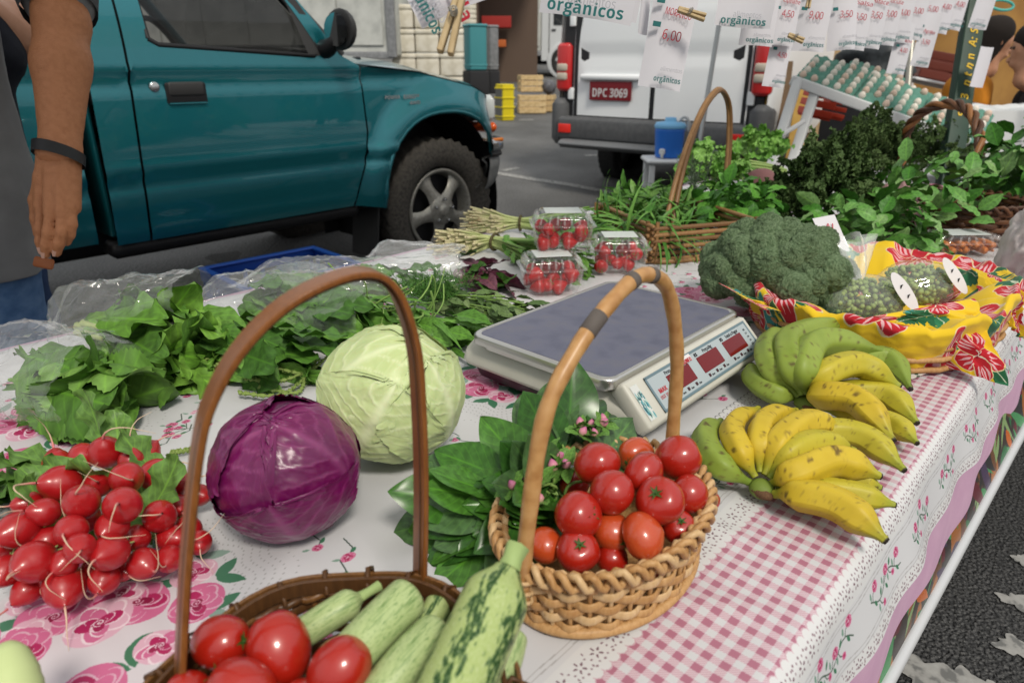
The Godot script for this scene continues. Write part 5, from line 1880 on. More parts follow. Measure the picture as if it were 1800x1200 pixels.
func build_scale() -> void:
	var c := Vector3(-0.578, 0, -0.878)
	var t := thing("weighing_scale", "electronic weighing scale with blue grey steel plate and three red displays", "scale", Vector3(c.x, TH, c.z))
	var shell := speckled("scale_shell", [lin(.47, .46, .40), lin(.53, .52, .46)], 0.42, 2.0, 0.02, {}, 61)
	var blk := mat("scale_black", lin(.010, .010, .011), 0.35)
	var steel := mat("scale_steel", lin(.56, .55, .52), 0.28, {"metallic": 0.9})
	var plate_m := speckled("plate_blue", [lin(.085, .09, .135), lin(.115, .12, .17), lin(.13, .13, .165)], 0.42, 5.0, 0.012, {"metallic": 0.15}, 62)
	part("base", loft([rounded_ring(c + Vector3(0, TH + 0.012, 0), 0.150, 0.158, 0.03), rounded_ring(c + Vector3(0, TH + 0.014, 0), 0.158, 0.168, 0.03), rounded_ring(c + Vector3(0, TH + 0.036, 0), 0.165, 0.175, 0.03)]), blk, t)
	for f in [[-1, -1], [-1, 1], [1, -1], [1, 1]]:
		var fm := MB.new()
		fm.lathe([Vector2(0, 0), Vector2(0.014, 0), Vector2(0.016, 0.013), Vector2(0, 0.013)], 14, c + Vector3(f[0] * 0.125, TH + 0.001, f[1] * 0.13))
		part("foot", fm, blk, t)
	part("shell", loft([rounded_ring(c + Vector3(0, TH + 0.034, 0), 0.171, 0.180, 0.02), rounded_ring(c + Vector3(0, TH + 0.040, 0), 0.174, 0.183, 0.022), rounded_ring(c + Vector3(-0.004, TH + 0.055, 0), 0.168, 0.180, 0.025), rounded_ring(c + Vector3(-0.010, TH + 0.078, 0), 0.152, 0.160, 0.025), rounded_ring(c + Vector3(-0.010, TH + 0.083, 0), 0.144, 0.152, 0.022), rounded_ring(c + Vector3(-0.010, TH + 0.084, 0), 0.12, 0.13, 0.02)]), shell, t)
	# steel plate: dished lid with rolled rim
	var pc := c + Vector3(-0.005, TH + 0.094, 0)
	var hx := 0.134
	var hz := 0.192
	part("plate_rim", loft([rounded_ring(pc + Vector3(0, -0.016, 0), hx - 0.004, hz - 0.004, 0.02), rounded_ring(pc + Vector3(0, -0.014, 0), hx, hz, 0.02), rounded_ring(pc + Vector3(0, -0.002, 0), hx, hz, 0.02), rounded_ring(pc + Vector3(0, 0.001, 0), hx - 0.003, hz - 0.003, 0.02), rounded_ring(pc + Vector3(0, 0.001, 0), hx - 0.008, hz - 0.008, 0.017), rounded_ring(pc + Vector3(0, -0.001, 0), hx - 0.010, hz - 0.010, 0.016)], true, false), steel, t)
	part("plate", loft([rounded_ring(pc + Vector3(0, -0.0005, 0), hx - 0.0095, hz - 0.0095, 0.016), rounded_ring(pc + Vector3(0, 0.0004, 0), hx - 0.0105, hz - 0.0105, 0.016)], true, false), plate_m, t)
	part("plate_skirt", loft([rounded_ring(pc + Vector3(0, -0.024, 0), hx - 0.012, hz - 0.012, 0.02), rounded_ring(pc + Vector3(0, -0.015, 0), hx - 0.010, hz - 0.010, 0.02)], false, false), steel, t)
	# sloping display panel on the customer's side
	var up := Vector3(-0.052, 0.052, 0).normalized()
	var out := Vector3(0.052, 0.052, 0).normalized()
	var org := c + Vector3(0.160, TH + 0.064, 0)
	var bas := Basis(Vector3(0, 0, -1), up, out)
	var fr := MB.new()
	fr.box(Vector3.ZERO, Vector3(0.362, 0.074, 0.030), 0.006)
	part("display_housing", fr, shell, t, rel(t, Transform3D(bas, org + out * -0.010)))
	var panel := MB.new()
	panel.box(Vector3.ZERO, Vector3(0.300, 0.052, 0.002), 0.0008)
	var pf := Transform3D(bas, org + out * 0.006 - bas.x * -0.012)
	var pn := part("display_panel", panel, mat("panel_grey", lin(.34, .39, .41), 0.35), t, rel(t, pf))
	var bd := MB.new()
	bd.box(Vector3(0, 0.0255, 0.0006), Vector3(0.304, 0.004, 0.002), 0.0005)
	bd.box(Vector3(0, -0.0255, 0.0006), Vector3(0.304, 0.004, 0.002), 0.0005)
	bd.box(Vector3(0.150, 0, 0.0006), Vector3(0.004, 0.054, 0.002), 0.0005)
	bd.box(Vector3(-0.150, 0, 0.0006), Vector3(0.004, 0.054, 0.002), 0.0005)
	part("panel_border", bd, mat("panel_blue", lin(.12, .18, .21), 0.4), pn, Vector3.ZERO)
	var redm := mat("display_red", lin(.135, .004, .006), 0.08)
	var txt := mat("panel_text", lin(.02, .02, .025), 0.5)
	var redt := mat("panel_red_text", lin(.42, .02, .03), 0.5)
	for q in [[-0.078, "Peso"], [0.008, "Preço/kg"], [0.090, "Total a Pagar"]]:
		var dm := MB.new()
		dm.box(Vector3(q[0], 0.001, 0.0012), Vector3(0.062, 0.026, 0.002), 0.0006)
		part("display_window", dm, redm, pn, Vector3.ZERO)
		words(q[1], 0.0052, txt, pn, Transform3D(Basis.IDENTITY, Vector3(q[0] + (0.008 if q[0] > -0.05 else -0.022), 0.0185, 0.0014)), false, "lettering")
		words("kg" if q[0] < -0.05 else "R$", 0.0055, txt, pn, Transform3D(Basis.IDENTITY, Vector3(q[0] - (0.027 if q[0] > -0.05 else -0.026), 0.0185, 0.0014)), true, "lettering")
		for k in 3:
			var sm := MB.new()
			sm.box(Vector3(q[0] - 0.024 + k * 0.023, -0.0175, 0.0012), Vector3(0.005, 0.005, 0.0014), 0.0003)
			part("indicator_square", sm, mat("square_dark", lin(.04, .01, .015), 0.4), pn, Vector3.ZERO)
			words(["Zero", "Tara", "Fixa"][k], 0.0028, txt, pn, Transform3D(Basis.IDENTITY, Vector3(q[0] - 0.0145 + k * 0.023, -0.019, 0.0014)), false, "lettering")
	words("MAX", 0.0065, redt, pn, Transform3D(Basis.IDENTITY, Vector3(-0.130, 0.001, 0.0014)), true, "lettering")
	words("DST 15-C", 0.0046, redt, pn, Transform3D(Basis.IDENTITY, Vector3(-0.130, -0.008, 0.0014)), false, "lettering", 0.026)
	var tb := MB.new()
	tb.box(Vector3(-0.050, 0.0205, 0.0018), Vector3(0.034, 0.0105, 0.001), 0.0002)
	part("maker_plate", tb, mat("label_white", lin(.62, .60, .60), 0.5), pn, Vector3.ZERO)
	words("TRIUNFO", 0.0062, redt, pn, Transform3D(Basis.IDENTITY, Vector3(-0.050, 0.0177, 0.0028)), true, "lettering", 0.030)
	for k in 5:
		words(["0,5", "1.2", "2.4", "3.5", "5.6"][k], 0.003, txt, pn, Transform3D(Basis.IDENTITY, Vector3(0.137, 0.014 - k * 0.0065, 0.0014)), false, "lettering")
	# tall inspection sticker at the panel's end, and the type label on the side
	var si := canvas(64, 128, lin(.55, .56, .54))
	for k in 60:
		disc(si, rng.randi_range(4, 60), rng.randi_range(30, 124), rnd(2, 7), [lin(.03, .16, .20), lin(.10, .30, .32), lin(.02, .06, .07), lin(.35, .50, .45)][k % 4], rnd(4, 14))
	var st := MB.new()
	st.flat_quad(Vector3(-0.008, 0.026, 0), Vector3(0.008, 0.026, 0), Vector3(0.008, -0.026, 0), Vector3(-0.008, -0.026, 0))
	part("inspection_sticker", st.mesh(0), printed("sticker_print", si, 0.4), t, rel(t, Transform3D(bas, org + out * 0.0058 + Vector3(0, 0, 0.166))))
	var lb := MB.new()
	lb.box(Vector3.ZERO, Vector3(0.030, 0.014, 0.001), 0.0002)
	var lo := part("type_label", lb, mat("label_white", Color.WHITE), t, rel(t, Transform3D(Basis.IDENTITY, c + Vector3(0.035, TH + 0.025, 0.1735))))
	words("110", 0.005, txt, lo, Transform3D(Basis.IDENTITY, Vector3(-0.006, 0.0015, 0.0008)), true, "lettering")
	words("220", 0.005, txt, lo, Transform3D(Basis.IDENTITY, Vector3(-0.006, -0.0055, 0.0008)), true, "lettering")

# ------------------------------------------------------------------ baskets
func ell(c: Vector3, ax: float, az: float, a: float, y: float) -> Vector3:
	return Vector3(c.x + cos(a) * ax, y, c.z + sin(a) * az)
func weave_basket(t: Node3D, c: Vector3, ax: float, az: float, h: float, taper: float, rows: int, stakes: int, m1: Array, strand: float, flat: float, border := 0.012) -> void:
	for i in stakes:
		var a := TAU * i / stakes
		var s := MB.new()
		s.tube([ell(c, ax * taper, az * taper, a, TH + 0.004), ell(c, ax * lerpf(taper, 1, .5), az * lerpf(taper, 1, .5), a, TH + h * 0.5), ell(c, ax, az, a, TH + h)], strand * 0.75, 6)
		part("stake", s, m1[i % m1.size()], t)
	for r in rows:
		var y := TH + 0.010 + (h - 0.016) * (r + 0.5) / rows
		var k := lerpf(taper, 1.0, (y - TH) / h)
		var path := []
		var n := stakes * 4
		for i in n + 1:
			var a := TAU * i / n
			var w := strand * 1.15 * cos(a * stakes * 0.5 + PI * r)
			path.append(ell(c, ax * k + w, az * k + w, a, y + 0.0012 * sin(a * 5.0 + r * 2.0)))
		var s := MB.new()
		s.tube(path, strand * 0.62, 8, false, 2.5 * flat, Color.WHITE, Vector3.UP)
		part("strand", s, m1[r % m1.size()], t)
	for r in 3:                                          # braided border
		var path := []
		var n := stakes * 5
		for i in n + 1:
			var a := TAU * i / n
			var ph := a * stakes * 0.5 + TAU * r / 3.0
			path.append(ell(c, ax + border * 0.55 * cos(ph), az + border * 0.55 * cos(ph), a, TH + h + border * 0.75 * sin(ph * 2.0) * 0.5 + border * 0.35 * sin(ph)))
		var s := MB.new()
		s.tube(path, strand * 1.15, 7, false)
		part("border_strand", s, m1[r % m1.size()], t)
	var hp := []
	for i in 65:
		hp.append(ell(c, ax * taper + strand, az * taper + strand, TAU * i / 64.0, TH + 0.008))
	var hm := MB.new()
	hm.tube(hp, strand * 1.7, 8, false)
	part("base_hoop", hm, m1[0], t)
	var fl := MB.new()
	fl.lathe([Vector2(0, TH + 0.009), Vector2(1, TH + 0.009)], 40, Vector3(c.x, 0, c.z), Color.WHITE, Vector2(ax * taper, az * taper))
	part("basket_floor", fl.mesh(0), m1[m1.size() - 1], t)

func strip(path: Array, w: float, th: float, across: Callable) -> MB:       # a flat bent strip with rounded edges
	var m := MB.new()
	var n := path.size()
	var prof := [Vector2(-1, -0.6), Vector2(-0.93, -1), Vector2(0.93, -1), Vector2(1, -0.6), Vector2(1, 0.6), Vector2(0.93, 1), Vector2(-0.93, 1), Vector2(-1, 0.6)]
	for i in n:
		var d: Vector3 = (path[mini(i + 1, n - 1)] - path[maxi(i - 1, 0)]).normalized()
		var s: Vector3 = across.call(float(i) / (n - 1))
		s = (s - d * s.dot(d)).normalized()
		var u := d.cross(s)
		for j in 9:
			var q: Vector2 = prof[j % 8]
			m.vert(path[i] + s * q.x * w * 0.5 + u * q.y * th * 0.5, Vector2(q.x, i * 0.1))
	for i in n - 1:
		for j in 8:
			m.quad(i * 9 + j, i * 9 + j + 1, i * 9 + j + 10, i * 9 + j + 9)
	return m

func wood_grain(called: String, cols: Array, rough: float, opt := {}) -> StandardMaterial3D:
	var m := speckled(called, cols, rough, 14.0, 0.02, opt, hash(called) % 97)
	m.uv1_scale = Vector3(40, 5, 40)
	return m

# round fruit: unit mesh with a stem dimple on top (+y); lobes around
func fruit_mesh(lobes: float, long: float, dimple: float, pts := 18, sides := 28) -> ArrayMesh:
	var m := MB.new()
	m.grid(sides, pts, func(a, e):
		var th: float = e * PI
		var an: float = a * TAU
		var r: float = sin(th) * (1.0 + lobes * cos(an * 5.0) * sin(th) * (1 - e) + lobes * 0.7 * cos(an * 3.0 + 1.0))
		var y: float = cos(th) * long
		y -= dimple * exp(-pow(th / 0.38, 2.0)) + dimple * 0.3 * exp(-pow((PI - th) / 0.3, 2.0))
		return Vector3(cos(an) * r, y, sin(an) * r))
	return m.mesh()
func calyx_mesh() -> ArrayMesh:                        # five green sepals and a stub of stem
	var m := MB.new()
	for k in 6:
		var a := TAU * k / 6.0 + (k % 2) * 0.2
		var d := Vector3(cos(a), 0, sin(a))
		var s := Vector3(-sin(a), 0, cos(a))
		m.grid(5, 2, func(u, w): return d * u * 0.42 + s * (w * 2 - 1) * 0.085 * (1.0 - pow(u, 1.5)) + Vector3.UP * (0.02 + 0.16 * u * u * (1 if k % 2 else -0.2) + 0.03 * absf(w * 2 - 1)))
	m.tube([Vector3(0, -0.03, 0), Vector3(0.01, 0.06, 0.01), Vector3(0.05, 0.16, 0.02)], [0.06, 0.045, 0.05], 7)
	return m.mesh(0)

func build_front_basket() -> void:
	var br := wood_grain("basket_brown", [lin(.085, .036, .012), lin(.16, .072, .022), lin(.22, .105, .035)], 0.38)
	var br2 := wood_grain("basket_brown_dark", [lin(.055, .024, .009), lin(.11, .048, .016)], 0.4)
	var c := Vector3(-0.31, 0, -0.16)
	var t := thing("wicker_basket", "dark brown flat-strip basket of tomatoes and courgettes with tall bent handle", "basket", Vector3(c.x, TH, c.z))
	weave_basket(t, c, 0.122, 0.122, 0.078, 0.86, 6, 26, [br, br2, br2], 0.0032, 1.0, 0.008)
	for q in [[0.128, 0.085, br], [0.117, 0.089, br2], [0.1285, 0.069, br2]]:
		var path := []
		for i in 61:
			path.append(ell(c, q[0], q[0], TAU * i / 60.0, TH + q[1] + 0.003 * sin(i * 0.63)))
		part("rim_strip", strip(path, 0.013, 0.0035, func(_u): return Vector3.UP), q[2], t)
	for i in 22:                                         # lashing over the rim
		var a := TAU * i / 22.0
		var l := MB.new()
		var o := ell(c, 0.1225, 0.1225, a, TH + 0.084)
		l.tube([o + Vector3(cos(a) * 0.009, -0.012, sin(a) * 0.009), o + Vector3(cos(a + .03) * 0.010, 0.006, sin(a + .03) * 0.010), o + Vector3(0, 0.014, 0), o + Vector3(-cos(a) * 0.009, -0.002, -sin(a) * 0.009)], 0.0022, 6)
		part("lashing", l, br2, t)
	# handle, bent from one broad strip
	var A := Vector3(-0.405, 0, -0.085)
	var B := Vector3(-0.36, 0, -0.282)
	var n := (B - A).cross(Vector3.UP).normalized()
	var hp := []
	for q in [[312, 1290], [315, 1200], [325, 1000], [345, 800], [370, 700], [430, 600], [520, 520], [630, 478], [690, 505], [725, 600], [735, 700], [740, 850], [738, 1010], [736, 1060]]:
		var r := ray(q[0], q[1])
		hp.append(EYE + r * ((A - EYE).dot(n) / r.dot(n)))
	var hs := spline(hp, 5)
	part("handle", strip(hs, 0.0185, 0.0045, func(_u): return n), wood_grain("handle_brown", [lin(.13, .045, .010), lin(.20, .070, .015), lin(.25, .092, .022)], 0.3, {"clearcoat_enabled": true, "clearcoat": 0.3}), t)
	var hs2 := []
	for p in hs:
		hs2.append(p + n * 0.0035 + Vector3(0, -0.002, 0))
	part("handle_groove", strip(hs2, 0.0022, 0.006, func(_u): return n), br2, t)
	# tomatoes lying in it
	var tom := speckled("tomato_red", [lin(.30, .006, .003), lin(.37, .012, .005), lin(.42, .036, .008)], 0.18, 6.0, 0.015, {"metallic_specular": 0.5}, 71, [0.2, 0.6, 1.0])
	uneven(tom, "tomato_gloss", 0.15, 0.5)
	tom.clearcoat_enabled = true
	tom.clearcoat = 0.6
	tom.clearcoat_roughness = 0.08
	var plum := fruit_mesh(0.012, 1.22, 0.10)
	var cal := calyx_mesh()
	var grn := mat("calyx_green", lin(.035, .085, .012), 0.6)
	var i := 0
	for q in [[388, 1128, 52, .10, [0.3, 0.55, -1.2], "plum tomato leaning on the basket handle"], [490, 1138, 62, .10, [-0.4, 0.3, 0.6], "large plum tomato in the middle of the brown basket"], [596, 1178, 60, .105, [-0.2, 0.9, -0.7], "plum tomato touching the pale courgettes"], [425, 1215, 62, .10, [0.5, 0.2, 1.3], "plum tomato at the handle side of the brown basket, below two others"], [540, 1250, 58, .08, [0.4, 0.2, 1.0], "plum tomato low in the brown basket"], [330, 1215, 40, .09, [0.9, .2, .1], "small plum tomato behind the basket handle's foot"]]:
		var p := tp(q[0], q[1], q[3])
		var r := size_at(q[2], p) * 0.93
		var o := thing("plum_tomato", q[5], "tomato", p - Vector3(0, r, 0), "plum tomatoes in the brown basket")
		var e: Array = q[4]
		var b := Basis.from_euler(Vector3(e[0], e[1], e[2]))
		part("flesh", plum, tom, o, Transform3D(b.scaled(Vector3.ONE * r * 0.94), Vector3(0, r, 0)))
		if i == 0 or i == 3:
			part("calyx", cal, grn, o, Transform3D((b * Basis.from_scale(Vector3.ONE * r * 0.8)), Vector3(0, r, 0) + b * Vector3(0, r * 1.05, 0)))
		i += 1
	# courgettes
	var zi := canvas(256, 256, lin(.30, .40, .14))
	var zn := FastNoiseLite.new()
	zn.frequency = 0.05
	for x in 256:
		for y in 256:
			var band := sin(x / 256.0 * TAU * 5.0 + 1.6 * zn.get_noise_2d(x * 0.4, y * 0.6))
			var k := clampf(band * 1.1 + zn.get_noise_2d(x * 3.0, y * 1.1) * 2.6 - 0.15, 0, 1)
			var f := zn.get_noise_2d(x * 5.0, y * 3.0) * 0.5 + 0.5
			var fl := clampf(zn.get_noise_2d(x * 9.0 + 90, y * 4.0) * 2.2 - 0.3, 0, 1)
			zi.set_pixel(x, y, lin(.29, .37, .11).lerp(lin(.38, .46, .19), f).lerp(lin(.022, .060, .014), k).lerp(lin(.50, .55, .34), fl * 0.75))
	var zm := printed("courgette_striped", zi, 0.38)
	var zi2 := canvas(256, 256, lin(.44, .52, .27))
	for x in 256:
		for y in 256:
			var k := clampf(zn.get_noise_2d(x * 3.0, y * 0.5 + 50) * 2.4 - 0.35, 0, 1)
			var f := zn.get_noise_2d(x * 6.0, y * 4.0) * 0.5 + 0.5
			zi2.set_pixel(x, y, lin(.32, .41, .16).lerp(lin(.43, .51, .26), f).lerp(lin(.08, .16, .04), maxf(k * 0.75, clampf(zn.get_noise_2d(x * 8.0, y * 2.5 + 20) * 3.0 - 0.8, 0, 0.8))))
	var zm2 := printed("courgette_pale", zi2, 0.4)
	for q in [["striped dark green courgette propped over the basket rim with its stem up", [893, 1000, .148], [845, 1110, .128], [765, 1290, .11], 62, zm, 1], ["pale courgette with rounded end in the brown basket", [728, 1040, .115], [665, 1100, .11], [560, 1215, .095], 40, zm2, 0], ["small pale courgette with cut stem against the back rim", [632, 1050, .10], [590, 1075, .098], [505, 1130, .085], 27, zm2, 1], ["pale courgette between the striped one and the tomatoes", [775, 1105, .10], [720, 1160, .10], [640, 1260, .085], 40, zm2, 0], ["pale courgette low at the basket's outer side", [893, 1110, .09], [880, 1160, .085], [840, 1260, .08], 38, zm2, 0], ["dull green courgette end deep in the basket", [775, 1055, .085], [760, 1085, .08], [720, 1130, .07], 26, zm, 0]]:
		var path := spline([tp(q[1][0], q[1][1], q[1][2]), tp(q[2][0], q[2][1], q[2][2]), tp(q[3][0], q[3][1], q[3][2])], 12)
		var rr := size_at(q[4], tp(q[2][0], q[2][1], q[2][2]))
		var rad := []
		for k in path.size():
			var u := float(k) / (path.size() - 1)
			var w := minf(1.0, 0.28 + 1.9 * sqrt(u * 0.35)) if q[6] == 1 else sqrt(clampf(1 - pow(1 - u * 6.0, 2.0), 0.0, 1.0)) if u < 0.166 else 1.0
			if q[6] == 1:
				w = 0.42 + 0.58 * smoothstep(0.0, 0.30, u)
			if u > 0.9:
				w *= sqrt(maxf(0.0, 1 - pow((u - 0.9) / 0.1, 2.0)))
			rad.append(maxf(0.001, rr * w))
		var o := thing("courgette", q[0], "courgette", path[path.size() / 2] - Vector3(0, rr, 0), "courgettes in the brown basket")
		var zmsh := MB.new()
		zmsh.tube(path, rad, 22, true, 1.0, Color.WHITE, Vector3.ZERO, 5.0)
		part("flesh", zmsh, q[5], o)
		if q[6] == 1:
			var sm := MB.new()
			var d: Vector3 = (path[0] - path[3]).normalized()
			sm.tube([path[0] - d * 0.006, path[0] + d * 0.008, path[0] + d * 0.018], [rad[0] * 1.05, rad[0] * 0.78, rad[0] * 0.95], 6)
			part("stem", sm, mat("courgette_stem", lin(.30, .40, .15), 0.6), o)
	# a pale husk tip beside the basket at the table's end
	var hk := MB.new()
	hk.tube(spline([tp(10, 1130, 0.10), tp(18, 1180, 0.09), tp(30, 1260, 0.07)], 8), [0.003, 0.006, 0.008, 0.010, 0.012, 0.013, 0.014, 0.015, 0.016, 0.017, 0.017, 0.018, 0.018, 0.018, 0.017, 0.012, 0.003], 14, true, 1.0, Color.WHITE, Vector3.ZERO, 5.0)
	var ho := part("courgette", hk, mat("husk_pale", lin(.48, .56, .26), 0.5))
	tag(ho, "pale green courgette tip beside the radishes and rose print", "courgette")

func build_tomato_basket() -> void:
	var w1 := wood_grain("wicker_a", [lin(.34, .18, .065), lin(.47, .27, .11), lin(.56, .36, .17)], 0.5)
	var w2 := wood_grain("wicker_b", [lin(.27, .13, .042), lin(.40, .215, .08), lin(.50, .30, .13)], 0.5)
	var w3 := wood_grain("wicker_c", [lin(.42, .26, .11), lin(.54, .36, .18), lin(.62, .44, .25)], 0.5)
	var c := Vector3(-0.316, 0, -0.487)
	var t := thing("wicker_basket", "honey wicker basket of round tomatoes and glossy leaves with cane handle", "basket", Vector3(c.x, TH, c.z))
	weave_basket(t, c, 0.090, 0.126, 0.074, 0.90, 6, 34, [w1, w3, w2], 0.0031, 1.0, 0.012)
	var hp := [Vector3(-0.315, 0.775, -0.357), Vector3(-0.31, 0.85, -0.358), Vector3(-0.31, 0.953, -0.378), Vector3(-0.31, 1.001, -0.416), Vector3(-0.31, 1.034, -0.468), Vector3(-0.31, 1.046, -0.516), Vector3(-0.31, 1.020, -0.562), Vector3(-0.31, 0.946, -0.592), Vector3(-0.31, 0.86, -0.600), Vector3(-0.31, 0.775, -0.603)]
	var hs := spline(hp, 6)
	var hm := MB.new()
	var rad := []
	for k in hs.size():
		rad.append(0.0072 + 0.0004 * sin(k * 1.7))
	hm.tube(hs, rad, 14)
	var cane := speckled("cane", [lin(.30, .135, .04), lin(.44, .235, .085), lin(.52, .31, .13)], 0.35, 9.0, 0.02, {"clearcoat_enabled": true, "clearcoat": 0.3}, 73)
	var h := part("handle", hm, cane, t)
	for k in [[20, 23], [27, 29], [31, 33]]:
		var bm := MB.new()
		bm.tube(hs.slice(k[0], k[1]), 0.0080, 14, true)
		part("handle_knot", bm, mat("knot_grey", lin(.10, .085, .075), 0.7), h)
	for e in [[0, 4], [hs.size() - 5, hs.size() - 1]]:
		for k in 3:
			var wm := MB.new()
			var p0: Vector3 = hs[e[0] + k + 1]
			var ring := []
			for i in 13:
				ring.append(p0 + Vector3(cos(TAU * i / 12.0) * 0.0095, 0.002 * sin(i), sin(TAU * i / 12.0) * 0.0095))
			wm.tube(ring, 0.002, 6, false)
			part("handle_binding", wm, w3, t)
	var tom := mats["tomato_red"] as StandardMaterial3D
	var tom2 := speckled("tomato_orange", [lin(.42, .025, .008), lin(.46, .060, .012), lin(.46, .095, .02)], 0.18, 5.0, 0.012, {"metallic_specular": 0.5}, 72)
	uneven(tom2, "tomato_gloss", 0.15, 0.5)
	tom2.clearcoat_enabled = true
	tom2.clearcoat = 0.6
	tom2.clearcoat_roughness = 0.08
	var meshes := [fruit_mesh(0.030, 0.88, 0.16), fruit_mesh(0.012, 0.98, 0.10), fruit_mesh(0.045, 0.84, 0.2), fruit_mesh(0.02, 1.08, 0.1)]
	var cal := calyx_mesh()
	var i := 0
	var n := 0
	for q in [[1050, 815, 43, .115, 0, 0], [1076, 865, 41, .110, 0, 0], [1130, 832, 41, .110, 0, 0], [1193, 804, 40, .105, 0, 0], [1160, 880, 45, .105, 0, 0], [1017, 905, 44, .095, 0, 0], [1130, 943, 44, .085, 1, 0], [1076, 935, 36, .075, 1, 0], [1016, 968, 40, .072, 0, 1], [1210, 868, 36, .085, 0, 0], [1118, 800, 34, .085, 1, 0], [958, 958, 32, .065, 1, 0], [1192, 925, 32, .068, 0, 1], [1076, 982, 30, .055, 0, 0], [1240, 880, 26, .06, 0, 0], [1150, 985, 28, .05, 0, 0], [1010, 850, 30, .07, 0, 0]]:
		var p := tp(q[0], q[1], q[3])
		var r := size_at(q[2], p) * 0.97
		var o := thing("tomato", "red tomato heaped in the honey wicker basket" if q[4] == 0 else "orange red tomato heaped in the honey wicker basket", "tomato", p - Vector3(0, r, 0), "tomatoes in the honey wicker basket" if q[4] == 0 else "orange tomatoes in the honey wicker basket")
		var b := Basis.from_euler(Vector3(rnd(0.5, 2.6), rnd(0, TAU), rnd(-0.6, 0.6)))
		if q[5] == 1:
			b = Basis.from_euler(Vector3(0.5, 0.3, -0.25))
		part("flesh", meshes[i % 4], tom if q[4] == 0 else tom2, o, Transform3D(b.scaled(Vector3.ONE * r), Vector3(0, r, 0)))
		part("calyx", cal, mats["calyx_green"], o, Transform3D(b * Basis.from_scale(Vector3.ONE * r * 0.8), Vector3(0, r, 0) + b * Vector3(0, r * 0.80, 0)))
		i += 1

# ------------------------------------------------------------------ cabbages
func vein(u: float, w: float, n: float) -> float:        # raised midrib and arching side veins; u along, w across -1..1
	var r := exp(-pow(w / (0.05 + 0.05 * (1 - u)), 2.0))
	var a := absf(w)
	var t := fposmod(u * n - a * n * 0.42 + 0.35 * sin(u * 9.0 + signf(w) * 1.3), 1.0)
	var side := exp(-pow((t - 0.5) / 0.075, 2.0)) * smoothstep(1.0, 0.5, a) * 0.85
	var t2 := fposmod(a * 5.0 + u * 2.0 + 0.4 * sin(u * 23.0), 1.0)
	return maxf(r, maxf(side, exp(-pow((t2 - 0.5) / 0.06, 2.0)) * 0.35))
func wrap_leaf(R: float, base: Vector3, toward: Vector3, arc: float, span: float, off: float, cols: Array, sq: float, seed_: int, n := 7.0) -> MB:
	var b := base.normalized()
	var f := (toward - b * toward.dot(b)).normalized()
	var s := b.cross(f)
	var ns := FastNoiseLite.new()
	ns.seed = seed_
	ns.frequency = 1.1
	var m := MB.new()
	var pos := func(u: float, w: float) -> Vector3:
		var ww := w * 2 - 1
		var edge := 1.0 + 0.10 * ns.get_noise_1d(u * 7.0 + 30.0 * signf(ww)) * absf(ww)
		var th := u * arc * (1.0 + 0.06 * ns.get_noise_1d(ww * 5.0 + 70.0) * u)
		var half := span * (0.35 + 0.65 * sin(minf(1.0, 0.15 + u * 1.05) * PI * 0.62)) * sqrt(maxf(0.02, 1.0 - pow(u, 5.0))) * edge
		var ph := ww * half
		var d := (b * cos(th) + f * sin(th)) * cos(ph) + s * sin(ph)
		var lift := (0.045 * R * pow(absf(ww), 6.0) + 0.06 * R * pow(u, 8.0)) * (0.6 + 0.8 * ns.get_noise_1d(u * 3.0 + ww * 2.0 + 11.0))
		var r := R + off + R * 0.013 * vein(u, ww, n) * (1 - 0.4 * absf(ww)) + lift + R * 0.045 * ns.get_noise_3d(d.x * 1.1, d.y * 1.1, d.z * 1.1) + R * 0.006 * ns.get_noise_3d(d.x * 6, d.y * 6, d.z * 6)
		d *= r
		d.y *= sq
		return d
	var colf := func(u: float, w: float) -> Color:
		var ww := w * 2 - 1
		var k := clampf(vein(u, ww, n), 0, 1)
		var p := ns.get_noise_2d(u * 4.0, ww * 3.0) * 0.5 + 0.5
		return cols[0].lerp(cols[1], p).lerp(cols[2], k * 0.75)
	m.grid(72, 72, pos, colf)
	return m
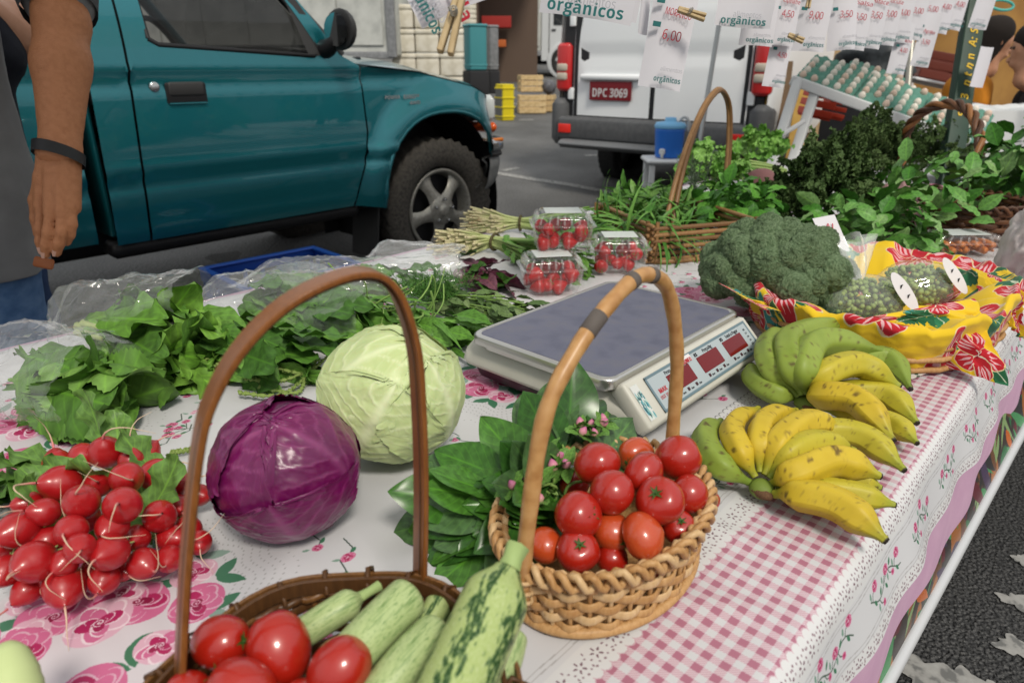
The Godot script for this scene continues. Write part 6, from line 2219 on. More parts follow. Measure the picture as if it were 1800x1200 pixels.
func build_cabbages() -> void:
	for q in [["red_cabbage", "whole purple red cabbage on the white cloth", Vector3(-0.612, 0.0, -0.306), 0.0775, 0.95, [Color(.10, .005, .052), Color(.165, .010, .090), Color(.26, .05, .16)], 0.3, 0], ["green_cabbage", "whole pale green cabbage behind the red one", Vector3(-0.652, 0.0, -0.482), 0.092, 0.92, [Color(.43, .52, .22), Color(.50, .58, .29), Color(.66, .71, .45)], 0.42, 1]]:
		var R: float = q[3]
		var o := thing(q[0], q[1], "cabbage", q[2] + Vector3(0, TH, 0))
		var m := mat(q[0], Color.WHITE, q[6], {"subsurf_scatter_enabled": true, "subsurf_scatter_strength": 0.08})
		m.clearcoat_enabled = q[7] == 0
		m.clearcoat = 0.35
		m.clearcoat_roughness = 0.25
		var up := Vector3(0, R * q[4], 0)
		var heart := MB.new()
		heart.grid(40, 24, func(a, e): var th = e * PI; return Vector3(cos(a * TAU) * sin(th), cos(th) * q[4], sin(a * TAU) * sin(th)) * R * 0.975, func(_a, _e): return q[5][0])
		part("heart", heart, m, o, up)
		var toc := cam.transform.basis.z                   # roughly towards the viewer's side of the table
		var rt := cam.transform.basis.x
		var k := 0
		for l in ([[Vector3(-0.2, -1, 0.1) - rt * 0.5, Vector3.UP + toc * 0.4 + rt * 0.3, 2.5, 1.15, 0.0], [rt * 0.9 + Vector3(0, -0.75, 0), Vector3.UP + toc * 0.5, 2.2, 1.0, 0.0012], [-rt * 0.9 + Vector3(0, -0.6, 0) - toc * 0.3, Vector3.UP + toc * 0.2, 2.1, 1.05, 0.002], [toc * 0.5 + rt * 0.3 + Vector3(0, -1.0, 0), Vector3.UP * 1.0 + toc * 1.0 - rt * 0.25, 1.15, 1.35, 0.0032], [-toc * 0.6 + Vector3(0, -0.9, 0), Vector3.UP, 2.2, 1.2, 0.001]] if q[7] == 0 else [[rt * 0.2 - toc * 0.2 + Vector3(0, -1, 0), Vector3.UP + toc * 0.1 + rt * 0.5, 2.6, 1.15, 0.0], [-rt * 0.9 + Vector3(0, -0.7, 0) + toc * 0.2, Vector3.UP + rt * 0.4 + toc * 0.35, 2.45, 1.1, 0.0015], [rt * 0.8 + toc * 0.4 + Vector3(0, -0.9, 0), Vector3.UP - rt * 0.2, 1.5, 1.1, 0.003], [toc * 0.9 + Vector3(0, -0.8, 0) - rt * 0.35, Vector3.UP + rt * 0.55, 1.25, 1.1, 0.0042], [-toc * 0.8 + Vector3(0, -0.8, 0), Vector3.UP, 2.0, 1.2, 0.001]]):
			var lf := wrap_leaf(R, l[0], l[1], l[2], l[3], l[4], q[5], q[4], 80 + k * 3 + q[7] * 40, 6.0)
			part("outer_leaf", lf.mesh(0, false), m, o, up)
			k += 1
		var st := MB.new()
		st.lathe([Vector2(0, 0), Vector2(R * 0.22, 0.0), Vector2(R * 0.2, R * 0.2)], 14)
		part("stalk", st, mat("stalk_pale", lin(.5, .5, .36), 0.6), o, Vector3.ZERO)

# ------------------------------------------------------------------ radishes
func build_radishes() -> void:
	var base := tp(170, 990)
	var o := thing("radish_bunch", "heap of bright red radishes with pale rootlets and green tops", "radishes", base)
	var red := speckled("radish_red", [lin(.24, .003, .005), lin(.37, .006, .009), lin(.43, .014, .016)], 0.24, 14.0, 0.02, {"metallic_specular": 0.5}, 81)
	uneven(red, "radish_gloss", 0.2, 0.6, 0.05)
	red.clearcoat_enabled = true
	red.clearcoat = 0.4
	red.clearcoat_roughness = 0.12
	var rootm := mat("radish_root", Color.WHITE, 0.5)
	var body := MB.new()
	var cols := []
	var prof := []
	for i in 22:
		var e := i / 21.0
		var th := e * PI
		var r := sin(th)
		if e > 0.8:
			r = lerpf(sin(PI * 0.8), 0.07, smoothstep(0.8, 1.0, e))
		prof.append(Vector2(r, cos(th) * 1.02 - maxf(0, e - 0.8) * 1.4))
		cols.append(Color(1, 1, 1).lerp(Color(1.15, 4.0, 2.6), pow(maxf(0, e - 0.82) / 0.18, 2.0) * 0.6))
	body.lathe(prof, 24, Vector3.ZERO, cols)
	var body_mesh := body.mesh()
	var stalk := MB.new()
	for k in 4:
		var a := TAU * k / 4.0 + 0.3
		stalk.tube([Vector3(0, 0.93, 0), Vector3(cos(a) * 0.12, 1.3, sin(a) * 0.12), Vector3(cos(a) * 0.3, 1.75, sin(a) * 0.3)], [0.13, 0.085, 0.05], 6)
	var stalk_mesh := stalk.mesh()
	var stem_m := mat("radish_stalk", lin(.36, .46, .16), 0.5)
	var tails := []
	for v in 6:
		var p := Vector3(0, -1.25, 0)
		var path := [p]
		var d := Vector3(rnd(-.3, .3), -1, rnd(-.3, .3))
		var turn := rdir() * 0.28
		for k in 14:
			d = (d + turn * (0.6 + 0.25 * k / 3.0) + rdir() * 0.15).normalized()
			p += d * (0.16 + 0.02 * v)
			path.append(p)
		var rad := []
		var cc := []
		for k in path.size():
			rad.append(lerpf(0.085, 0.008, pow(float(k) / (path.size() - 1), 0.55)))
			cc.append(Color(.62, .16, .17).lerp(Color(.62, .46, .32), smoothstep(0, 0.3, float(k) / (path.size() - 1))))
		var tm := MB.new()
		tm.tube(path, rad, 6, true, 1.0, cc)
		tails.append(tm.mesh())
	var list := [[107, 850, 33, .085], [143, 882, 31, .098], [215, 888, 33, .095], [222, 840, 29, .088], [78, 900, 25, .082], [33, 930, 33, .072], [60, 987, 37, .06], [125, 932, 28, .085], [140, 963, 27, .08], [193, 970, 32, .066], [197, 925, 28, .076], [280, 907, 29, .060], [252, 990, 28, .038], [183, 1018, 27, .034], [113, 1030, 36, .032], [48, 1036, 25, .026], [8, 1003, 28, .045], [173, 850, 24, .078], [275, 835, 30, .066], [308, 850, 26, .052], [50, 885, 23, .07], [113, 988, 24, .056], [297, 982, 24, .032], [350, 953, 22, .026], [312, 890, 22, .04], [185, 795, 29, .066], [255, 800, 25, .052], [145, 802, 24, .062], [100, 815, 24, .055], [230, 810, 22, .06], [330, 930, 24, .032], [240, 945, 24, .045], [5, 955, 26, .05], [150, 910, 26, .06], [85, 950, 26, .055], [90, 1010, 24, .03], [350, 870, 20, .028], [215, 1000, 22, .028], [165, 1000, 22, .03], [300, 945, 24, .036]]
	var ctr := tp(170, 920, 0.03)
	for q in list:
		var p := tp(q[0], q[1], q[3])
		var r := size_at(q[2], p) * 0.98
		p.y = maxf(p.y, TH + r)
		var out: Vector3 = (p - ctr).normalized()
		var dir: Vector3 = (out * 0.75 + cam.transform.basis.z * 0.5 + Vector3(rnd(-.5, .5), rnd(-.35, .15), rnd(-.5, .5))).normalized()   # rootlets point outward
		var f := frame(Vector3.ZERO, rdir(), -dir).basis
		var b := Basis(f.x, -dir, f.x.cross(-dir)) * Basis(Vector3.UP, rnd(0, TAU))
		b = Basis(b.x.normalized(), b.y.normalized(), b.z.normalized()).orthonormalized()
		var x := Transform3D(b.scaled_local(Vector3(1, rnd(0.98, 1.14), 1) * r), p)
		var rd := part("radish", body_mesh, red, o, rel(o, x))
		part("rootlet", tails[rng.randi() % 6], rootm, rd, Transform3D(Basis(Vector3.UP, rnd(0, TAU)).scaled(Vector3(1, rnd(.8, 1.3), 1)), Vector3(0, 0, 0)))
		part("leaf_stalk", stalk_mesh, stem_m, rd, Transform3D(Basis(Vector3.UP, rnd(0, TAU)), Vector3.ZERO))
	# tied tops lying behind
	var lv := [leaf_mesh(0.11, 0.055, 3, {"curl": 0.9, "wave": 0.25, "tooth": 0.12, "fold": 0.25}), leaf_mesh(0.09, 0.045, 3, {"curl": -0.5, "wave": 0.3, "tooth": 0.15, "fold": 0.2})]
	var gm := [leaf_mat("radish_leaf", lin(.075, .16, .03)), leaf_mat("radish_leaf_b", lin(.11, .21, .05))]
	for k in 26:
		var side: int = k % 2
		var p := tp(rnd(-40, 70) if side == 0 else rnd(110, 320), rnd(830, 890) if side == 0 else rnd(770, 960), rnd(0.008, 0.045))
		part("leaf", lv[k % 2], gm[k % 2], o, rel(o, frame(p, Vector3(rnd(-1, 0.2), rnd(-.05, .35), rnd(-0.6, 0.6)), Vector3(rnd(-.4, .4), 1, rnd(-.4, .4)))))

# ------------------------------------------------------------------ bananas
func banana(path: Array, r: float, cols: Array, seed_: int) -> MB:
	var m := MB.new()
	var ns := FastNoiseLite.new()
	ns.seed = seed_
	ns.frequency = 1.0
	var n := path.size()
	var nrm := Vector3.UP
	var sides := 30
	var total := 0.0
	for i in n - 1:
		total += path[i].distance_to(path[i + 1])
	var run := 0.0
	for i in n:
		var u := float(i) / (n - 1)
		var d: Vector3 = (path[mini(i + 1, n - 1)] - path[maxi(i - 1, 0)]).normalized()
		nrm = (nrm - d * nrm.dot(d)).normalized()
		var bi := d.cross(nrm)
		var w := 0.30 + 0.70 * smoothstep(0.06, 0.30, u)           # neck
		w *= 1.0 - 0.74 * smoothstep(0.76, 0.955, u)               # tip
		if u > 0.975:
			w *= 0.8
		for j in sides + 1:
			var a := TAU * j / sides
			var ridge := 0.97 + 0.13 * pow(absf(cos(a * 2.5 + 0.4)), 2.5) * smoothstep(0.1, 0.3, u) - 0.01
			var p: Vector3 = path[i] + (bi * cos(a) + nrm * sin(a)) * r * w * ridge
			var f := ns.get_noise_3d(p.x * 22, p.y * 22, p.z * 22) * 0.5 + 0.5
			var col: Color = cols[0].lerp(cols[1], clampf(f * 1.1, 0, 1))
			col = col.lerp(cols[2], smoothstep(0.24, 0.05, u) * 0.8 + smoothstep(0.80, 0.97, u) * 0.65)
			var sp := ns.get_noise_3d(p.x * 48 + 40, p.y * 48, p.z * 48)
			if sp > 0.38 and u > 0.15:
				col = col.lerp(Color(.07, .035, .012), clampf((sp - 0.38) * 8.0, 0, 0.85))
			var sp2 := ns.get_noise_3d(p.x * 260, p.y * 260 + 11, p.z * 260)
			if sp2 > 0.36:
				col = col.lerp(Color(.10, .055, .02), clampf((sp2 - 0.36) * 4.0, 0, 0.6))
			if u > 0.985:
				col = Color(.03, .02, .012)
			m.vert(p, Vector2(float(j) / sides, u), col)
	for i in n - 1:
		for j in sides:
			m.quad(i * (sides + 1) + j, i * (sides + 1) + j + 1, (i + 1) * (sides + 1) + j + 1, (i + 1) * (sides + 1) + j)
	var e := m.vert(path[n - 1], Vector2.ZERO, Color(.025, .018, .012))
	for j in sides:
		m.tri(e, (n - 1) * (sides + 1) + j, (n - 1) * (sides + 1) + j + 1)
	return m
func build_bananas() -> void:
	var skin_b := mat("banana_skin", Color.WHITE, 0.48, {})
	var yellow := [Color(.46, .32, .018), Color(.54, .40, .03), Color(.24, .29, .03)]
	var olive := [Color(.38, .34, .025), Color(.46, .38, .03), Color(.18, .26, .03)]
	var green := [Color(.17, .24, .030), Color(.24, .31, .05), Color(.12, .19, .022)]
	var hands := [["yellow banana hand with brown flecks in front of the green one", tp(1342, 862, 0.018), [
		[[1322, 850, .020], [1262, 815, .040], [1240, 770, .040], [1268, 738, .022], 27, green],
		[[1328, 838, .028], [1300, 790, .052], [1290, 750, .052], [1335, 716, .028], 25, yellow],
		[[1336, 830, .030], [1335, 775, .058], [1350, 738, .058], [1402, 720, .035], 25, yellow],
		[[1345, 835, .030], [1372, 775, .062], [1420, 742, .062], [1478, 752, .045], 27, yellow],
		[[1352, 840, .028], [1390, 795, .056], [1440, 778, .058], [1505, 792, .040], 27, olive],
		[[1358, 850, .024], [1400, 832, .048], [1470, 810, .050], [1550, 838, .036], 32, yellow],
		[[1362, 868, .020], [1412, 870, .036], [1480, 890, .038], [1560, 952, .026], 34, yellow],
		[[1365, 862, .018], [1430, 860, .030], [1500, 868, .030], [1576, 888, .024], 26, olive],
		[[1390, 790, .030], [1450, 760, .040], [1520, 770, .040], [1592, 828, .026], 27, olive],
		[[1400, 830, .020], [1460, 840, .024], [1510, 845, .024], [1552, 858, .022], 22, olive]]],
		["green banana hand ripening to yellow beside the floral cloth", tp(1412, 702, 0.02), [
		[[1400, 700, .020], [1362, 690, .034], [1328, 668, .036], [1322, 640, .026], 26, green],
		[[1404, 695, .030], [1360, 650, .062], [1352, 610, .070], [1378, 578, .055], 30, green],
		[[1410, 692, .036], [1390, 640, .078], [1398, 592, .085], [1500, 562, .065], 32, green],
		[[1416, 690, .038], [1412, 645, .078], [1445, 602, .088], [1556, 618, .062], 34, green],
		[[1420, 690, .032], [1445, 660, .068], [1510, 640, .076], [1584, 680, .050], 30, olive],
		[[1424, 700, .026], [1450, 695, .052], [1510, 705, .060], [1572, 776, .038], 32, yellow],
		[[1428, 705, .020], [1490, 690, .036], [1560, 695, .040], [1614, 745, .026], 28, olive],
		[[1440, 715, .018], [1510, 730, .024], [1570, 745, .026], [1614, 780, .022], 25, olive],
		[[1440, 680, .030], [1500, 640, .046], [1560, 630, .05], [1602, 685, .030], 26, green]]]]
	var s := 0
	for h in hands:
		var o := thing("banana_hand", h[0], "bananas", Vector3(h[1].x, TH, h[1].z))
		for q in h[2]:
			var path := spline([tp(q[0][0], q[0][1], q[0][2]), tp(q[1][0], q[1][1], q[1][2]), tp(q[2][0], q[2][1], q[2][2]), tp(q[3][0], q[3][1], q[3][2])], 24)
			var r := size_at(q[4], path[36]) * (0.86 if s < 10 else 0.76)
			for k in path.size():                       # rest on the cloth
				path[k].y = maxf(path[k].y, TH + r * (0.95 if k < path.size() - 14 else 0.4))
			part("banana", banana(path, r, q[5], 100 + s).mesh(1, false), skin_b, o)
			s += 1
		var cr := MB.new()
		var a: Vector3 = tp(h[2][0][0][0], h[2][0][0][1], h[2][0][0][2])
		var b: Vector3 = tp(h[2][7][0][0] - 6, h[2][7][0][1] + 6, h[2][7][0][2])
		var mid: Vector3 = (a + b) * 0.5 + (h[1] - (a + b) * 0.5) * 0.6
		cr.tube(bez(a, mid, b, 10), [0.008, 0.011, 0.013, 0.014, 0.0145, 0.0145, 0.014, 0.013, 0.012, 0.010, 0.007], 12, true, 0.8)
		part("crown", cr, mat("crown_green", lin(.14, .20, .03), 0.6), o)
		var ct := MB.new()
		var dn := (tp(1342, 890) - tp(1342, 862)).normalized() * 0.011
		ct.tube(bez(a + dn * 0.7, mid + dn, b + dn * 0.7, 8), [0.004, 0.006, 0.0065, 0.007, 0.007, 0.0068, 0.006, 0.005, 0.003], 8, true, 0.9)
		part("cut_face", ct, speckled("banana_cut", [lin(.06, .03, .015), lin(.18, .10, .05)], 0.9, 40.0, 0.05, {}, 90), o)

# ------------------------------------------------------------------ leaves
func vein_image() -> Image:
	var im := Image.create(128, 64, false, Image.FORMAT_RGB8)
	var ns := FastNoiseLite.new()
	ns.frequency = 0.06
	for x in 128:
		for y in 64:
			var u := x / 127.0
			var w := (y / 63.0) * 2 - 1
			var k := exp(-pow(w / 0.05, 2.0))
			var t := fposmod(u * 8.0 - absf(w) * 2.2, 1.0)
			k = maxf(k, exp(-pow((t - 0.5) / 0.07, 2.0)) * 0.55)
			var f := 0.74 + 0.16 * ns.get_noise_2d(x, y)
			var c := Color(f, f, f).lerp(Color(0.97, 1.0, 0.80), k * 0.8)
			im.set_pixel(x, y, c)
	return im
func leaf_mat(called: String, col: Color, rough := 0.42, shine := 0.0) -> StandardMaterial3D:
	if mats.has(called):
		return mats[called]
	var m := mat(called, col.lightened(0.0), rough, {"backlight_enabled": true, "backlight": Color(0.30, 0.34, 0.05), "metallic_specular": 0.3})
	if not texs.has("veins"):
		texs["veins"] = ImageTexture.create_from_image(vein_image())
	m.albedo_color = Color(col.srgb_to_linear() * 2.0).linear_to_srgb()
	m.albedo_color.a = 1.0
	m.albedo_texture = texs["veins"]
	if shine > 0.0:
		m.clearcoat_enabled = true
		m.clearcoat = shine
		m.clearcoat_roughness = 0.2
	return m
# a leaf lying along +z from its base, face up (+y)
func leaf_mesh(l: float, w: float, kind: int, o := {}) -> ArrayMesh:
	var m := MB.new()
	var curl: float = o.get("curl", 0.4)
	var fold: float = o.get("fold", 0.2)
	var wave: float = o.get("wave", 0.1)
	var wf: float = o.get("freq", 3.0)
	var tooth: float = o.get("tooth", 0.0)
	var nl: int = o.get("nl", 12)
	var nw: int = o.get("nw", 8)
	var cup: float = o.get("cup", 0.0)
	var roll: float = o.get("roll", 0.0)
	var ph := rnd(0, TAU)
	var pos := Vector3.ZERO
	var ang := -curl * 0.35
	var last := 0.0
	for i in nl + 1:
		var t := 1.0 - pow(1.0 - float(i) / nl, 1.45)
		pos += Vector3(0, sin(ang), cos(ang)) * (l * (t - last))
		ang += -curl * (t - last)
		last = t
		var hw := 0.0
		match kind:
			0: hw = pow(sin(PI * pow(clampf(t, 0.001, 0.999), 0.85)), 0.85)
			1: hw = 0.07 if t < 0.16 else maxf(0.05, sqrt(maxf(0.0, 1.0 - pow(absf(t - 0.62) / (0.50 if t < 0.62 else 0.38), 2.3))))
			2: hw = minf(1.0, 0.35 + t * 3.0) * pow(1.0 - t, 0.75)
			3: hw = 0.09 + 0.9 * pow(sin(PI * pow(clampf(t, 0.001, 0.97), 1.5)), 0.7) * (1.0 + 0.08 * sin(t * 34.0))
			_: hw = 0.04 if t < 0.12 else pow(maxf(0.0, sin(PI * pow((t - 0.11) / 0.895, 0.7))), 0.75)
		hw *= w * 0.5
		for j in nw + 1:
			var s := float(j) / nw * 2 - 1
			var e := hw * (1.0 + tooth * (1.0 if i % 2 else -1.0) * (0.5 if absf(s) > 0.95 else 0.0))
			var x := s * e
			var y := fold * absf(x) + wave * w * 0.5 * pow(absf(s), 1.6) * sin(wf * TAU * t + ph + (1.4 if s > 0 else 0.0)) + cup * x * x / maxf(1e-4, w)
			if roll != 0.0:                              # the sides roll up round the midrib
				var a := s * roll * hw / (w * 0.5)
				x = sin(a) * hw / roll * w * 0.5 / maxf(1e-5, hw) if absf(a) > 1e-4 else x
				y += (1.0 - cos(a)) * w * 0.5 / roll
			m.vert(pos + Vector3(x, y * cos(ang), -y * sin(ang)), Vector2(t, s * 0.5 + 0.5))
	for i in nl:
		for j in nw:
			var p := i * (nw + 1) + j
			m.quad(p, p + nw + 1, p + nw + 2, p + 1)
	return m.mesh(0, false)
# leaves fanned along an axis a -> b; ra spreads the bases, spread tilts them outward
func fan(o: Node3D, a: Vector3, b: Vector3, n: int, meshes: Array, ms: Array, ra: float, spread: float, jitter := 0.25, smin := 0.8, smax := 1.2, start := 0.5, called := "leaf") -> void:
	var ax := (b - a).normalized()
	var u := ax.cross(Vector3.UP).normalized()
	var w := u.cross(ax)
	for i in n:
		var ang := rnd(0, TAU)
		var rad := sqrt(rng.randf())
		var out := u * cos(ang) + w * sin(ang)
		var p := a.lerp(b, rnd(0, start)) + out * ra * rad
		p.y = maxf(p.y, TH + 0.006)
		var d := (ax + out * spread * rad + rdir() * jitter).normalized()
		d.y = minf(d.y, 0.22)
		if p.y < TH + 0.02 and d.y < 0:
			d.y = absf(d.y) * 0.4
		var s := rnd(smin, smax)
		var tip: Vector3 = p + d * 0.10 * s
		if tip.y < TH + 0.004:
			d.y += 0.12
		part(called, meshes[rng.randi() % meshes.size()], ms[rng.randi() % ms.size()], o, rel(o, frame(p, d, (out + Vector3.UP * 0.7 + rdir() * 0.5).normalized(), s)))
# a crumpled clear bag round an axis
func film_bag(o: Node3D, a: Vector3, b: Vector3, r0: float, r1: float, from_: float, to: float, seed_: int, m: Material, closed := true) -> void:
	var ns := FastNoiseLite.new()
	ns.seed = seed_
	ns.frequency = 1.0
	ns.fractal_type = FastNoiseLite.FRACTAL_RIDGED
	ns.fractal_octaves = 3
	var n2 := FastNoiseLite.new()
	n2.seed = seed_ + 5
	n2.frequency = 1.0
	var ax := (b - a).normalized()
	var u := ax.cross(Vector3.UP).normalized()
	var w := u.cross(ax)
	var g := MB.new()
	g.grid(96, 72, func(t, e):
		var an: float = lerpf(from_, to, e)
		var r: float = lerpf(r0, r1, t)
		if closed:
			r *= smoothstep(-0.02, 0.22, t)
		var p: Vector3 = a.lerp(b, t)
		var tl: float = t * a.distance_to(b) * 9.0
		r *= 1.0 + 0.20 * n2.get_noise_3d(cos(an), sin(an), tl * 0.5) + 0.15 * (ns.get_noise_3d(cos(an) * 1.1 + tl * 0.4, sin(an) * 1.1, tl * 1.0) - 0.3) + 0.05 * ns.get_noise_3d(cos(an) * 3.0 + tl, sin(an) * 3.0, tl * 2.6 + 7.0)
		p += (u * cos(an) + w * sin(an)) * r + ax * 0.02 * n2.get_noise_2d(an * 1.5, 5.0)
		p.y = maxf(p.y, TH + 0.003 + 0.002 * t)
		return p)
	part("plastic_bag", g.mesh(0, false), m, o)

# ------------------------------------------------------------------ the basket lined with flowered cloth
func flower_cloth_image() -> Image:
	var S := 1024
	var yel := lin(.66, .44, .012)
	var im := canvas(S, S, yel)
	var r2 := RandomNumberGenerator.new()
	r2.seed = 5
	var g1 := lin(.012, .10, .04)
	var g2 := lin(.02, .16, .07)
	var tl := lin(.03, .22, .21)
	var red := lin(.42, .010, .02)
	var pinkw := lin(.62, .36, .38)
	for k in 32:                                        # big split leaves
		var c := Vector2(r2.randf() * S, r2.randf() * S)
		var a := r2.randf() * TAU
		var d := Vector2(cos(a), sin(a))
		var col: Color = [g1, g2, tl, g1][k % 4]
		for j in 6:
			for sd in [-1, 1]:
				leaf_shape(im, c + d * j * 24.0, a + sd * (0.9 - j * 0.08), 88 - j * 8, 22, col)
		leaf_shape(im, c, a, 190, 24, col)
		stroke(im, [c, c + d * 180], 1.6, lin(.55, .60, .45))
	for k in 20:                                        # hibiscus blooms
		var c := Vector2((k % 5) * 205 + 30 + r2.randf_range(0, 80) + 100 * ((k / 5) % 2), (k / 5) * 256 + 50 + r2.randf_range(0, 90))
		var a := r2.randf() * TAU
		for p in 5:
			var an := a + TAU * p / 5
			var pc := c + Vector2(cos(an), sin(an)) * 46
			disc(im, pc.x, pc.y, 46, lin(.62, .50, .30), 33, an)
			disc(im, pc.x, pc.y, 43, red, 30, an)
			for s in 4:
				var q := c + Vector2(cos(an + (s - 1.5) * 0.26), sin(an + (s - 1.5) * 0.26)) * 34
				leaf_shape(im, q, an + (s - 1.5) * 0.2, 44, 7, pinkw)
		disc(im, c.x, c.y, 12, lin(.25, .004, .012))
		for s in 5:
			stroke(im, [c, c + Vector2(cos(a + s), sin(a + s)) * 26], 1.5, lin(.65, .6, .5))
	return im
func bowl_point(c: Vector3, ax: float, az: float, th: float, e: float, ns: FastNoiseLite) -> Vector3:
	# e: 0 table outside -> 0.45 rim -> 1 centre of the inside floor
	var k := pow(pow(absf(cos(th)), 2.6) + pow(absf(sin(th)), 2.6), -1 / 2.6)
	var r := 1.0
	var y := 0.0
	if e < 0.42:
		var q := e / 0.42
		r = lerpf(0.90, 1.0, q)
		y = 0.088 * q
	elif e < 0.52:
		var q := (e - 0.42) / 0.10
		r = lerpf(1.0, 0.93, q)
		y = 0.088 + 0.008 * sin(q * PI)
	else:
		var q := (e - 0.52) / 0.48
		r = lerpf(0.93, 0.0, pow(q, 0.8))
		y = lerpf(0.086, 0.03, smoothstep(0.0, 0.4, q))
	var f := 0.05 * ns.get_noise_3d(cos(th) * 6, sin(th) * 6, e * 3.0) + 0.02 * ns.get_noise_3d(cos(th) * 18, sin(th) * 18, e * 5.0)
	var fy := 0.020 * ns.get_noise_2d(cos(th) * 5 + 20, sin(th) * 5) * smoothstep(0.1, 0.45, e)
	return Vector3(c.x + cos(th) * k * ax * (r + f * (1.0 - pow(e, 3.0))), TH + maxf(0.003, y + fy), c.z + sin(th) * k * az * (r + f * (1.0 - pow(e, 3.0))))
func build_floral_basket() -> void:
	var c := Vector3(-0.325, 0, -1.455)
	var ns := FastNoiseLite.new()
	ns.seed = 17
	ns.frequency = 0.5
	var t := thing("lined_basket", "shallow basket lined with yellow cloth printed with red flowers", "basket", Vector3(c.x, TH, c.z))
	var fm := printed("flower_cloth", flower_cloth_image(), 0.88, {"rim_enabled": true, "rim": 0.2})
	fm.uv1_triplanar = false
	var ax := 0.215
	var az := 0.300
	var m := MB.new()
	for i in 145:
		var th := TAU * i / 144.0
		var run := 0.0
		var prev := Vector3.ZERO
		for j in 61:
			var p := bowl_point(c, ax, az, th, j / 60.0 * 0.98, ns)
			if j > 0:
				run += p.distance_to(prev)
			prev = p
			m.vert(p, Vector2(p.x * 1.9 + cos(th) * (p.y - TH) * -1.4, p.z * 1.9 + sin(th) * (p.y - TH) * -1.4))
	for i in 144:
		for j in 60:
			var p := i * 61 + j
			m.quad(p, p + 61, p + 62, p + 1)
	part("cloth_lining", m.mesh(0), fm, t)
	var wk := [mats["wicker_b"], mats["wicker_a"]]
	for r in 4:
		var path := []
		for i in 73:
			var p := bowl_point(c, ax * 0.94, az * 0.94, TAU * i / 72.0, 0.40, ns)
			p.y = TH + 0.012 + r * 0.018
			path.append(p)
		var s := MB.new()
		s.tube(path, 0.005, 6, false)
		part("strand", s, wk[r % 2], t)
	# loose corners of the cloth hang over the rim
	for q in [[pt(1500, 566, TH + .092), pt(1712, 528, TH + .10), pt(1765, 682, TH + .012), pt(1585, 622, TH + .012), 0.0, 18], [pt(1700, 470, TH + .085), pt(1795, 505, TH + .085), pt(1802, 600, TH + .01), pt(1740, 560, TH + .03), 0.5, 19], [pt(1262, 500, TH + .088), pt(1345, 548, TH + .088), pt(1405, 598, TH + .006), pt(1330, 570, TH + .01), 0.25, 22]]:
		var fl := MB.new()
		var n2 := FastNoiseLite.new()
		n2.seed = q[5]
		n2.frequency = 2.2
		fl.grid(36, 30, func(u, w):
			var p: Vector3 = q[0].lerp(q[1], u).lerp(q[3].lerp(q[2], u), w)
			p += Vector3(0.7, 0.3, 0.5) * (0.030 * n2.get_noise_2d(u * 1.0, w * 0.7) + 0.012 * n2.get_noise_2d(u * 3.0 + 5, w * 2.0)) * sin(minf(1.0, w * 3.0) * PI * 0.5)
			p.y += 0.018 * sin(w * PI) + 0.004
			if p.x > -0.10:
				p.y = minf(p.y, TH + 0.05)
			p.y = maxf(p.y, TH + 0.005 if p.x < -0.13 else TH - 0.05)
			return p)
		for i in fl.uv.size():
			fl.uv[i] = Vector2(q[4] + fl.uv[i].x * 0.42, 0.1 + q[4] + fl.uv[i].y * 0.30)
		part("cloth_corner", fl.mesh(0), fm, t)
	# broccoli
	var bc := tp(1362, 490, 0.075)
	var br := thing("broccoli", "large dark green broccoli head in the cloth-lined basket", "broccoli", Vector3(bc.x, TH + 0.05, bc.z))
	var bn := FastNoiseLite.new()
	bn.noise_type = FastNoiseLite.TYPE_CELLULAR
	bn.frequency = 3.2
	var fl_meshes := []
	for v in 3:
		bn.seed = v
		var f := MB.new()
		f.grid(56, 32, func(a, e):
			var th: float = e * PI * 0.72
			var d := Vector3(cos(a * TAU) * sin(th), cos(th), sin(a * TAU) * sin(th))
			var nn := -bn.get_noise_3d(d.x * 1.3, d.y * 1.3, d.z * 1.3)
			var fine := -bn.get_noise_3d(d.x * 4.0 + 9, d.y * 4.0, d.z * 4.0)
			return d * (0.80 + 0.26 * nn + 0.10 * fine + rnd(-.035, .035)),
			func(a, e):
				var th: float = e * PI * 0.72
				var d := Vector3(cos(a * TAU) * sin(th), cos(th), sin(a * TAU) * sin(th))
				var fine := -bn.get_noise_3d(d.x * 4.0 + 9, d.y * 4.0, d.z * 4.0)
				return Color(.09, .16, .068).lerp(Color(.33, .45, .25), clampf(rng.randf() * 0.75 + fine * 0.5 - 0.25, 0, 1)))
		fl_meshes.append(f.mesh(0))
	var bm := mat("broccoli", Color.WHITE, 0.75)
	relief(bm, "broccoli_relief", 0.22, 0.25, 9, 2)
	bm.uv1_scale = Vector3(3, 3, 3)
	var R := size_at(108, bc)
	for i in 80:
		var y := 1.0 - 1.25 * (i + 0.5) / 80.0
		var a := i * 2.39996
		var rr := sqrt(maxf(0, 1 - y * y))
		var d := Vector3(cos(a) * rr, y, sin(a) * rr)
		var p := bc + Vector3(d.x * R * 0.90, d.y * R * 0.72 + 0.006, d.z * R * 0.80) * rnd(0.92, 1.14)
		var f := frame(p, d.cross(rdir()), d).basis
		part("floret", fl_meshes[i % 3], bm, br, rel(br, Transform3D((f * Basis(Vector3.UP, rnd(0, TAU))).scaled_local(Vector3.ONE * R * rnd(0.19, 0.31)), p)))
	var stm := MB.new()
	stm.tube([bc + Vector3(0.01, -0.03, 0), bc + Vector3(-0.05, -0.045, -0.04)], [0.03, 0.024], 12)
	part("stalk", stm, mat("broccoli_stalk", lin(.30, .38, .16), 0.6), br)
	var core := MB.new()
	core.grid(24, 14, func(a, e): var th = e * PI; return bc + Vector3(cos(a * TAU) * sin(th) * R * 0.78, cos(th) * R * 0.52, sin(a * TAU) * sin(th) * R * 0.70))
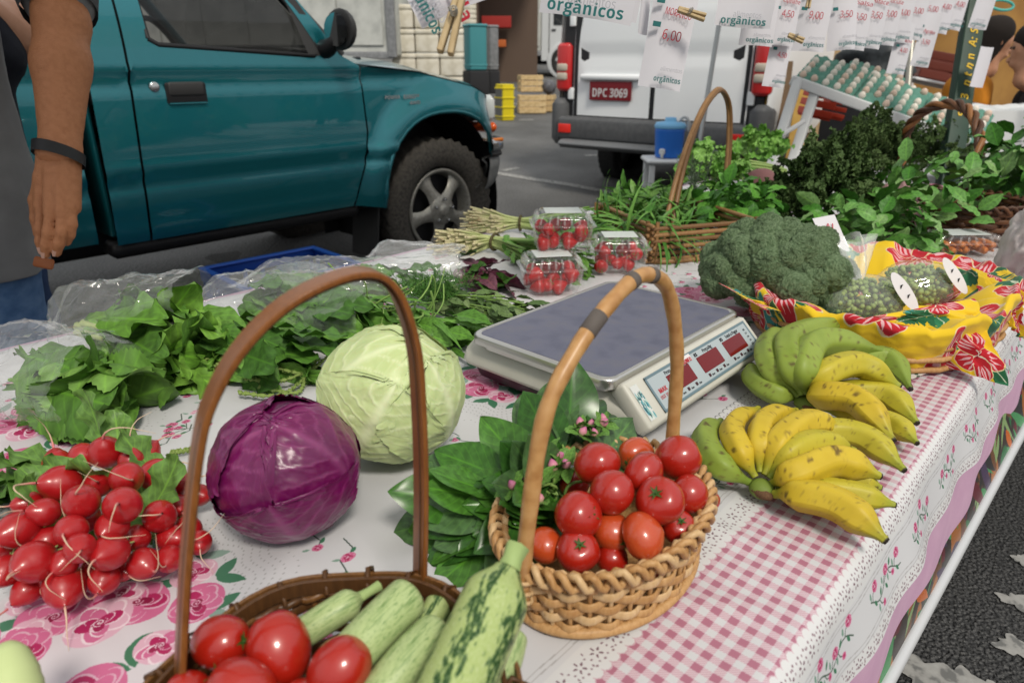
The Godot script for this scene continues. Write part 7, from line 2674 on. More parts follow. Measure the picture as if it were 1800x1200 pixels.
	part("core", core, mat("broccoli_core", lin(.13, .21, .10), 0.9), br)
	# two bags of shelled green peas with round labels
	var fmat := film("pea_bag_film", 0.10, 0.06)
	var pea := SphereMesh.new()
	pea.radius = 0.0048
	pea.height = 0.0092
	pea.radial_segments = 10
	pea.rings = 6
	var pm := mat("pea_green", Color.WHITE, 0.5)
	var k := 0
	for q in [[1520, 528, .060, .085, .060, "clear bag of shelled green peas with a white oval label, beside the broccoli"], [1610, 500, .062, .080, .062, "clear bag of shelled green peas leaning on the yellow cloth"]]:
		var p := tp(q[0], q[1], q[2])
		var o := thing("pea_bag", q[5], "bag of peas", p - Vector3(0, 0.045, 0), "bags of green peas in the flowered basket")
		var dirx := Vector3(0.62, 0, -0.78)
		var b := Basis(dirx, Vector3.UP, dirx.cross(Vector3.UP))
		var mm := MultiMesh.new()
		mm.transform_format = MultiMesh.TRANSFORM_3D
		mm.use_colors = true
		mm.mesh = pea
		mm.instance_count = 520
		for i in 520:
			var d := rdir() * pow(rng.randf(), 0.22)
			var l := Vector3(d.x * q[3] * 0.92, d.y * 0.042, d.z * q[4] * 0.92)
			mm.set_instance_transform(i, Transform3D(Basis.from_scale(Vector3.ONE * rnd(0.85, 1.15)), b * l))
			mm.set_instance_color(i, Color(.16, .24, .05).lerp(Color(.27, .36, .10), rng.randf()))
		var mi := MultiMeshInstance3D.new()
		mi.name = "peas"
		mi.multimesh = mm
		mi.material_override = pm
		mi.position = Vector3(0, 0.045, 0)
		mi.set_meta("kind", "stuff")
		o.add_child(mi)
		var n3 := FastNoiseLite.new()
		n3.seed = 40 + k
		n3.frequency = 1.4
		n3.fractal_type = FastNoiseLite.FRACTAL_RIDGED
		var g := MB.new()
		g.grid(48, 30, func(a, e): var th = e * PI; var d = Vector3(cos(a * TAU) * sin(th), cos(th), sin(a * TAU) * sin(th)); var s = 1.03 + 0.07 * n3.get_noise_3d(d.x, d.y, d.z); return p + b * Vector3(d.x * q[3] * s, d.y * 0.047 * s, d.z * q[4] * s))
		part("bag_film", g.mesh(1), fmat, o)
		# gathered neck of the bag
		var nk := MB.new()
		var n0: Vector3 = p + b * Vector3(-q[3] * 0.15, 0.040, -0.01)
		var up := (Vector3(-0.45, 0.80, -0.35)).normalized()
		nk.grid(40, 14, func(a, e): var rr = lerpf(0.010, 0.042, pow(e, 0.8)) * (1 + 0.5 * sin(a * TAU * 5 + e * 4.0) * (0.3 + e * 0.4)); return n0 + up * e * 0.085 + (up.cross(Vector3.UP).normalized() * cos(a * TAU) + up.cross(up.cross(Vector3.UP)).normalized() * sin(a * TAU) * 0.6) * rr)
		if k == 0:
			part("bag_neck", nk.mesh(0), film("pea_bag_neck", 0.22, 0.12), o)
		var lab := MB.new()
		var nrm := (cam.transform.basis.z * 0.8 + cam.transform.basis.x * 0.5 + Vector3.UP * 0.25).normalized()
		var lc: Vector3 = nrm * 0.036 + cam.transform.basis.x * 0.020
		var ly := (Vector3.UP - cam.transform.basis.x * 0.7)
		ly = (ly - nrm * ly.dot(nrm)).normalized()
		var lx := ly.cross(nrm)
		for i in 25:
			var a := TAU * i / 24.0
			lab.vert(p + lc + nrm * 0.024 + lx * cos(a) * 0.022 + ly * sin(a) * 0.045)
		for i in 23:
			lab.tri(0, i + 1, i + 2)
		var lo := part("label", lab.mesh(0), mat("label_white", Color.WHITE), o)
		for s in [-1, 1]:
			var tk := MB.new()
			var tc: Vector3 = p + lc + nrm * 0.0255 + ly * (0.012 * s)
			tk.tube([tc - lx * 0.006, tc + ly * 0.002, tc + lx * 0.006], [0.0006, 0.0018, 0.0006], 6)
			part("printed_mark", tk, mat("mark_black", lin(.01, .01, .01), 0.6), lo)
		k += 1
	# price slip standing behind the broccoli
	var cd := MB.new()
	var c0 := tp(1456, 404, 0.125)
	var rx := cam.transform.basis.x * 0.05
	var uy := (Vector3.UP + cam.transform.basis.z * -0.5).normalized() * 0.05
	cd.flat_quad(c0 - rx * 0.4 + uy * 0.55 - rx * 0.3, c0 + rx * 0.35 + uy * 0.75, c0 + rx * 1.1 - uy * 1.4, c0 + rx * 0.1 - uy * 1.4)
	var co := part("price_slip", cd.mesh(0), mat("paper_white", lin(.66, .65, .69), 0.7))
	tag(co, "white price slip with red handwriting behind the broccoli", "price slip")
	words("AL", 0.018, mat("ink_red", lin(.42, .01, .03), 0.6), co, Transform3D(Basis(cam.transform.basis.x, uy.normalized(), cam.transform.basis.x.cross(uy.normalized())), c0 + uy * 0.1 + cam.transform.basis.z * 0.004 + rx * 0.1), false, "handwriting")

# ------------------------------------------------------------------ clear boxes of fruit, the blue crate
func clamshell(called: String, label: String, at: Vector3, dx: Vector3, sx: float, sz: float, h: float, group: String) -> Node3D:
	var o := thing(called, label, "punnet", at, group)
	o.basis = Basis(dx.normalized(), Vector3.UP, dx.normalized().cross(Vector3.UP))
	var cl := film("clam_film", 0.025, 0.04)
	var rings := []
	for q in [[0.0, 0.86], [0.004, 0.90], [h * 0.62, 1.0]]:
		var ring := []
		var base := rounded_ring(Vector3(0, q[0], 0), sx * q[1], sz * q[1], 0.018, 5)
		for i in base.size():
			ring.append(base[i])
		rings.append(ring)
	part("tub", loft(rings, false, true).mesh(0), cl, o, Vector3.ZERO)
	for i in 18:                                         # pressed ribs in the tub walls
		var a := TAU * i / 18.0
		var k := pow(pow(absf(cos(a)), 6.0) + pow(absf(sin(a)), 6.0), -1 / 6.0)
		var p := Vector3(cos(a) * k * sx, 0, sin(a) * k * sz)
		var rm := MB.new()
		rm.tube([p * 0.90 + Vector3(0, 0.008, 0), p * 0.995 + Vector3(0, h * 0.56, 0)], 0.003, 6, false)
		part("rib", rm, cl, o, Vector3.ZERO)
	var fl := loft([rounded_ring(Vector3(0, h * 0.62, 0), sx, sz, 0.018, 5), rounded_ring(Vector3(0, h * 0.63, 0), sx * 1.12, sz * 1.12, 0.02, 5), rounded_ring(Vector3(0, h * 0.66, 0), sx * 1.12, sz * 1.12, 0.02, 5), rounded_ring(Vector3(0, h * 0.67, 0), sx * 1.0, sz * 1.0, 0.018, 5)], false, false)
	part("flange", fl.mesh(0), film("clam_flange", 0.08, 0.06), o, Vector3.ZERO)
	var lid := loft([rounded_ring(Vector3(0, h * 0.67, 0), sx, sz, 0.018, 5), rounded_ring(Vector3(0, h * 0.80, 0), sx * 0.95, sz * 0.95, 0.018, 5), rounded_ring(Vector3(0, h * 0.86, 0), sx * 0.86, sz * 0.86, 0.016, 5), rounded_ring(Vector3(0, h * 0.85, 0), sx * 0.80, sz * 0.80, 0.015, 5), rounded_ring(Vector3(0, h * 0.94, 0), sx * 0.76, sz * 0.74, 0.014, 5)], true, false)
	var lo := part("lid", lid.mesh(0), cl, o, Vector3.ZERO)
	for i in 26:
		var a := TAU * (i + 0.5) / 26.0
		var k := pow(pow(absf(cos(a)), 6.0) + pow(absf(sin(a)), 6.0), -1 / 6.0)
		var p := Vector3(cos(a) * k * sx, 0, sin(a) * k * sz)
		var rm := MB.new()
		rm.tube([p * 0.98 + Vector3(0, h * 0.69, 0), p * 0.93 + Vector3(0, h * 0.83, 0), p * 0.84 + Vector3(0, h * 0.90, 0)], 0.0028, 6)
		part("lid_ridge", rm, film("clam_flange", 0.08, 0.06), lo, Vector3.ZERO)
	var pl := MB.new()
	pl.box(Vector3(0, h * 0.945, 0), Vector3(sx * 1.25, 0.002, sz * 1.15), 0.0008)
	part("label", pl, mat("clam_label", lin(.52, .56, .54), 0.35), lo, Vector3.ZERO)
	return o
func build_boxes() -> void:
	var sb := MB.new()
	var prof := []
	for i in 12:
		var e := i / 11.0
		prof.append(Vector2(pow(sin(PI * pow(e, 0.62)), 0.8), 1.15 - e * 2.3))
	sb.lathe(prof, 16)
	var sb_mesh := sb.mesh()
	var sm := mat("strawberry", Color.WHITE, 0.3)
	sm.albedo_color = lin(.36, .006, .006)
	sm.uv1_scale = Vector3(1.2, 0.8, 1)
	var cal := calyx_mesh()
	var cgm := mat("strawberry_green", lin(.09, .20, .04), 0.6)
	var dirs := Vector3(0.66, 0, -0.75)
	for q in [[tp(968, 512), 0.0, "strawberry punnet at the bottom of the pile of two"], [tp(985, 500), 0.086, "strawberry punnet on top of another punnet"], [tp(1085, 478), 0.006, "strawberry punnet beside the pile of two, against the scale plate"]]:
		var p: Vector3 = q[0]
		p.y = TH + q[1] + 0.003
		var bx := clamshell("strawberry_punnet", "clear " + q[2], p, (dirs + Vector3(rnd(-.12, .12), 0, 0)).normalized(), 0.066, 0.052, 0.092, "clear strawberry punnets behind the scale")
		for i in 13:
			var l := Vector3(rnd(-0.042, 0.042), 0.018 + 0.021 * (i / 6.0), rnd(-0.03, 0.03))
			if i % 2 == 0:
				l.z = absf(l.z)
			l = Vector3(-0.042 + 0.028 * (i % 4), 0.018 + 0.026 * (i / 7), -0.026 + 0.052 * ((i / 4) % 2)) + Vector3(rnd(-.006, .006), rnd(-.002, .004), rnd(-.004, .004))
			var b := Basis.from_euler(Vector3(rnd(0.6, 2.2), rnd(0, TAU), rnd(-1.2, 1.2)))
			var st := thing("strawberry", "red strawberry inside a clear punnet behind the scale", "strawberry", p + bx.basis * l, "strawberries in the clear punnets")
			st.basis = b.scaled(Vector3.ONE * rnd(0.0145, 0.0175))
			part("flesh", sb_mesh, sm, st, Vector3.ZERO)
			part("calyx", cal, cgm, st, Transform3D(Basis.from_scale(Vector3.ONE * 1.5), Vector3(0, 1.0, 0)))
	# a box of little carrots and peppers further back
	var cp := tp(1685, 446)
	cp.y = TH + 0.002
	var cb := clamshell("vegetable_box", "clear lidded box of small orange carrots behind the flowered cloth", cp, Vector3(0.70, 0, -0.70), 0.088, 0.060, 0.062, "")
	for i in 14:
		var l := Vector3(-0.06 + 0.02 * (i % 7), 0.016 + 0.014 * (i / 7), rnd(-0.01, 0.01))
		var cm := MB.new()
		cm.tube([Vector3(0, 0, -0.04), Vector3(0, 0.002, 0), Vector3(0, 0, 0.036)], [0.010, 0.009, 0.003], 9)
		var ca := thing("carrot", "small orange carrot inside the clear lidded box", "carrot", cp + cb.basis * l, "carrots in the clear box")
		ca.basis = cb.basis * Basis(Vector3.UP, rnd(-.3, .3) + (PI if i % 2 else 0.0))
		part("root", cm, mat("carrot_orange", lin(.52, .16, .03), 0.45), ca, Vector3.ZERO)
	# blue crate behind the table
	var A := pt(348, 474, 0.46)
	var dx := (pt(556, 434, 0.46) - A).normalized()
	var dz := Vector3(-dx.z, 0, dx.x)
	if dz.dot(cam.transform.basis.z) < 0:
		dz = -dz
	var W := 0.52
	var D := 0.40
	var ctr := A + dx * W * 0.5 + dz * D * 0.5
	var crate := thing("blue_crate", "blue slotted plastic crate stacked behind the table near the pickup", "crate", Vector3(ctr.x, 0, ctr.z))
	crate.basis = Basis(dx, Vector3.UP, dx.cross(Vector3.UP))
	var blue := mat("crate_blue", lin(.010, .055, .30), 0.4)
	for lvl in 2:
		var y0 := lvl * 0.235
		box_part("floor_grid", blue, crate, Vector3(0, y0 + 0.012, 0), Vector3(W - 0.03, 0.014, D - 0.03), 0.004)
		for s in [-1, 1]:
			for bar in [[0.022, 0.04], [0.115, 0.03], [0.205, 0.05]]:
				box_part("side_bar", blue, crate, Vector3(0, y0 + bar[0], s * (D * 0.5 - 0.008)), Vector3(W - 0.02, bar[1], 0.016), 0.004)
				box_part("end_bar", blue, crate, Vector3(s * (W * 0.5 - 0.008), y0 + bar[0], 0), Vector3(0.016, bar[1], D - 0.02), 0.004)
			for k in 7:
				box_part("upright", blue, crate, Vector3(-W * 0.5 + 0.03 + k * (W - 0.06) / 6.0, y0 + 0.115, s * (D * 0.5 - 0.008)), Vector3(0.018, 0.20, 0.012), 0.003)
			for k in 5:
				box_part("upright", blue, crate, Vector3(s * (W * 0.5 - 0.008), y0 + 0.115, -D * 0.5 + 0.03 + k * (D - 0.06) / 4.0), Vector3(0.012, 0.20, 0.018), 0.003)
		for s in [[W, 0.03, 0, D * 0.5 - 0.01], [W, 0.03, 0, -D * 0.5 + 0.01], [0.03, D - 0.05, W * 0.5 - 0.015, 0], [0.03, D - 0.05, -W * 0.5 + 0.015, 0]]:
			box_part("rim", blue, crate, Vector3(s[2], y0 + 0.228, s[3]), Vector3(s[0], 0.012, s[1]), 0.004)
	var lf := film("crate_bag_film", 0.25, 0.1)
	var bg := thing("clear_bag", "crumpled clear bag lying inside the blue crate", "bag", Vector3(ctr.x, 0.42, ctr.z))
	var g := MB.new()
	var n3 := FastNoiseLite.new()
	n3.frequency = 1.6
	n3.fractal_type = FastNoiseLite.FRACTAL_RIDGED
	g.grid(40, 24, func(a, e): var th = e * PI; var d = Vector3(cos(a * TAU) * sin(th), cos(th), sin(a * TAU) * sin(th)); return Vector3(ctr.x, 0.40, ctr.z) + Vector3(d.x * 0.13, d.y * 0.05, d.z * 0.11) * (1 + 0.3 * n3.get_noise_3d(d.x, d.y, d.z)) + dx * 0.08)
	part("film", g.mesh(1), lf, bg)

# ------------------------------------------------------------------ leafy bunches on the near half of the table
func build_greens() -> void:
	var film_m := film("bag_film", 0.07, 0.07)
	# collard leaves rolled in a clear bag
	var a := tp(40, 655, 0.052)
	var b := tp(250, 715, 0.040)
	var o := thing("collard_bunch", "bunch of broad wavy-edged green leaves rolled in a clear bag", "leaf greens", Vector3(a.x, TH, a.z))
	var lv := []
	for k in 4:
		lv.append(leaf_mesh(0.155, 0.112, 1, {"curl": [0.5, 0.1, 0.9, 0.3][k], "fold": 0.06, "wave": [0.10, 0.16, 0.12, 0.2][k], "freq": [2.5, 3.5, 3.0, 4.5][k], "tooth": 0.045, "nl": 44, "nw": 12, "cup": [-1.6, -1.0, -2.2, -1.3][k]}))
	var lm := [leaf_mat("collard_a", lin(.085, .185, .030), 0.5), leaf_mat("collard_b", lin(.13, .25, .050), 0.5), leaf_mat("collard_c", lin(.060, .14, .022), 0.5)]
	fan(o, a, b, 44, lv, lm, 0.046, 0.10, 0.10, 0.75, 1.1, 0.38)
	film_bag(o, tp(-25, 648, 0.05), tp(180, 676, 0.055), 0.072, 0.076, 0, TAU, 3, film_m)
	# lettuce-like leaves in the second bag
	a = tp(165, 565, 0.05)
	b = tp(420, 640, 0.045)
	o = thing("chicory_bunch", "bunch of long lobed green leaves half out of a crumpled clear bag", "leaf greens", Vector3(a.x, TH, a.z))
	lv = []
	for k in 4:
		lv.append(leaf_mesh(0.185, 0.092, [0, 0, 4, 1][k], {"curl": [0.7, 0.3, -0.1, 0.9][k], "fold": 0.2, "wave": 0.25, "freq": 3.0, "tooth": 0.05, "nl": 20, "nw": 8}))
	lm = [leaf_mat("chicory_a", lin(.085, .195, .024), 0.42), leaf_mat("chicory_b", lin(.13, .26, .040), 0.42), leaf_mat("collard_c", lin(.040, .105, .022), 0.5)]
	fan(o, a, b, 58, lv, lm, 0.050, 0.22, 0.12, 0.75, 1.05, 0.6)
	film_bag(o, tp(85, 575, 0.05), tp(350, 565, 0.065), 0.066, 0.086, -0.5, PI + 0.4, 8, film_m)
	var st := MB.new()
	for k in 9:
		var p := tp(140 + rnd(-10, 14), 575 + rnd(-12, 12), rnd(.02, .06))
		st.tube([p, p + (b - a).normalized() * 0.05], 0.006, 7)
	part("cut_stems", st, mat("stem_cut", lin(.34, .40, .16), 0.6), o)
	# amaranth with flower spikes
	a = tp(330, 575, 0.045)
	b = tp(545, 660, 0.020)
	o = thing("amaranth_bunch", "bunch of dark green leaves with knobbly seed spikes reaching to the cabbage", "leaf greens", Vector3(a.x, TH, a.z))
	lv = [leaf_mesh(0.12, 0.055, 0, {"curl": 0.6, "wave": 0.15, "nl": 14}), leaf_mesh(0.13, 0.06, 4, {"curl": 0.1, "wave": 0.2, "nl": 14}), leaf_mesh(0.085, 0.042, 0, {"curl": 1.0, "wave": 0.1, "nl": 14})]
	lm = [leaf_mat("amaranth_a", lin(.065, .16, .024), 0.45), leaf_mat("amaranth_b", lin(.10, .215, .038), 0.45), leaf_mat("amaranth_c", lin(.045, .115, .020), 0.45)]
	fan(o, a, b, 75, lv, lm, 0.045, 0.35, 0.2, 0.75, 1.15, 0.75)
	for q in [[[300, 650, .03], [345, 640, .035], [385, 615, .04]], [[375, 645, .03], [420, 620, .045], [470, 610, .05]], [[430, 665, .02], [500, 668, .02], [555, 640, .02]], [[420, 690, .012], [490, 695, .012], [530, 670, .012]], [[450, 655, .02], [510, 640, .03], [560, 632, .03]], [[455, 680, .012], [520, 690, .01], [535, 665, .012]], [[470, 640, .03], [530, 655, .02], [575, 628, .02]], [[300, 795, .008], [330, 790, .01], [350, 780, .01]]]:
		var path := spline([tp(q[0][0], q[0][1], q[0][2]), tp(q[1][0], q[1][1], q[1][2]), tp(q[2][0], q[2][1], q[2][2])], 14)
		var rad := []
		for k in path.size():
			rad.append((0.0032 + 0.0018 * sin(k * 2.4)) * lerpf(1.0, 0.6, float(k) / path.size()))
		var sm := MB.new()
		sm.tube(path, rad, 7)
		for k in path.size():
			for j in 3:
				var d := rdir()
				sm.tube([path[k], path[k] + d * 0.0045], [0.0018, 0.0008], 4)
		part("seed_spike", sm.mesh(1, false), mat("spike_green", lin(.20, .28, .07), 0.7), o)
	# third bag of greens, mostly wrapped
	a = tp(440, 520, 0.05)
	b = tp(640, 575, 0.04)
	o = thing("bagged_greens", "dark leafy bunch wrapped in clear film behind the basket handle", "leaf greens", Vector3(a.x, TH, a.z))
	fan(o, a, b, 80, lv, lm, 0.040, 0.25, 0.2, 0.8, 1.15, 0.8)
	film_bag(o, tp(330, 535, 0.05), tp(655, 545, 0.062), 0.055, 0.072, -0.3, PI + 0.3, 12, film_m)
	# fourth: long bag reaching back along the table
	a = tp(470, 490, 0.04)
	b = tp(790, 500, 0.035)
	o = thing("bagged_herbs", "long crumpled clear bag of herbs lying along the table's back edge", "bagged herbs", Vector3(a.x, TH, a.z))
	fan(o, a, b, 50, lv, lm, 0.028, 0.15, 0.12, 0.6, 0.9, 0.9)
	film_bag(o, tp(400, 505, 0.04), tp(810, 498, 0.045), 0.060, 0.058, -0.3, PI + 0.3, 15, film_m)
	# pea shoots with tendrils
	a = tp(615, 545, 0.025)
	b = tp(820, 590, 0.022)
	o = thing("pea_shoots", "tangle of bright pea shoots with curling tendrils by the green cabbage", "leaf greens", Vector3(a.x, TH, a.z))
	var pv := [leaf_mesh(0.065, 0.034, 4, {"curl": 0.4}), leaf_mesh(0.055, 0.030, 0, {"curl": 0.9}), leaf_mesh(0.12, 0.018, 2, {"curl": 0.3})]
	var pm := [leaf_mat("shoot_a", lin(.085, .20, .030), 0.45), leaf_mat("shoot_b", lin(.12, .26, .05), 0.45), leaf_mat("amaranth_a", lin(.045, .12, .022), 0.45)]
	fan(o, a, b, 90, pv, pm, 0.040, 0.5, 0.5, 0.8, 1.2, 0.95)
	for k in 34:
		var p := a.lerp(b, rnd(0, 0.8)) + Vector3(rnd(-.04, .04), rnd(0, .035), rnd(-.04, .04))
		var path := [p]
		var d := ((b - a).normalized() + rdir() * 0.5).normalized()
		var turn := rdir() * rnd(0.1, 0.45)
		for j in 12:
			d = (d + turn + rdir() * 0.12).normalized()
			p += d * 0.009
			p.y = maxf(p.y, TH + 0.004)
			path.append(p)
		var tm := MB.new()
		tm.tube(path, rnd(0.0010, 0.0022), 5)
		part("tendril", tm, mat("tendril_green", lin(.20, .33, .08), 0.5), o)
	# feathery fennel: too fine to count
	a = tp(715, 535, 0.030)
	b = tp(800, 520, 0.030)
	o = thing("fennel_fronds", "feathery bright green fronds behind the pea shoots", "herb", Vector3(a.x, TH, a.z))
	var fr := MB.new()
	for k in 300:
		var p := a.lerp(b, rnd(0, 1)) + Vector3(rnd(-.04, .04), rnd(0, .045), rnd(-.04, .04))
		var d := (Vector3(rnd(-1, 1), rnd(0, .9), rnd(-1, 1))).normalized()
		for j in 7:
			var e := (d + rdir() * 0.8).normalized()
			fr.tube([p + d * 0.004 * j, p + d * 0.004 * j + e * rnd(0.007, 0.014)], [0.0008, 0.0003], 3, false)
	var fo := part("fronds", fr.mesh(0, false), mat("fennel_green", lin(.06, .17, .025), 0.6), o)
	fo.set_meta("kind", "stuff")
	# grey-green sage
	a = tp(760, 525, 0.02)
	b = tp(935, 560, 0.02)
	o = thing("sage_bunch", "bunch of small grey green sage-like leaves beside the scale", "herb", Vector3(a.x, TH, a.z))
	var sv := [leaf_mesh(0.042, 0.015, 0, {"curl": 0.3, "nl": 8, "nw": 4}), leaf_mesh(0.036, 0.016, 4, {"curl": 0.8, "nl": 8, "nw": 4})]
	var sg := [leaf_mat("sage_a", lin(.095, .15, .055), 0.6), leaf_mat("sage_b", lin(.15, .21, .09), 0.6), leaf_mat("sage_c", lin(.06, .105, .035), 0.6)]
	fan(o, a, b, 230, sv, sg, 0.045, 0.6, 0.7, 0.8, 1.2, 1.0)
	for k in 16:
		var p := a.lerp(b, rnd(0, 0.6)) + Vector3(rnd(-.03, .03), rnd(0, .03), rnd(-.03, .03))
		var sm := MB.new()
		sm.tube(bez(p, p + (b - a) * 0.25 + rdir() * 0.02, p + (b - a) * 0.5 + Vector3(rnd(-.03, .03), rnd(-.01, .02), rnd(-.03, .03)), 6), 0.0016, 5)
		part("stem", sm, mat("tendril_green", Color.WHITE), o)
	# purple leaves in dull film
	a = tp(800, 470, 0.03)
	b = tp(890, 505, 0.02)
	o = thing("purple_basil", "purple leaved bunch in crumpled film behind the sage", "herb", Vector3(a.x, TH, a.z))
	var ul := [leaf_mesh(0.085, 0.036, 0, {"curl": 0.5}), leaf_mesh(0.075, 0.034, 0, {"curl": -0.2, "wave": 0.2})]
	var um := [leaf_mat("purple_a", lin(.075, .018, .035), 0.5), leaf_mat("purple_b", lin(.13, .05, .075), 0.5), leaf_mat("amaranth_c", Color.WHITE)]
	fan(o, a, b, 32, ul, um, 0.03, 0.5, 0.35, 0.8, 1.15, 0.7)
	film_bag(o, tp(645, 452, 0.035), tp(815, 470, 0.035), 0.045, 0.05, -0.3, PI + 0.3, 23, film("bag_film_dull", 0.12, 0.1))
	# two bundles of rooted greens
	for q in [[[795, 430, .030], [870, 425, .03], [985, 460, .03], "bundle of rooted watercress-like greens with pale stems, tied with a dark band"], [[845, 392, .032], [915, 392, .03], [1030, 400, .03], "second bundle of rooted greens lying behind the first one"]]:
		var p0 := tp(q[0][0], q[0][1], q[0][2])
		var p1 := tp(q[1][0], q[1][1], q[1][2])
		var p2 := tp(q[2][0], q[2][1], q[2][2])
		o = thing("rooted_greens", q[3], "leaf greens", Vector3(p0.x, TH, p0.z))
		for k in 95:
			var ang := rnd(0, TAU)
			var rr := sqrt(rng.randf())
			var off := Vector3(cos(ang) * 0.030, sin(ang) * 0.026, -cos(ang) * 0.022) * rr
			var path := spline([p0 + off * 1.9 + rdir() * 0.006 + (p0 - p1) * rnd(-.1, .2), p1 + off * 0.6, p2 + off * 2.0 + Vector3(rnd(-.05, .05), rnd(-.02, .02), rnd(-.05, .05))], 5)
			var cc := []
			for j in path.size():
				path[j].y = maxf(path[j].y, TH + 0.004)
				cc.append(Color(.52, .46, .28).lerp(Color(.42, .47, .20), smoothstep(0, 0.25, j / 10.0)).lerp(Color(.13, .26, .05), smoothstep(0.4, 0.9, j / 10.0)))
			var sm := MB.new()
			sm.tube(path, rnd(0.0022, 0.0042), 5, true, 1.0, cc)
			part("stem", sm, mat("rooted_stem", Color.WHITE, 0.5), o)
		for k in 30:
			var rm := MB.new()
			var r0 := p0 + (p0 - p1) * 0.1 + rdir() * 0.022
			r0.y = maxf(r0.y, TH + 0.004)
			rm.tube([r0, r0 + ((p0 - p1).normalized() + rdir() * 0.9) * rnd(0.008, 0.02)], [0.0012, 0.0004], 4)
			part("rootlet", rm, mat("rootlet_tan", lin(.42, .30, .17), 0.7), o)
		var bd := MB.new()
		var ring := []
		var ax := (p2 - p0).normalized()
		var u := ax.cross(Vector3.UP).normalized()
		for k in 17:
			ring.append(p1 + (u * cos(TAU * k / 16.0) * 0.024 + Vector3.UP * (sin(TAU * k / 16.0) * 0.022)))
		bd.tube(ring, 0.004, 6, false)
		part("tie", bd, mat("tie_dark", lin(.07, .055, .02), 0.7), o)
		fan(o, p1.lerp(p2, 0.2), p2 + (p2 - p1) * 0.3, 110, [leaf_mesh(0.030, 0.020, 4, {"nl": 6, "nw": 4}), leaf_mesh(0.042, 0.017, 0, {"curl": 0.7, "nl": 6, "nw": 4})], [leaf_mat("cress_a", lin(.09, .21, .035)), leaf_mat("cress_b", lin(.13, .27, .06)), leaf_mat("amaranth_a", Color.WHITE)], 0.045, 0.7, 0.7, 0.8, 1.2, 1.0)
	# glossy leaves with pink buds spilling from the tomato basket
	a = tp(905, 880, 0.030)
	o = thing("glossy_leaf_bunch", "bunch of big glossy leaves with pink buds spilling out of the wicker basket", "leaf greens", Vector3(a.x, TH, a.z))
	var gl := []
	for k in 5:
		gl.append(leaf_mesh([0.105, 0.12, 0.095, 0.11, 0.10][k], [0.058, 0.062, 0.055, 0.05, 0.06][k], [0, 0, 4, 0, 0][k], {"curl": [0.35, 0.7, 0.2, 1.0, -0.25][k], "fold": [0.18, 0.3, 0.22, 0.4, 0.15][k], "wave": 0.07, "freq": 1.5, "nl": 18, "nw": 10}))
	var gm := [leaf_mat("glossy_a", lin(.040, .125, .016), 0.3, 0.25), leaf_mat("glossy_b", lin(.055, .155, .022), 0.3, 0.25), leaf_mat("glossy_c", lin(.030, .095, .016), 0.3, 0.25), leaf_mat("glossy_d", lin(.062, .13, .045), 0.35, 0.25)]
	# fan: bases tucked in the basket, tips out over the rim to the left and up behind
	var root := tp(975, 880, 0.055)
	var ll := [[880, 790, .10, 0], [830, 760, .10, 1], [790, 790, .09, 2], [760, 830, .075, 0], [735, 870, .06, 1], [715, 910, .045, 2], [730, 940, .03, 3], [800, 945, .03, 0], [850, 955, .025, 1], [880, 930, .055, 0], [820, 930, .05, 2], [770, 900, .06, 3], [840, 860, .085, 4], [800, 850, .08, 1], [860, 840, .095, 0], [760, 800, .075, 2], [720, 880, .03, 1], [745, 960, .02, 2], [900, 965, .03, 3], [870, 900, .075, 4], [820, 890, .07, 0], [700, 930, .03, 1], [780, 870, .05, 2], [905, 800, .11, 3], [905, 915, .085, 1], [915, 870, .10, 2], [850, 742, .125, 0], [800, 752, .12, 1], [895, 748, .13, 4], [755, 778, .105, 0], [720, 850, .075, 4], [780, 990, .018, 0], [830, 1010, .014, 1], [870, 1000, .016, 4]]
	for rep in 4:
		for q in ll:
			var tip := tp(q[0] + rnd(-14, 14) - rep * 8, q[1] + rnd(-12, 12) + rep * 10, maxf(0.012, q[2] + 0.012 - rep * 0.016 + rnd(-.006, .006)))
			var d := tip - root
			var l: float = [0.105, 0.12, 0.095, 0.11, 0.10][q[3]]
			var p := tip - d.normalized() * l * 0.95
			part("leaf", gl[q[3]], gm[rng.randi() % 4], o, rel(o, frame(p, d, Vector3(rnd(-.4, .4), 0.7, rnd(-.4, .4)) + cam.transform.basis.z * rnd(0.1, 1.3), rnd(0.80, 1.02))))
	# upright leaves behind the handle, faces to the viewer
	for q in [[1000, 640, .17, 4, 1005, 790], [1050, 660, .16, 1, 1040, 800], [1085, 690, .14, 0, 1060, 810], [960, 660, .165, 1, 990, 800], [905, 665, .16, 0, 985, 800], [930, 700, .14, 4, 985, 810], [1015, 660, .165, 0, 1000, 800], [1095, 750, .11, 4, 1060, 820], [1000, 720, .13, 3, 1000, 840], [895, 740, .13, 0, 970, 830], [1080, 650, .15, 3, 1045, 800], [970, 640, .175, 0, 985, 790], [1030, 630, .18, 1, 1020, 790], [1100, 700, .14, 1, 1070, 810], [940, 760, .13, 0, 975, 850], [880, 780, .12, 1, 960, 850], [915, 810, .12, 4, 960, 880], [1110, 780, .10, 0, 1075, 830], [860, 690, .15, 1, 970, 800]]:
		var tip := tp(q[0], q[1], q[2] - 0.035)
		var bs := tp(q[4], q[5], 0.075)
		var l: float = [0.105, 0.12, 0.095, 0.11, 0.10][q[3]]
		bs += Vector3(rnd(-.008, .008), 0, rnd(-.008, .008))
		var s := clampf(tip.distance_to(bs) / l, 0.85, 1.35)
		part("leaf", gl[q[3]], gm[2 + rng.randi() % 2], o, rel(o, frame(bs, tip - bs, cam.transform.basis.z + Vector3(rnd(-.3, .3), 0.25, rnd(-.3, .3)), s)))
	var budm := MB.new()
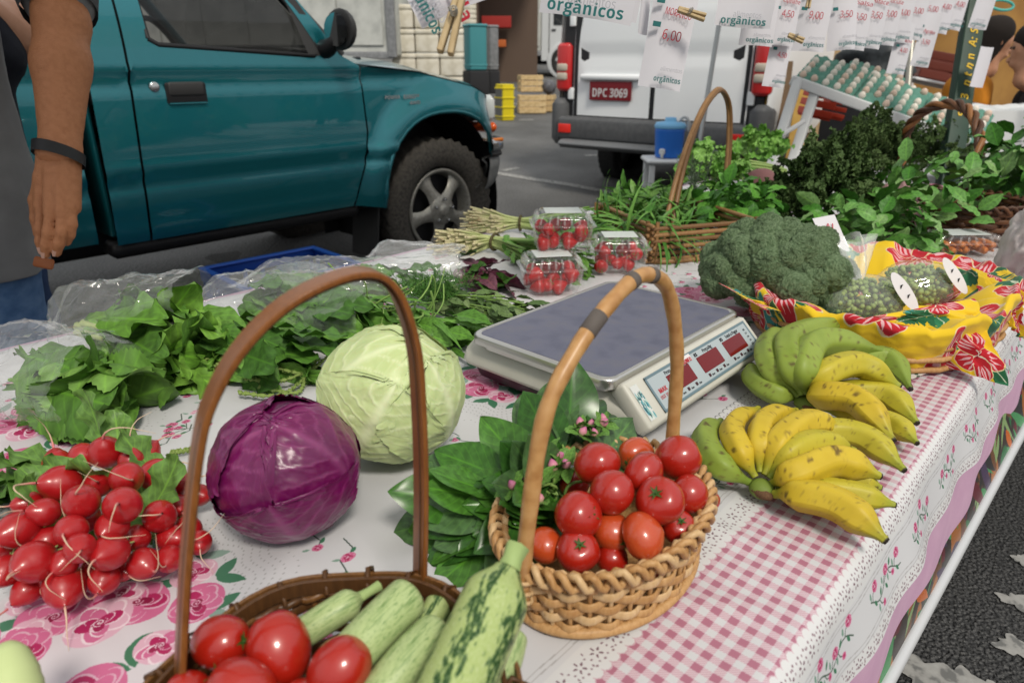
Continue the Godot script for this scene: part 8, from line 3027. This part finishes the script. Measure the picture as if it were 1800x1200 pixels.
	budm.lathe([Vector2(0, -1), Vector2(0.55, -0.75), Vector2(0.85, -0.2), Vector2(0.72, 0.35), Vector2(0.35, 0.85), Vector2(0, 1.15)], 12, Vector3.ZERO, [Color(.25, .34, .08), Color(.38, .34, .17), Color(.55, .26, .27), Color(.58, .22, .30), Color(.50, .15, .28), Color(.45, .12, .26)])
	var bud_mesh := budm.mesh()
	var bl := [leaf_mesh(0.022, 0.013, 4, {"nl": 8, "nw": 4, "curl": 0.3}), leaf_mesh(0.017, 0.011, 0, {"nl": 8, "nw": 4, "curl": -0.4})]
	for q in [[1040, 745, .105], [1060, 735, .11], [1020, 742, .11], [1045, 760, .105], [1062, 742, .11], [1025, 758, .105], [985, 800, .105], [960, 795, .10], [972, 818, .10], [995, 815, .10], [900, 852, .095], [945, 840, .10], [948, 875, .09], [925, 845, .09]]:
		var p := tp(q[0], q[1], q[2])
		var bd := part("flower_bud", bud_mesh, mat("bud_pink", Color.WHITE, 0.5), o, rel(o, Transform3D(Basis.from_euler(Vector3(rnd(0.1, 0.9), rnd(0, TAU), rnd(-.5, .5))).scaled(Vector3.ONE * rnd(0.0048, 0.0068)), p)))
		for k in 5:
			part("bud_leaf", bl[k % 2], leaf_mat("bud_leaf", lin(.11, .23, .05)), bd, Transform3D(frame(Vector3(0, -0.8, 0), Vector3(cos(k * 1.3 + q[0]), rnd(-.2, .8), sin(k * 1.3 + q[0])), Vector3.UP).basis.scaled(Vector3.ONE * 170.0), Vector3(0, -0.8, 0)))
	var sm2 := MB.new()
	for k in 16:
		sm2.tube(bez(root + rdir() * 0.012, root + Vector3(0, 0.03, 0) + rdir() * 0.02, tp(980 + rnd(-60, 60), 800 + rnd(-40, 60), 0.085), 6), 0.0017, 5)
	part("stems", sm2, mat("tendril_green", Color.WHITE), o)

# ------------------------------------------------------------------ herbs and baskets on the far half
func heap(o: Node3D, c: Vector3, e: Vector3, n: int, meshes: Array, ms: Array, out := 0.8, up := 0.3, smin := 0.8, smax := 1.2, droop := 0.0) -> void:
	for i in n:
		var d := rdir()
		d.y = absf(d.y)
		var k := pow(rng.randf(), 0.33)
		var p := c + Vector3(d.x * e.x, d.y * e.y, d.z * e.z) * k
		p.y = maxf(p.y, TH + 0.01)
		var dir := (Vector3(d.x, d.y * 0.4, d.z) * out + Vector3.UP * (up - droop * rng.randf()) + rdir() * 0.6).normalized()
		part("leaf", meshes[rng.randi() % meshes.size()], ms[rng.randi() % ms.size()], o, rel(o, frame(p, dir, (d + Vector3.UP * 0.6 + rdir() * 0.5).normalized(), rnd(smin, smax))))
func build_back_greens() -> void:
	var cane := [wood_grain("cane_brown", [lin(.16, .08, .03), lin(.26, .14, .055), lin(.33, .19, .08)], 0.45), wood_grain("cane_brown_b", [lin(.12, .06, .022), lin(.21, .11, .042)], 0.45)]
	# open cane basket
	var C := Vector3(-0.897, TH, -1.511)
	var dx := Vector3(0.5, 0, -0.866)
	var dz := Vector3(-0.866, 0, -0.5)
	var o := thing("cane_basket", "square open basket of stacked brown canes with a tall handle, full of herbs", "basket", C + (dx + dz) * 0.15)
	var S := 0.30
	for r in 6:
		var y := 0.010 + r * 0.0165
		for s in [[C, C + dx * S], [C + dz * S, C + dz * S + dx * S], [C, C + dz * S], [C + dx * S, C + dx * S + dz * S]]:
			var m := MB.new()
			var d: Vector3 = (s[1] - s[0]).normalized()
			var off := 0.0 if absf(d.dot(dx)) > 0.9 else 0.008
			m.tube([s[0] - d * 0.012 + Vector3(0, y + off, 0), s[1] + d * 0.012 + Vector3(0, y + off, 0)], 0.0062, 9)
			part("cane_bar", m, cane[(r + (1 if off > 0 else 0)) % 2], o)
	for q in [C, C + dx * S, C + dz * S, C + (dx + dz) * S]:
		for k in 2:
			var m := MB.new()
			var e: Vector3 = q + (dx if k == 0 else dz) * (0.018 if q.distance_to(C) < 0.2 else -0.018)
			m.tube([e + Vector3(0, 0.001, 0), e + Vector3(0, 0.11, 0)], 0.0055, 8)
			part("corner_cane", m, cane[k], o)
	var bh := MB.new()
	var bc := C + (dx + dz) * S * 0.5
	var hoop := []
	for i in 41:
		var a := TAU * i / 40.0
		var k := pow(pow(absf(cos(a)), 5.0) + pow(absf(sin(a)), 5.0), -0.2)
		hoop.append(bc + dx * cos(a) * k * (S * 0.5 + 0.014) + dz * sin(a) * k * (S * 0.5 + 0.014) + Vector3(0, 0.007, 0))
	bh.tube(hoop, 0.007, 8, false)
	part("base_hoop", bh, cane[0], o)
	for k in 2:
		var hp := []
		for q in [[1160 + k * 14, 462, 1.83], [1172 + k * 9, 385, 1.84], [1196 + k * 4, 290, 1.87], [1228, 205, 1.92], [1252, 165, 1.97], [1268, 158, 2.02], [1280, 185, 2.08], [1281, 240, 2.12], [1277, 300, 2.14], [1274, 360, 2.15]]:
			hp.append(pd(q[0] + k * 3, q[1] + k * 2, q[2]))
		var m := MB.new()
		m.tube(spline(hp, 6), 0.0072, 9)
		part("handle", m, cane[k], o)
	# tarragon-like blades drooping over the basket's side
	var c := tp(1125, 385, 0.085)
	var bv := [leaf_mesh(0.13, 0.011, 2, {"curl": 1.3, "fold": 0.3, "nl": 10, "nw": 2}), leaf_mesh(0.11, 0.009, 2, {"curl": 0.8, "fold": 0.3, "nl": 10, "nw": 2}), leaf_mesh(0.15, 0.013, 2, {"curl": 1.7, "fold": 0.3, "nl": 10, "nw": 2})]
	var bm := [leaf_mat("blade_a", lin(.045, .135, .022), 0.4), leaf_mat("blade_b", lin(.075, .19, .035), 0.4), leaf_mat("blade_c", lin(.11, .24, .05), 0.4)]
	o = thing("tarragon_bunch", "mound of long narrow drooping blades over the cane basket's side", "herb", Vector3(c.x, TH, c.z))
	heap(o, c + Vector3(0, -0.04, 0), Vector3(0.15, 0.07, 0.15), 290, bv, bm, 0.9, 0.35, 0.8, 1.25, 0.5)
	c = tp(1140, 350, 0.10)
	o = thing("lemon_verbena", "light green wispy herb mound above the narrow blades", "herb", Vector3(c.x, TH, c.z))
	heap(o, c + Vector3(0, -0.03, 0), Vector3(0.13, 0.06, 0.14), 270, [leaf_mesh(0.075, 0.014, 0, {"curl": 0.9, "nl": 8, "nw": 4}), leaf_mesh(0.06, 0.018, 0, {"curl": 0.5, "nl": 8, "nw": 4})], [bm[1], bm[2], leaf_mat("blade_d", lin(.15, .29, .07))], 0.8, 0.2, 0.8, 1.25, 0.3)
	c = tp(1285, 365, 0.085)
	o = thing("mint_bunch", "mound of rounded mint leaves in the cane basket behind the broccoli", "herb", Vector3(c.x, TH, c.z))
	heap(o, c + Vector3(0, -0.05, 0), Vector3(0.14, 0.13, 0.15), 260, [leaf_mesh(0.055, 0.036, 4, {"curl": 0.6, "fold": 0.25, "nl": 9, "nw": 6}), leaf_mesh(0.045, 0.032, 4, {"curl": 0.2, "nl": 9, "nw": 6}), leaf_mesh(0.06, 0.034, 0, {"curl": 0.9, "nl": 9, "nw": 6})], [leaf_mat("mint_a", lin(.06, .185, .025)), leaf_mat("mint_b", lin(.085, .235, .035)), leaf_mat("mint_c", lin(.04, .13, .02))], 0.8, 0.35, 0.8, 1.2, 0.3)
	# rosemary tucked at the basket's corner
	c = tp(1220, 345, 0.10)
	o = thing("rosemary_sprigs", "grey green rosemary sprigs beside the cane handle", "herb", Vector3(c.x, TH, c.z))
	var nd := MB.new()
	nd.tube([Vector3.ZERO, Vector3(0, 0, 0.010), Vector3(0, -0.001, 0.02)], [0.0013, 0.0015, 0.0005], 4)
	var nm := nd.mesh()
	for k in 7:
		var s0 := c + Vector3(rnd(-.04, .04), rnd(-.06, 0), rnd(-.04, .04))
		var dir := Vector3(rnd(-.3, .3), 1, rnd(-.3, .3)).normalized()
		var sp := MB.new()
		sp.tube([s0, s0 + dir * 0.14], 0.0016, 5)
		for j in 46:
			var d := (rdir() + dir * 0.7).normalized()
			sp.tube([s0 + dir * 0.003 * j, s0 + dir * 0.003 * j + d * 0.019], [0.0013, 0.0005], 4, false)
		part("sprig", sp.mesh(1, false), mat("rosemary", lin(.085, .125, .07), 0.6), o)
	# celery
	var p0 := tp(1255, 300, 0.12)
	var p1 := tp(1375, 305, 0.10)
	o = thing("celery", "pale green celery stalks with leafy tops lying behind the mint", "celery", Vector3(p0.x, TH, p0.z))
	for k in 16:
		var off := Vector3(rnd(-.03, .03), rnd(-.035, .035), rnd(-.03, .03))
		var m := MB.new()
		m.tube(spline([p0 + off * 1.5, p0.lerp(p1, 0.5) + off + Vector3(0, 0.01, 0), p1 + off * 0.7], 5), 0.008, 8, true, 0.6, Color.WHITE)
		part("stalk", m, mat("celery_%d" % (k % 2), [lin(.30, .42, .13), lin(.38, .48, .20)][k % 2], 0.45), o)
	heap(o, p0 + Vector3(0, -0.03, 0), Vector3(0.12, 0.11, 0.12), 110, [leaf_mesh(0.06, 0.045, 3, {"tooth": 0.3, "wave": 0.3, "nl": 12})], [leaf_mat("celery_leaf_a", lin(.12, .27, .05)), leaf_mat("celery_leaf_b", lin(.17, .33, .075))], 0.8, 0.4)
	heap(o, tp(1335, 275, 0.12), Vector3(0.09, 0.08, 0.09), 60, [leaf_mesh(0.07, 0.05, 3, {"tooth": 0.3, "wave": 0.3, "nl": 12})], [leaf_mat("celery_leaf_a", Color.WHITE), leaf_mat("celery_leaf_b", Color.WHITE)], 0.8, 0.5)
	# beetroot
	var bt := fruit_mesh(0.02, 1.05, 0.05)
	for q in [[1338, 328, 32, .085, "brown pink beetroot between the mint and the kale"], [1368, 352, 28, .06, "beetroot half hidden under the kale"]]:
		var p := tp(q[0], q[1], q[3])
		var r := size_at(q[2], p)
		var b := thing("beetroot", q[4], "beetroot", p - Vector3(0, r, 0), "beetroots by the kale")
		part("root", bt, speckled("beet", [lin(.10, .035, .04), lin(.19, .085, .085), lin(.26, .14, .13)], 0.7, 8.0, 0.02, {}, 95), b, Transform3D(Basis.from_euler(Vector3(1.2, 0.4, 0.5)).scaled(Vector3.ONE * r), Vector3(0, r, 0)))
		for k in 4:
			var m := MB.new()
			var s0 := p + cam.transform.basis.x * r * 0.7 + rdir() * r * 0.3
			m.tube([s0, s0 + (cam.transform.basis.x + rdir() * 0.3) * 0.035], 0.007, 8)
			part("cut_stem", m, mat("beet_stem", lin(.50, .24, .27), 0.6), b)
	# kale, curly and nearly black green
	var kv := []
	for v in 3:                                          # a stem carrying tight ruffled frills
		var m := MB.new()
		m.tube([Vector3.ZERO, Vector3(0, -0.01, 0.08), Vector3(0, -0.03, 0.15)], [0.004, 0.003, 0.001], 5)
		for j in 46:
			var u := rnd(0.15, 1.0)
			var s := rnd(-1, 1)
			var p := Vector3(s * 0.055 * sin(PI * pow(u, 0.8)), rnd(-.008, .014) - 0.03 * u * u, 0.15 * u)
			var fb := frame(p, (Vector3(signf(s), 0.4, 0.3) + rdir() * 0.7), Vector3.UP + rdir() * 0.8)
			var r := rnd(0.012, 0.022)
			var ph := rnd(0, TAU)
			m.grid(10, 3, func(a2, e): var an = lerpf(-1.7, 1.7, a2); return fb * (Vector3(sin(an) * e, (0.35 * e * e * sin(an * 6.0 + ph) + 0.15 * sin(an * 13.0) * e), cos(an) * e) * r))
		kv.append(m.mesh(0, false))
	var km := [leaf_mat("kale_a", lin(.040, .072, .022), 0.65), leaf_mat("kale_b", lin(.055, .095, .030), 0.65), leaf_mat("kale_c", lin(.075, .12, .042), 0.65)]
	for q in [[1445, 335, .12, .11, .20, 85, "big mound of dark curly kale beside the celery"], [1530, 262, .16, .11, .20, 60, "taller dark curly kale clump behind the first mound"], [1640, 265, .13, .14, .16, 60, "dark curly kale under the brown basket's braided handle"]]:
		c = tp(q[0], q[1], q[2])
		o = thing("kale_bunch", q[6], "kale", Vector3(c.x, TH, c.z), "curly kale bunches")
		heap(o, c + Vector3(0, -0.09, 0), Vector3(q[3], q[4], q[3]), q[5], kv, km, 0.8, 0.55, 0.5, 0.82, 0.2)
	# dark basket with braided handle
	var bw := [wood_grain("dark_wicker", [lin(.05, .022, .012), lin(.10, .045, .022)], 0.5), wood_grain("dark_wicker_b", [lin(.08, .032, .014), lin(.16, .07, .03)], 0.5)]
	c = Vector3(-0.40, 0, -2.42)
	o = thing("dark_basket", "large dark brown basket with braided arching handle holding leafy herbs", "basket", Vector3(c.x, TH, c.z))
	weave_basket(o, c, 0.19, 0.17, 0.11, 0.88, 8, 28, [bw[0], bw[1]], 0.0045, 1.0, 0.014)
	var path := []
	for q in [[1585, 290, 2.75], [1592, 240, 2.72], [1612, 205, 2.66], [1645, 186, 2.58], [1685, 184, 2.48], [1712, 205, 2.40], [1724, 245, 2.34], [1722, 290, 2.30], [1712, 335, 2.28], [1708, 380, 2.27]]:
		path.append(pd(q[0], q[1], q[2]))
	var hs := spline(path, 10)
	for k in 3:
		var hp := []
		for i in hs.size():
			var d: Vector3 = (hs[mini(i + 1, hs.size() - 1)] - hs[maxi(i - 1, 0)]).normalized()
			var u := d.cross(cam.transform.basis.z).normalized()
			var w := d.cross(u)
			var a := i * 0.42 + TAU * k / 3
			hp.append(hs[i] + (u * cos(a) + w * sin(a)) * 0.011)
		var m := MB.new()
		m.tube(hp, 0.0095, 8)
		part("handle_strand", m, bw[k % 2] if k < 2 else wood_grain("braid_orange", [lin(.20, .08, .025), lin(.32, .14, .045)], 0.45), o)
	var rl := [leaf_mesh(0.065, 0.040, 4, {"curl": 0.5, "fold": 0.2, "nl": 9, "nw": 6}), leaf_mesh(0.055, 0.034, 4, {"curl": 0.9, "nl": 9, "nw": 6}), leaf_mesh(0.075, 0.040, 0, {"curl": 0.4, "nl": 9, "nw": 6})]
	var rm := [leaf_mat("basil_a", lin(.075, .20, .035)), leaf_mat("basil_b", lin(.115, .255, .065)), leaf_mat("basil_c", lin(.045, .145, .022)), leaf_mat("basil_d", lin(.16, .28, .10))]
	c = tp(1535, 385, 0.09)
	o = thing("leafy_herb", "spreading leafy green herb with oval leaves in front of the kale", "herb", Vector3(c.x, TH, c.z))
	heap(o, c + Vector3(0, -0.08, 0), Vector3(0.19, 0.15, 0.17), 190, rl, rm, 0.8, 0.35, 0.75, 1.2, 0.6)
	c = tp(1630, 330, 0.15)
	heap(o, c + Vector3(0, -0.08, 0), Vector3(0.16, 0.17, 0.15), 110, rl, rm, 0.8, 0.4, 0.75, 1.2, 0.5)
	c = tp(1790, 330, 0.12)
	o = thing("leafy_herb", "tall oval-leaved green herb beyond the braided basket handle", "herb", Vector3(c.x, TH, c.z))
	heap(o, c + Vector3(0, -0.09, 0), Vector3(0.15, 0.28, 0.15), 260, rl, rm, 0.7, 0.5, 0.9, 1.35, 0.4)
	# pink wrapping paper and a white bag under the herbs
	var pp := MB.new()
	var n4 := FastNoiseLite.new()
	n4.frequency = 1.8
	var q0 := tp(1525, 420, 0.01)
	var q1 := tp(1645, 405, 0.05)
	pp.grid(20, 12, func(u, w): return q0.lerp(q1, u) + Vector3(-0.35, 0.15, -0.35) * 0.35 * w + Vector3(0, 0.04 * n4.get_noise_2d(u * 2, w * 2) + 0.02 + 0.03 * w, 0))
	var po := part("wrapping_paper", pp.mesh(0), speckled("pink_paper", [lin(.38, .22, .23), lin(.46, .29, .30)], 0.8, 5.0))
	tag(po, "crumpled dusty pink wrapping paper beneath the leafy herb", "paper")
	var wb := thing("white_bag", "translucent white plastic bag at the table's front edge beside the dark basket", "bag", tp(1800, 470))
	var g := MB.new()
	var n5 := FastNoiseLite.new()
	n5.frequency = 1.5
	n5.fractal_type = FastNoiseLite.FRACTAL_RIDGED
	var wc := tp(1818, 440, 0.07)
	g.grid(64, 40, func(u, w): var th = w * PI; var d = Vector3(cos(u * TAU) * sin(th), cos(th), sin(u * TAU) * sin(th)); return wc + Vector3(d.x * 0.06, d.y * 0.095, d.z * 0.08) * (1 + 0.32 * n5.get_noise_3d(d.x, d.y * 0.6, d.z)))
	part("bag_skin", g, mat("bag_white", lin(.52, .47, .46), 0.5, {"backlight_enabled": true, "backlight": Color(.4, .4, .4)}), wb)
	# flowered paper under the bananas
	var pr := MB.new()
	pr.flat_quad(tp(1545, 640, 0.007), tp(1625, 628, 0.007), tp(1640, 652, 0.007), tp(1600, 668, 0.007))
	var im := canvas(64, 64, lin(.55, .52, .50))
	for k in 26:
		disc(im, rng.randi_range(0, 63), rng.randi_range(0, 63), rnd(3, 6), [lin(.40, .03, .07), lin(.60, .35, .40), lin(.05, .10, .06)][k % 3])
	var pro := part("printed_napkin", pr.mesh(0), printed("napkin_print", im, 0.8))
	tag(pro, "small white napkin with red flowers between bananas and yellow cloth", "napkin")

# ------------------------------------------------------------------ price cards pegged to a line
func peg(label: String, a: Vector3, b: Vector3, w: float, facing: Vector3) -> void:
	var o := thing("clothes_peg", label, "clothes peg", a, "wooden pegs on the price line")
	var d := (b - a).normalized()
	var s := d.cross(facing).normalized()
	var n := s.cross(d)
	var l := a.distance_to(b)
	var wood := wood_grain("peg_wood", [lin(.34, .24, .12), lin(.44, .33, .18), lin(.50, .39, .23)], 0.7)
	for k in [-1, 1]:
		var m := MB.new()
		var mid: Vector3 = (a + b) * 0.5 + s * k * w * 0.27
		m.box(mid, Vector3(w * 0.44, w * 0.75, l), w * 0.08, Basis(s, n, d) * Basis(Vector3.UP, k * 0.05))
		part("prong", m, wood, o)
	var sp := MB.new()
	var ring := []
	for i in 26:
		var an := TAU * i / 10.0
		ring.append(a.lerp(b, 0.42) + n * (w * 0.42) + (s * cos(an) + d * sin(an)) * w * 0.24 + n * (0.0004 * i))
	sp.tube(ring, w * 0.06, 6)
	sp.tube([ring[0], a.lerp(b, 0.36) + s * w * 0.5 + n * w * 0.4, a.lerp(b, 0.34) + s * w * 0.52], w * 0.06, 6)
	part("spring", sp, mat("spring_steel", lin(.32, .30, .26), 0.35, {"metallic": 0.8}), o)
func build_cards() -> void:
	var paper := mat("paper_white", Color.WHITE)
	paper.backlight_enabled = true
	paper.backlight = Color(.35, .35, .37)
	var teal := mat("ink_teal", lin(.015, .13, .13), 0.6)
	var greyi := mat("ink_grey", lin(.42, .42, .46), 0.6)
	var redi := mat("ink_red", lin(.42, .012, .035), 0.6)
	# [x, y of centre, width, height, depth, roll degrees, yaw, product, price, what shows, label]
	var cards := [
		[792, -18, 62, 150, .62, 62, 8, "Roda", "", 1, "price card hung askew on the line next to the bare wooden peg"],
		[835, -30, 90, 60, .66, -20, 15, "", "", 0, "blank back of a card behind the askew price card"],
		[1040, -50, 170, 145, 1.02, 9, -8, "", "", 2, "wide price card reading orgânicos on the line above the van's left door"],
		[1100, -48, 70, 150, 1.10, 11, -20, "", "", 2, "price card overlapping the wide one on the line"],
		[1180, 55, 78, 190, 1.18, 8, 0, "MORANGO", "6,00", 3, "price card for strawberries reading MORANGO 6,00"],
		[1133, -5, 32, 120, 1.20, 3, 50, "", "", 0, "price card turned nearly edge-on beside the strawberry card"],
		[1313, -15, 100, 115, 1.42, 4, 0, "", "", 2, "blank-topped price card above the van's right door"],
		[1340, 28, 62, 95, 1.50, 3, 4, "", "", 2, "price card behind the blank-topped one with its print showing"],
		[1384, 20, 52, 110, 1.55, 4, 6, "Espinafre", "4,50", 3, "price card reading 4,50 on the line"],
		[1374, 92, 42, 115, 1.60, 6, 12, "Couve", "4,50", 3, "low-hanging price card below the 4,50 card"],
		[1434, 22, 45, 125, 1.66, 4, -8, "", "9,00", 3, "price card reading 9,00 hanging alone before the tan plywood"],
		[1486, 20, 42, 125, 1.75, -6, 4, "", "3,50", 3, "price card tilted back on the line after the 9,00 card"],
		[1512, 25, 40, 115, 1.85, 3, 4, "Salsa", "3,50", 3, "price card in the crowded row, first after the tilted one"],
		[1540, 22, 40, 115, 1.95, 4, 4, "Alface", "3,50", 3, "price card in the crowded row, second after the tilted one"],
		[1566, 20, 38, 108, 2.05, 4, 2, "Rúcula", "3,00", 3, "price card in the crowded row, third after the tilted one"],
		[1590, 18, 36, 104, 2.15, 3, 6, "", "4,00", 3, "price card in the crowded row, fourth after the tilted one"],
		[1588, 85, 28, 84, 2.2, 5, 8, "Nabo", "4,00", 3, "price card pegged below the crowded row beside the grey pole"],
		[1614, 15, 34, 100, 2.25, 4, 4, "", "3,00", 3, "price card in the crowded row, fifth after the tilted one"],
		[1627, 70, 28, 88, 2.3, 6, 4, "Agrião", "3,50", 3, "price card pegged below the crowded row before the dark red crate"],
		[1640, 12, 34, 96, 2.38, 4, 2, "", "5,00", 3, "price card in the crowded row, sixth after the tilted one"],
		[1664, 8, 32, 92, 2.5, 5, 8, "", "4,00", 3, "price card in the crowded row, seventh after the tilted one"],
		[1688, 4, 32, 88, 2.62, 6, 8, "", "4,00", 3, "price card in the crowded row, eighth after the tilted one"],
		[1731, 4, 28, 86, 2.72, 8, 4, "", "4,00", 2, "price card curling in front of the painted post"],
		[1725, 118, 20, 66, 2.9, 5, 6, "", "", 0, "narrow white card pinned to the side of the painted post"]]
	var shapes := {}
	for q in cards:
		var p := pd(q[0], q[1], q[4])
		var k: float = q[4] / FOC
		var w: float = q[2] * k * (1.25 if q[0] > 1400 else 1.0)
		var h: float = q[3] * k
		var o := thing("price_card", q[10], "price card", p, "price cards on the line")
		o.basis = cam.transform.basis * Basis(Vector3.RIGHT, 0.30) * Basis(Vector3.UP, deg_to_rad(q[6])) * Basis(Vector3.BACK, deg_to_rad(-q[5]))
		var m := MB.new()
		var bend: float = 0.06 * w * (1 if int(q[0]) % 2 else -1)
		m.grid(8, 12, func(u, e): return Vector3((u - 0.5) * w, (e - 0.5) * h, bend * 2.0 * (4 * pow(u - 0.5, 2.0)) - absf(bend) * 1.2 * pow(1 - e, 2.0)))
		part("paper", m.mesh(0), paper, o, Vector3.ZERO)
		var z: float = 0.0022 + absf(bend) * 0.6
		var b := Basis.IDENTITY
		if q[9] == 1:
			words("orgânicos", 0.011, teal, o, Transform3D(Basis(Vector3.BACK, PI), Vector3(0.0, -h * 0.36, z)) * Transform3D(Basis(Vector3.BACK, PI), Vector3.ZERO), true, "lettering", w * 1.6)
			words("alimentos", 0.011, greyi, o, Transform3D(b, Vector3(0, -h * 0.22, z)), false, "lettering", w * 1.3)
			words("Roda", 0.013, redi, o, Transform3D(b, Vector3(w * 0.25, h * 0.02, z)), true, "handwriting")
		if q[9] >= 2:
			var off := 0.0 if q[9] == 2 else w * 0.10
			words("orgânicos", w * 0.12, teal, o, Transform3D(b, Vector3(off, -h * 0.42, z)), true, "lettering", w * (0.80 if q[9] == 2 else 0.62))
			words("alimentos", w * 0.09, greyi, o, Transform3D(b, Vector3(off + w * 0.06, -h * 0.33, z)), false, "lettering", w * 0.5)
		if q[9] == 3:
			for r in [[0.24, 0.0], [0.04, 0.0]]:
				var tg := MB.new()
				tg.box(Vector3(-w * 0.36, h * r[0], z), Vector3(w * 0.18, h * 0.045, 0.0008), 0.0002)
				part("printed_tag", tg, teal, o, Vector3.ZERO)
			if q[7]:
				words(q[7], w * 0.14, redi, o, Transform3D(Basis(Vector3.BACK, -0.1), Vector3(w * 0.08, h * 0.15, z)), false, "handwriting", w * 0.6)
			if q[8]:
				words(q[8], w * 0.20, redi, o, Transform3D(Basis(Vector3.BACK, -0.05), Vector3(w * 0.02, -h * 0.04, z)), false, "handwriting", w * 0.42)
	# the line itself, just above the picture
	var ln := MB.new()
	ln.tube([pd(560, -60, 0.55), pd(790, -66, 0.62), pd(1100, -110, 1.10), pd(1400, -48, 1.62), pd(1700, -42, 2.65), pd(1900, -40, 4.0)], 0.0016, 6)
	var lo := part("clothes_line", ln, mat("line_cord", lin(.4, .38, .34), 0.8))
	tag(lo, "thin cord strung above the table with price cards pegged on it", "cord")
	var toc := cam.transform.basis.z
	peg("large wooden peg hanging open beside the askew price card", pd(812, -20, .60), pd(782, 94, .60), 0.0125, toc)
	peg("wooden peg clipped sideways on the strawberry price card", pd(1192, 16, 1.14), pd(1240, 31, 1.14), 0.011, toc)
	peg("wooden peg clipped on the low-hanging price card", pd(1386, 61, 1.50), pd(1413, 72, 1.50), 0.011, toc)
	for q in [[1425, 0], [1462, -4], [1520, 2], [1556, 0], [1578, -2], [1605, 0], [1632, -2], [1656, 0]]:
		peg("small wooden peg in the crowded row of price cards", pd(q[0], q[1] - 10, 1.6 + (q[0] - 1425) / 260.0), pd(q[0] - 5, q[1] + 14, 1.6 + (q[0] - 1425) / 260.0), 0.010, toc)
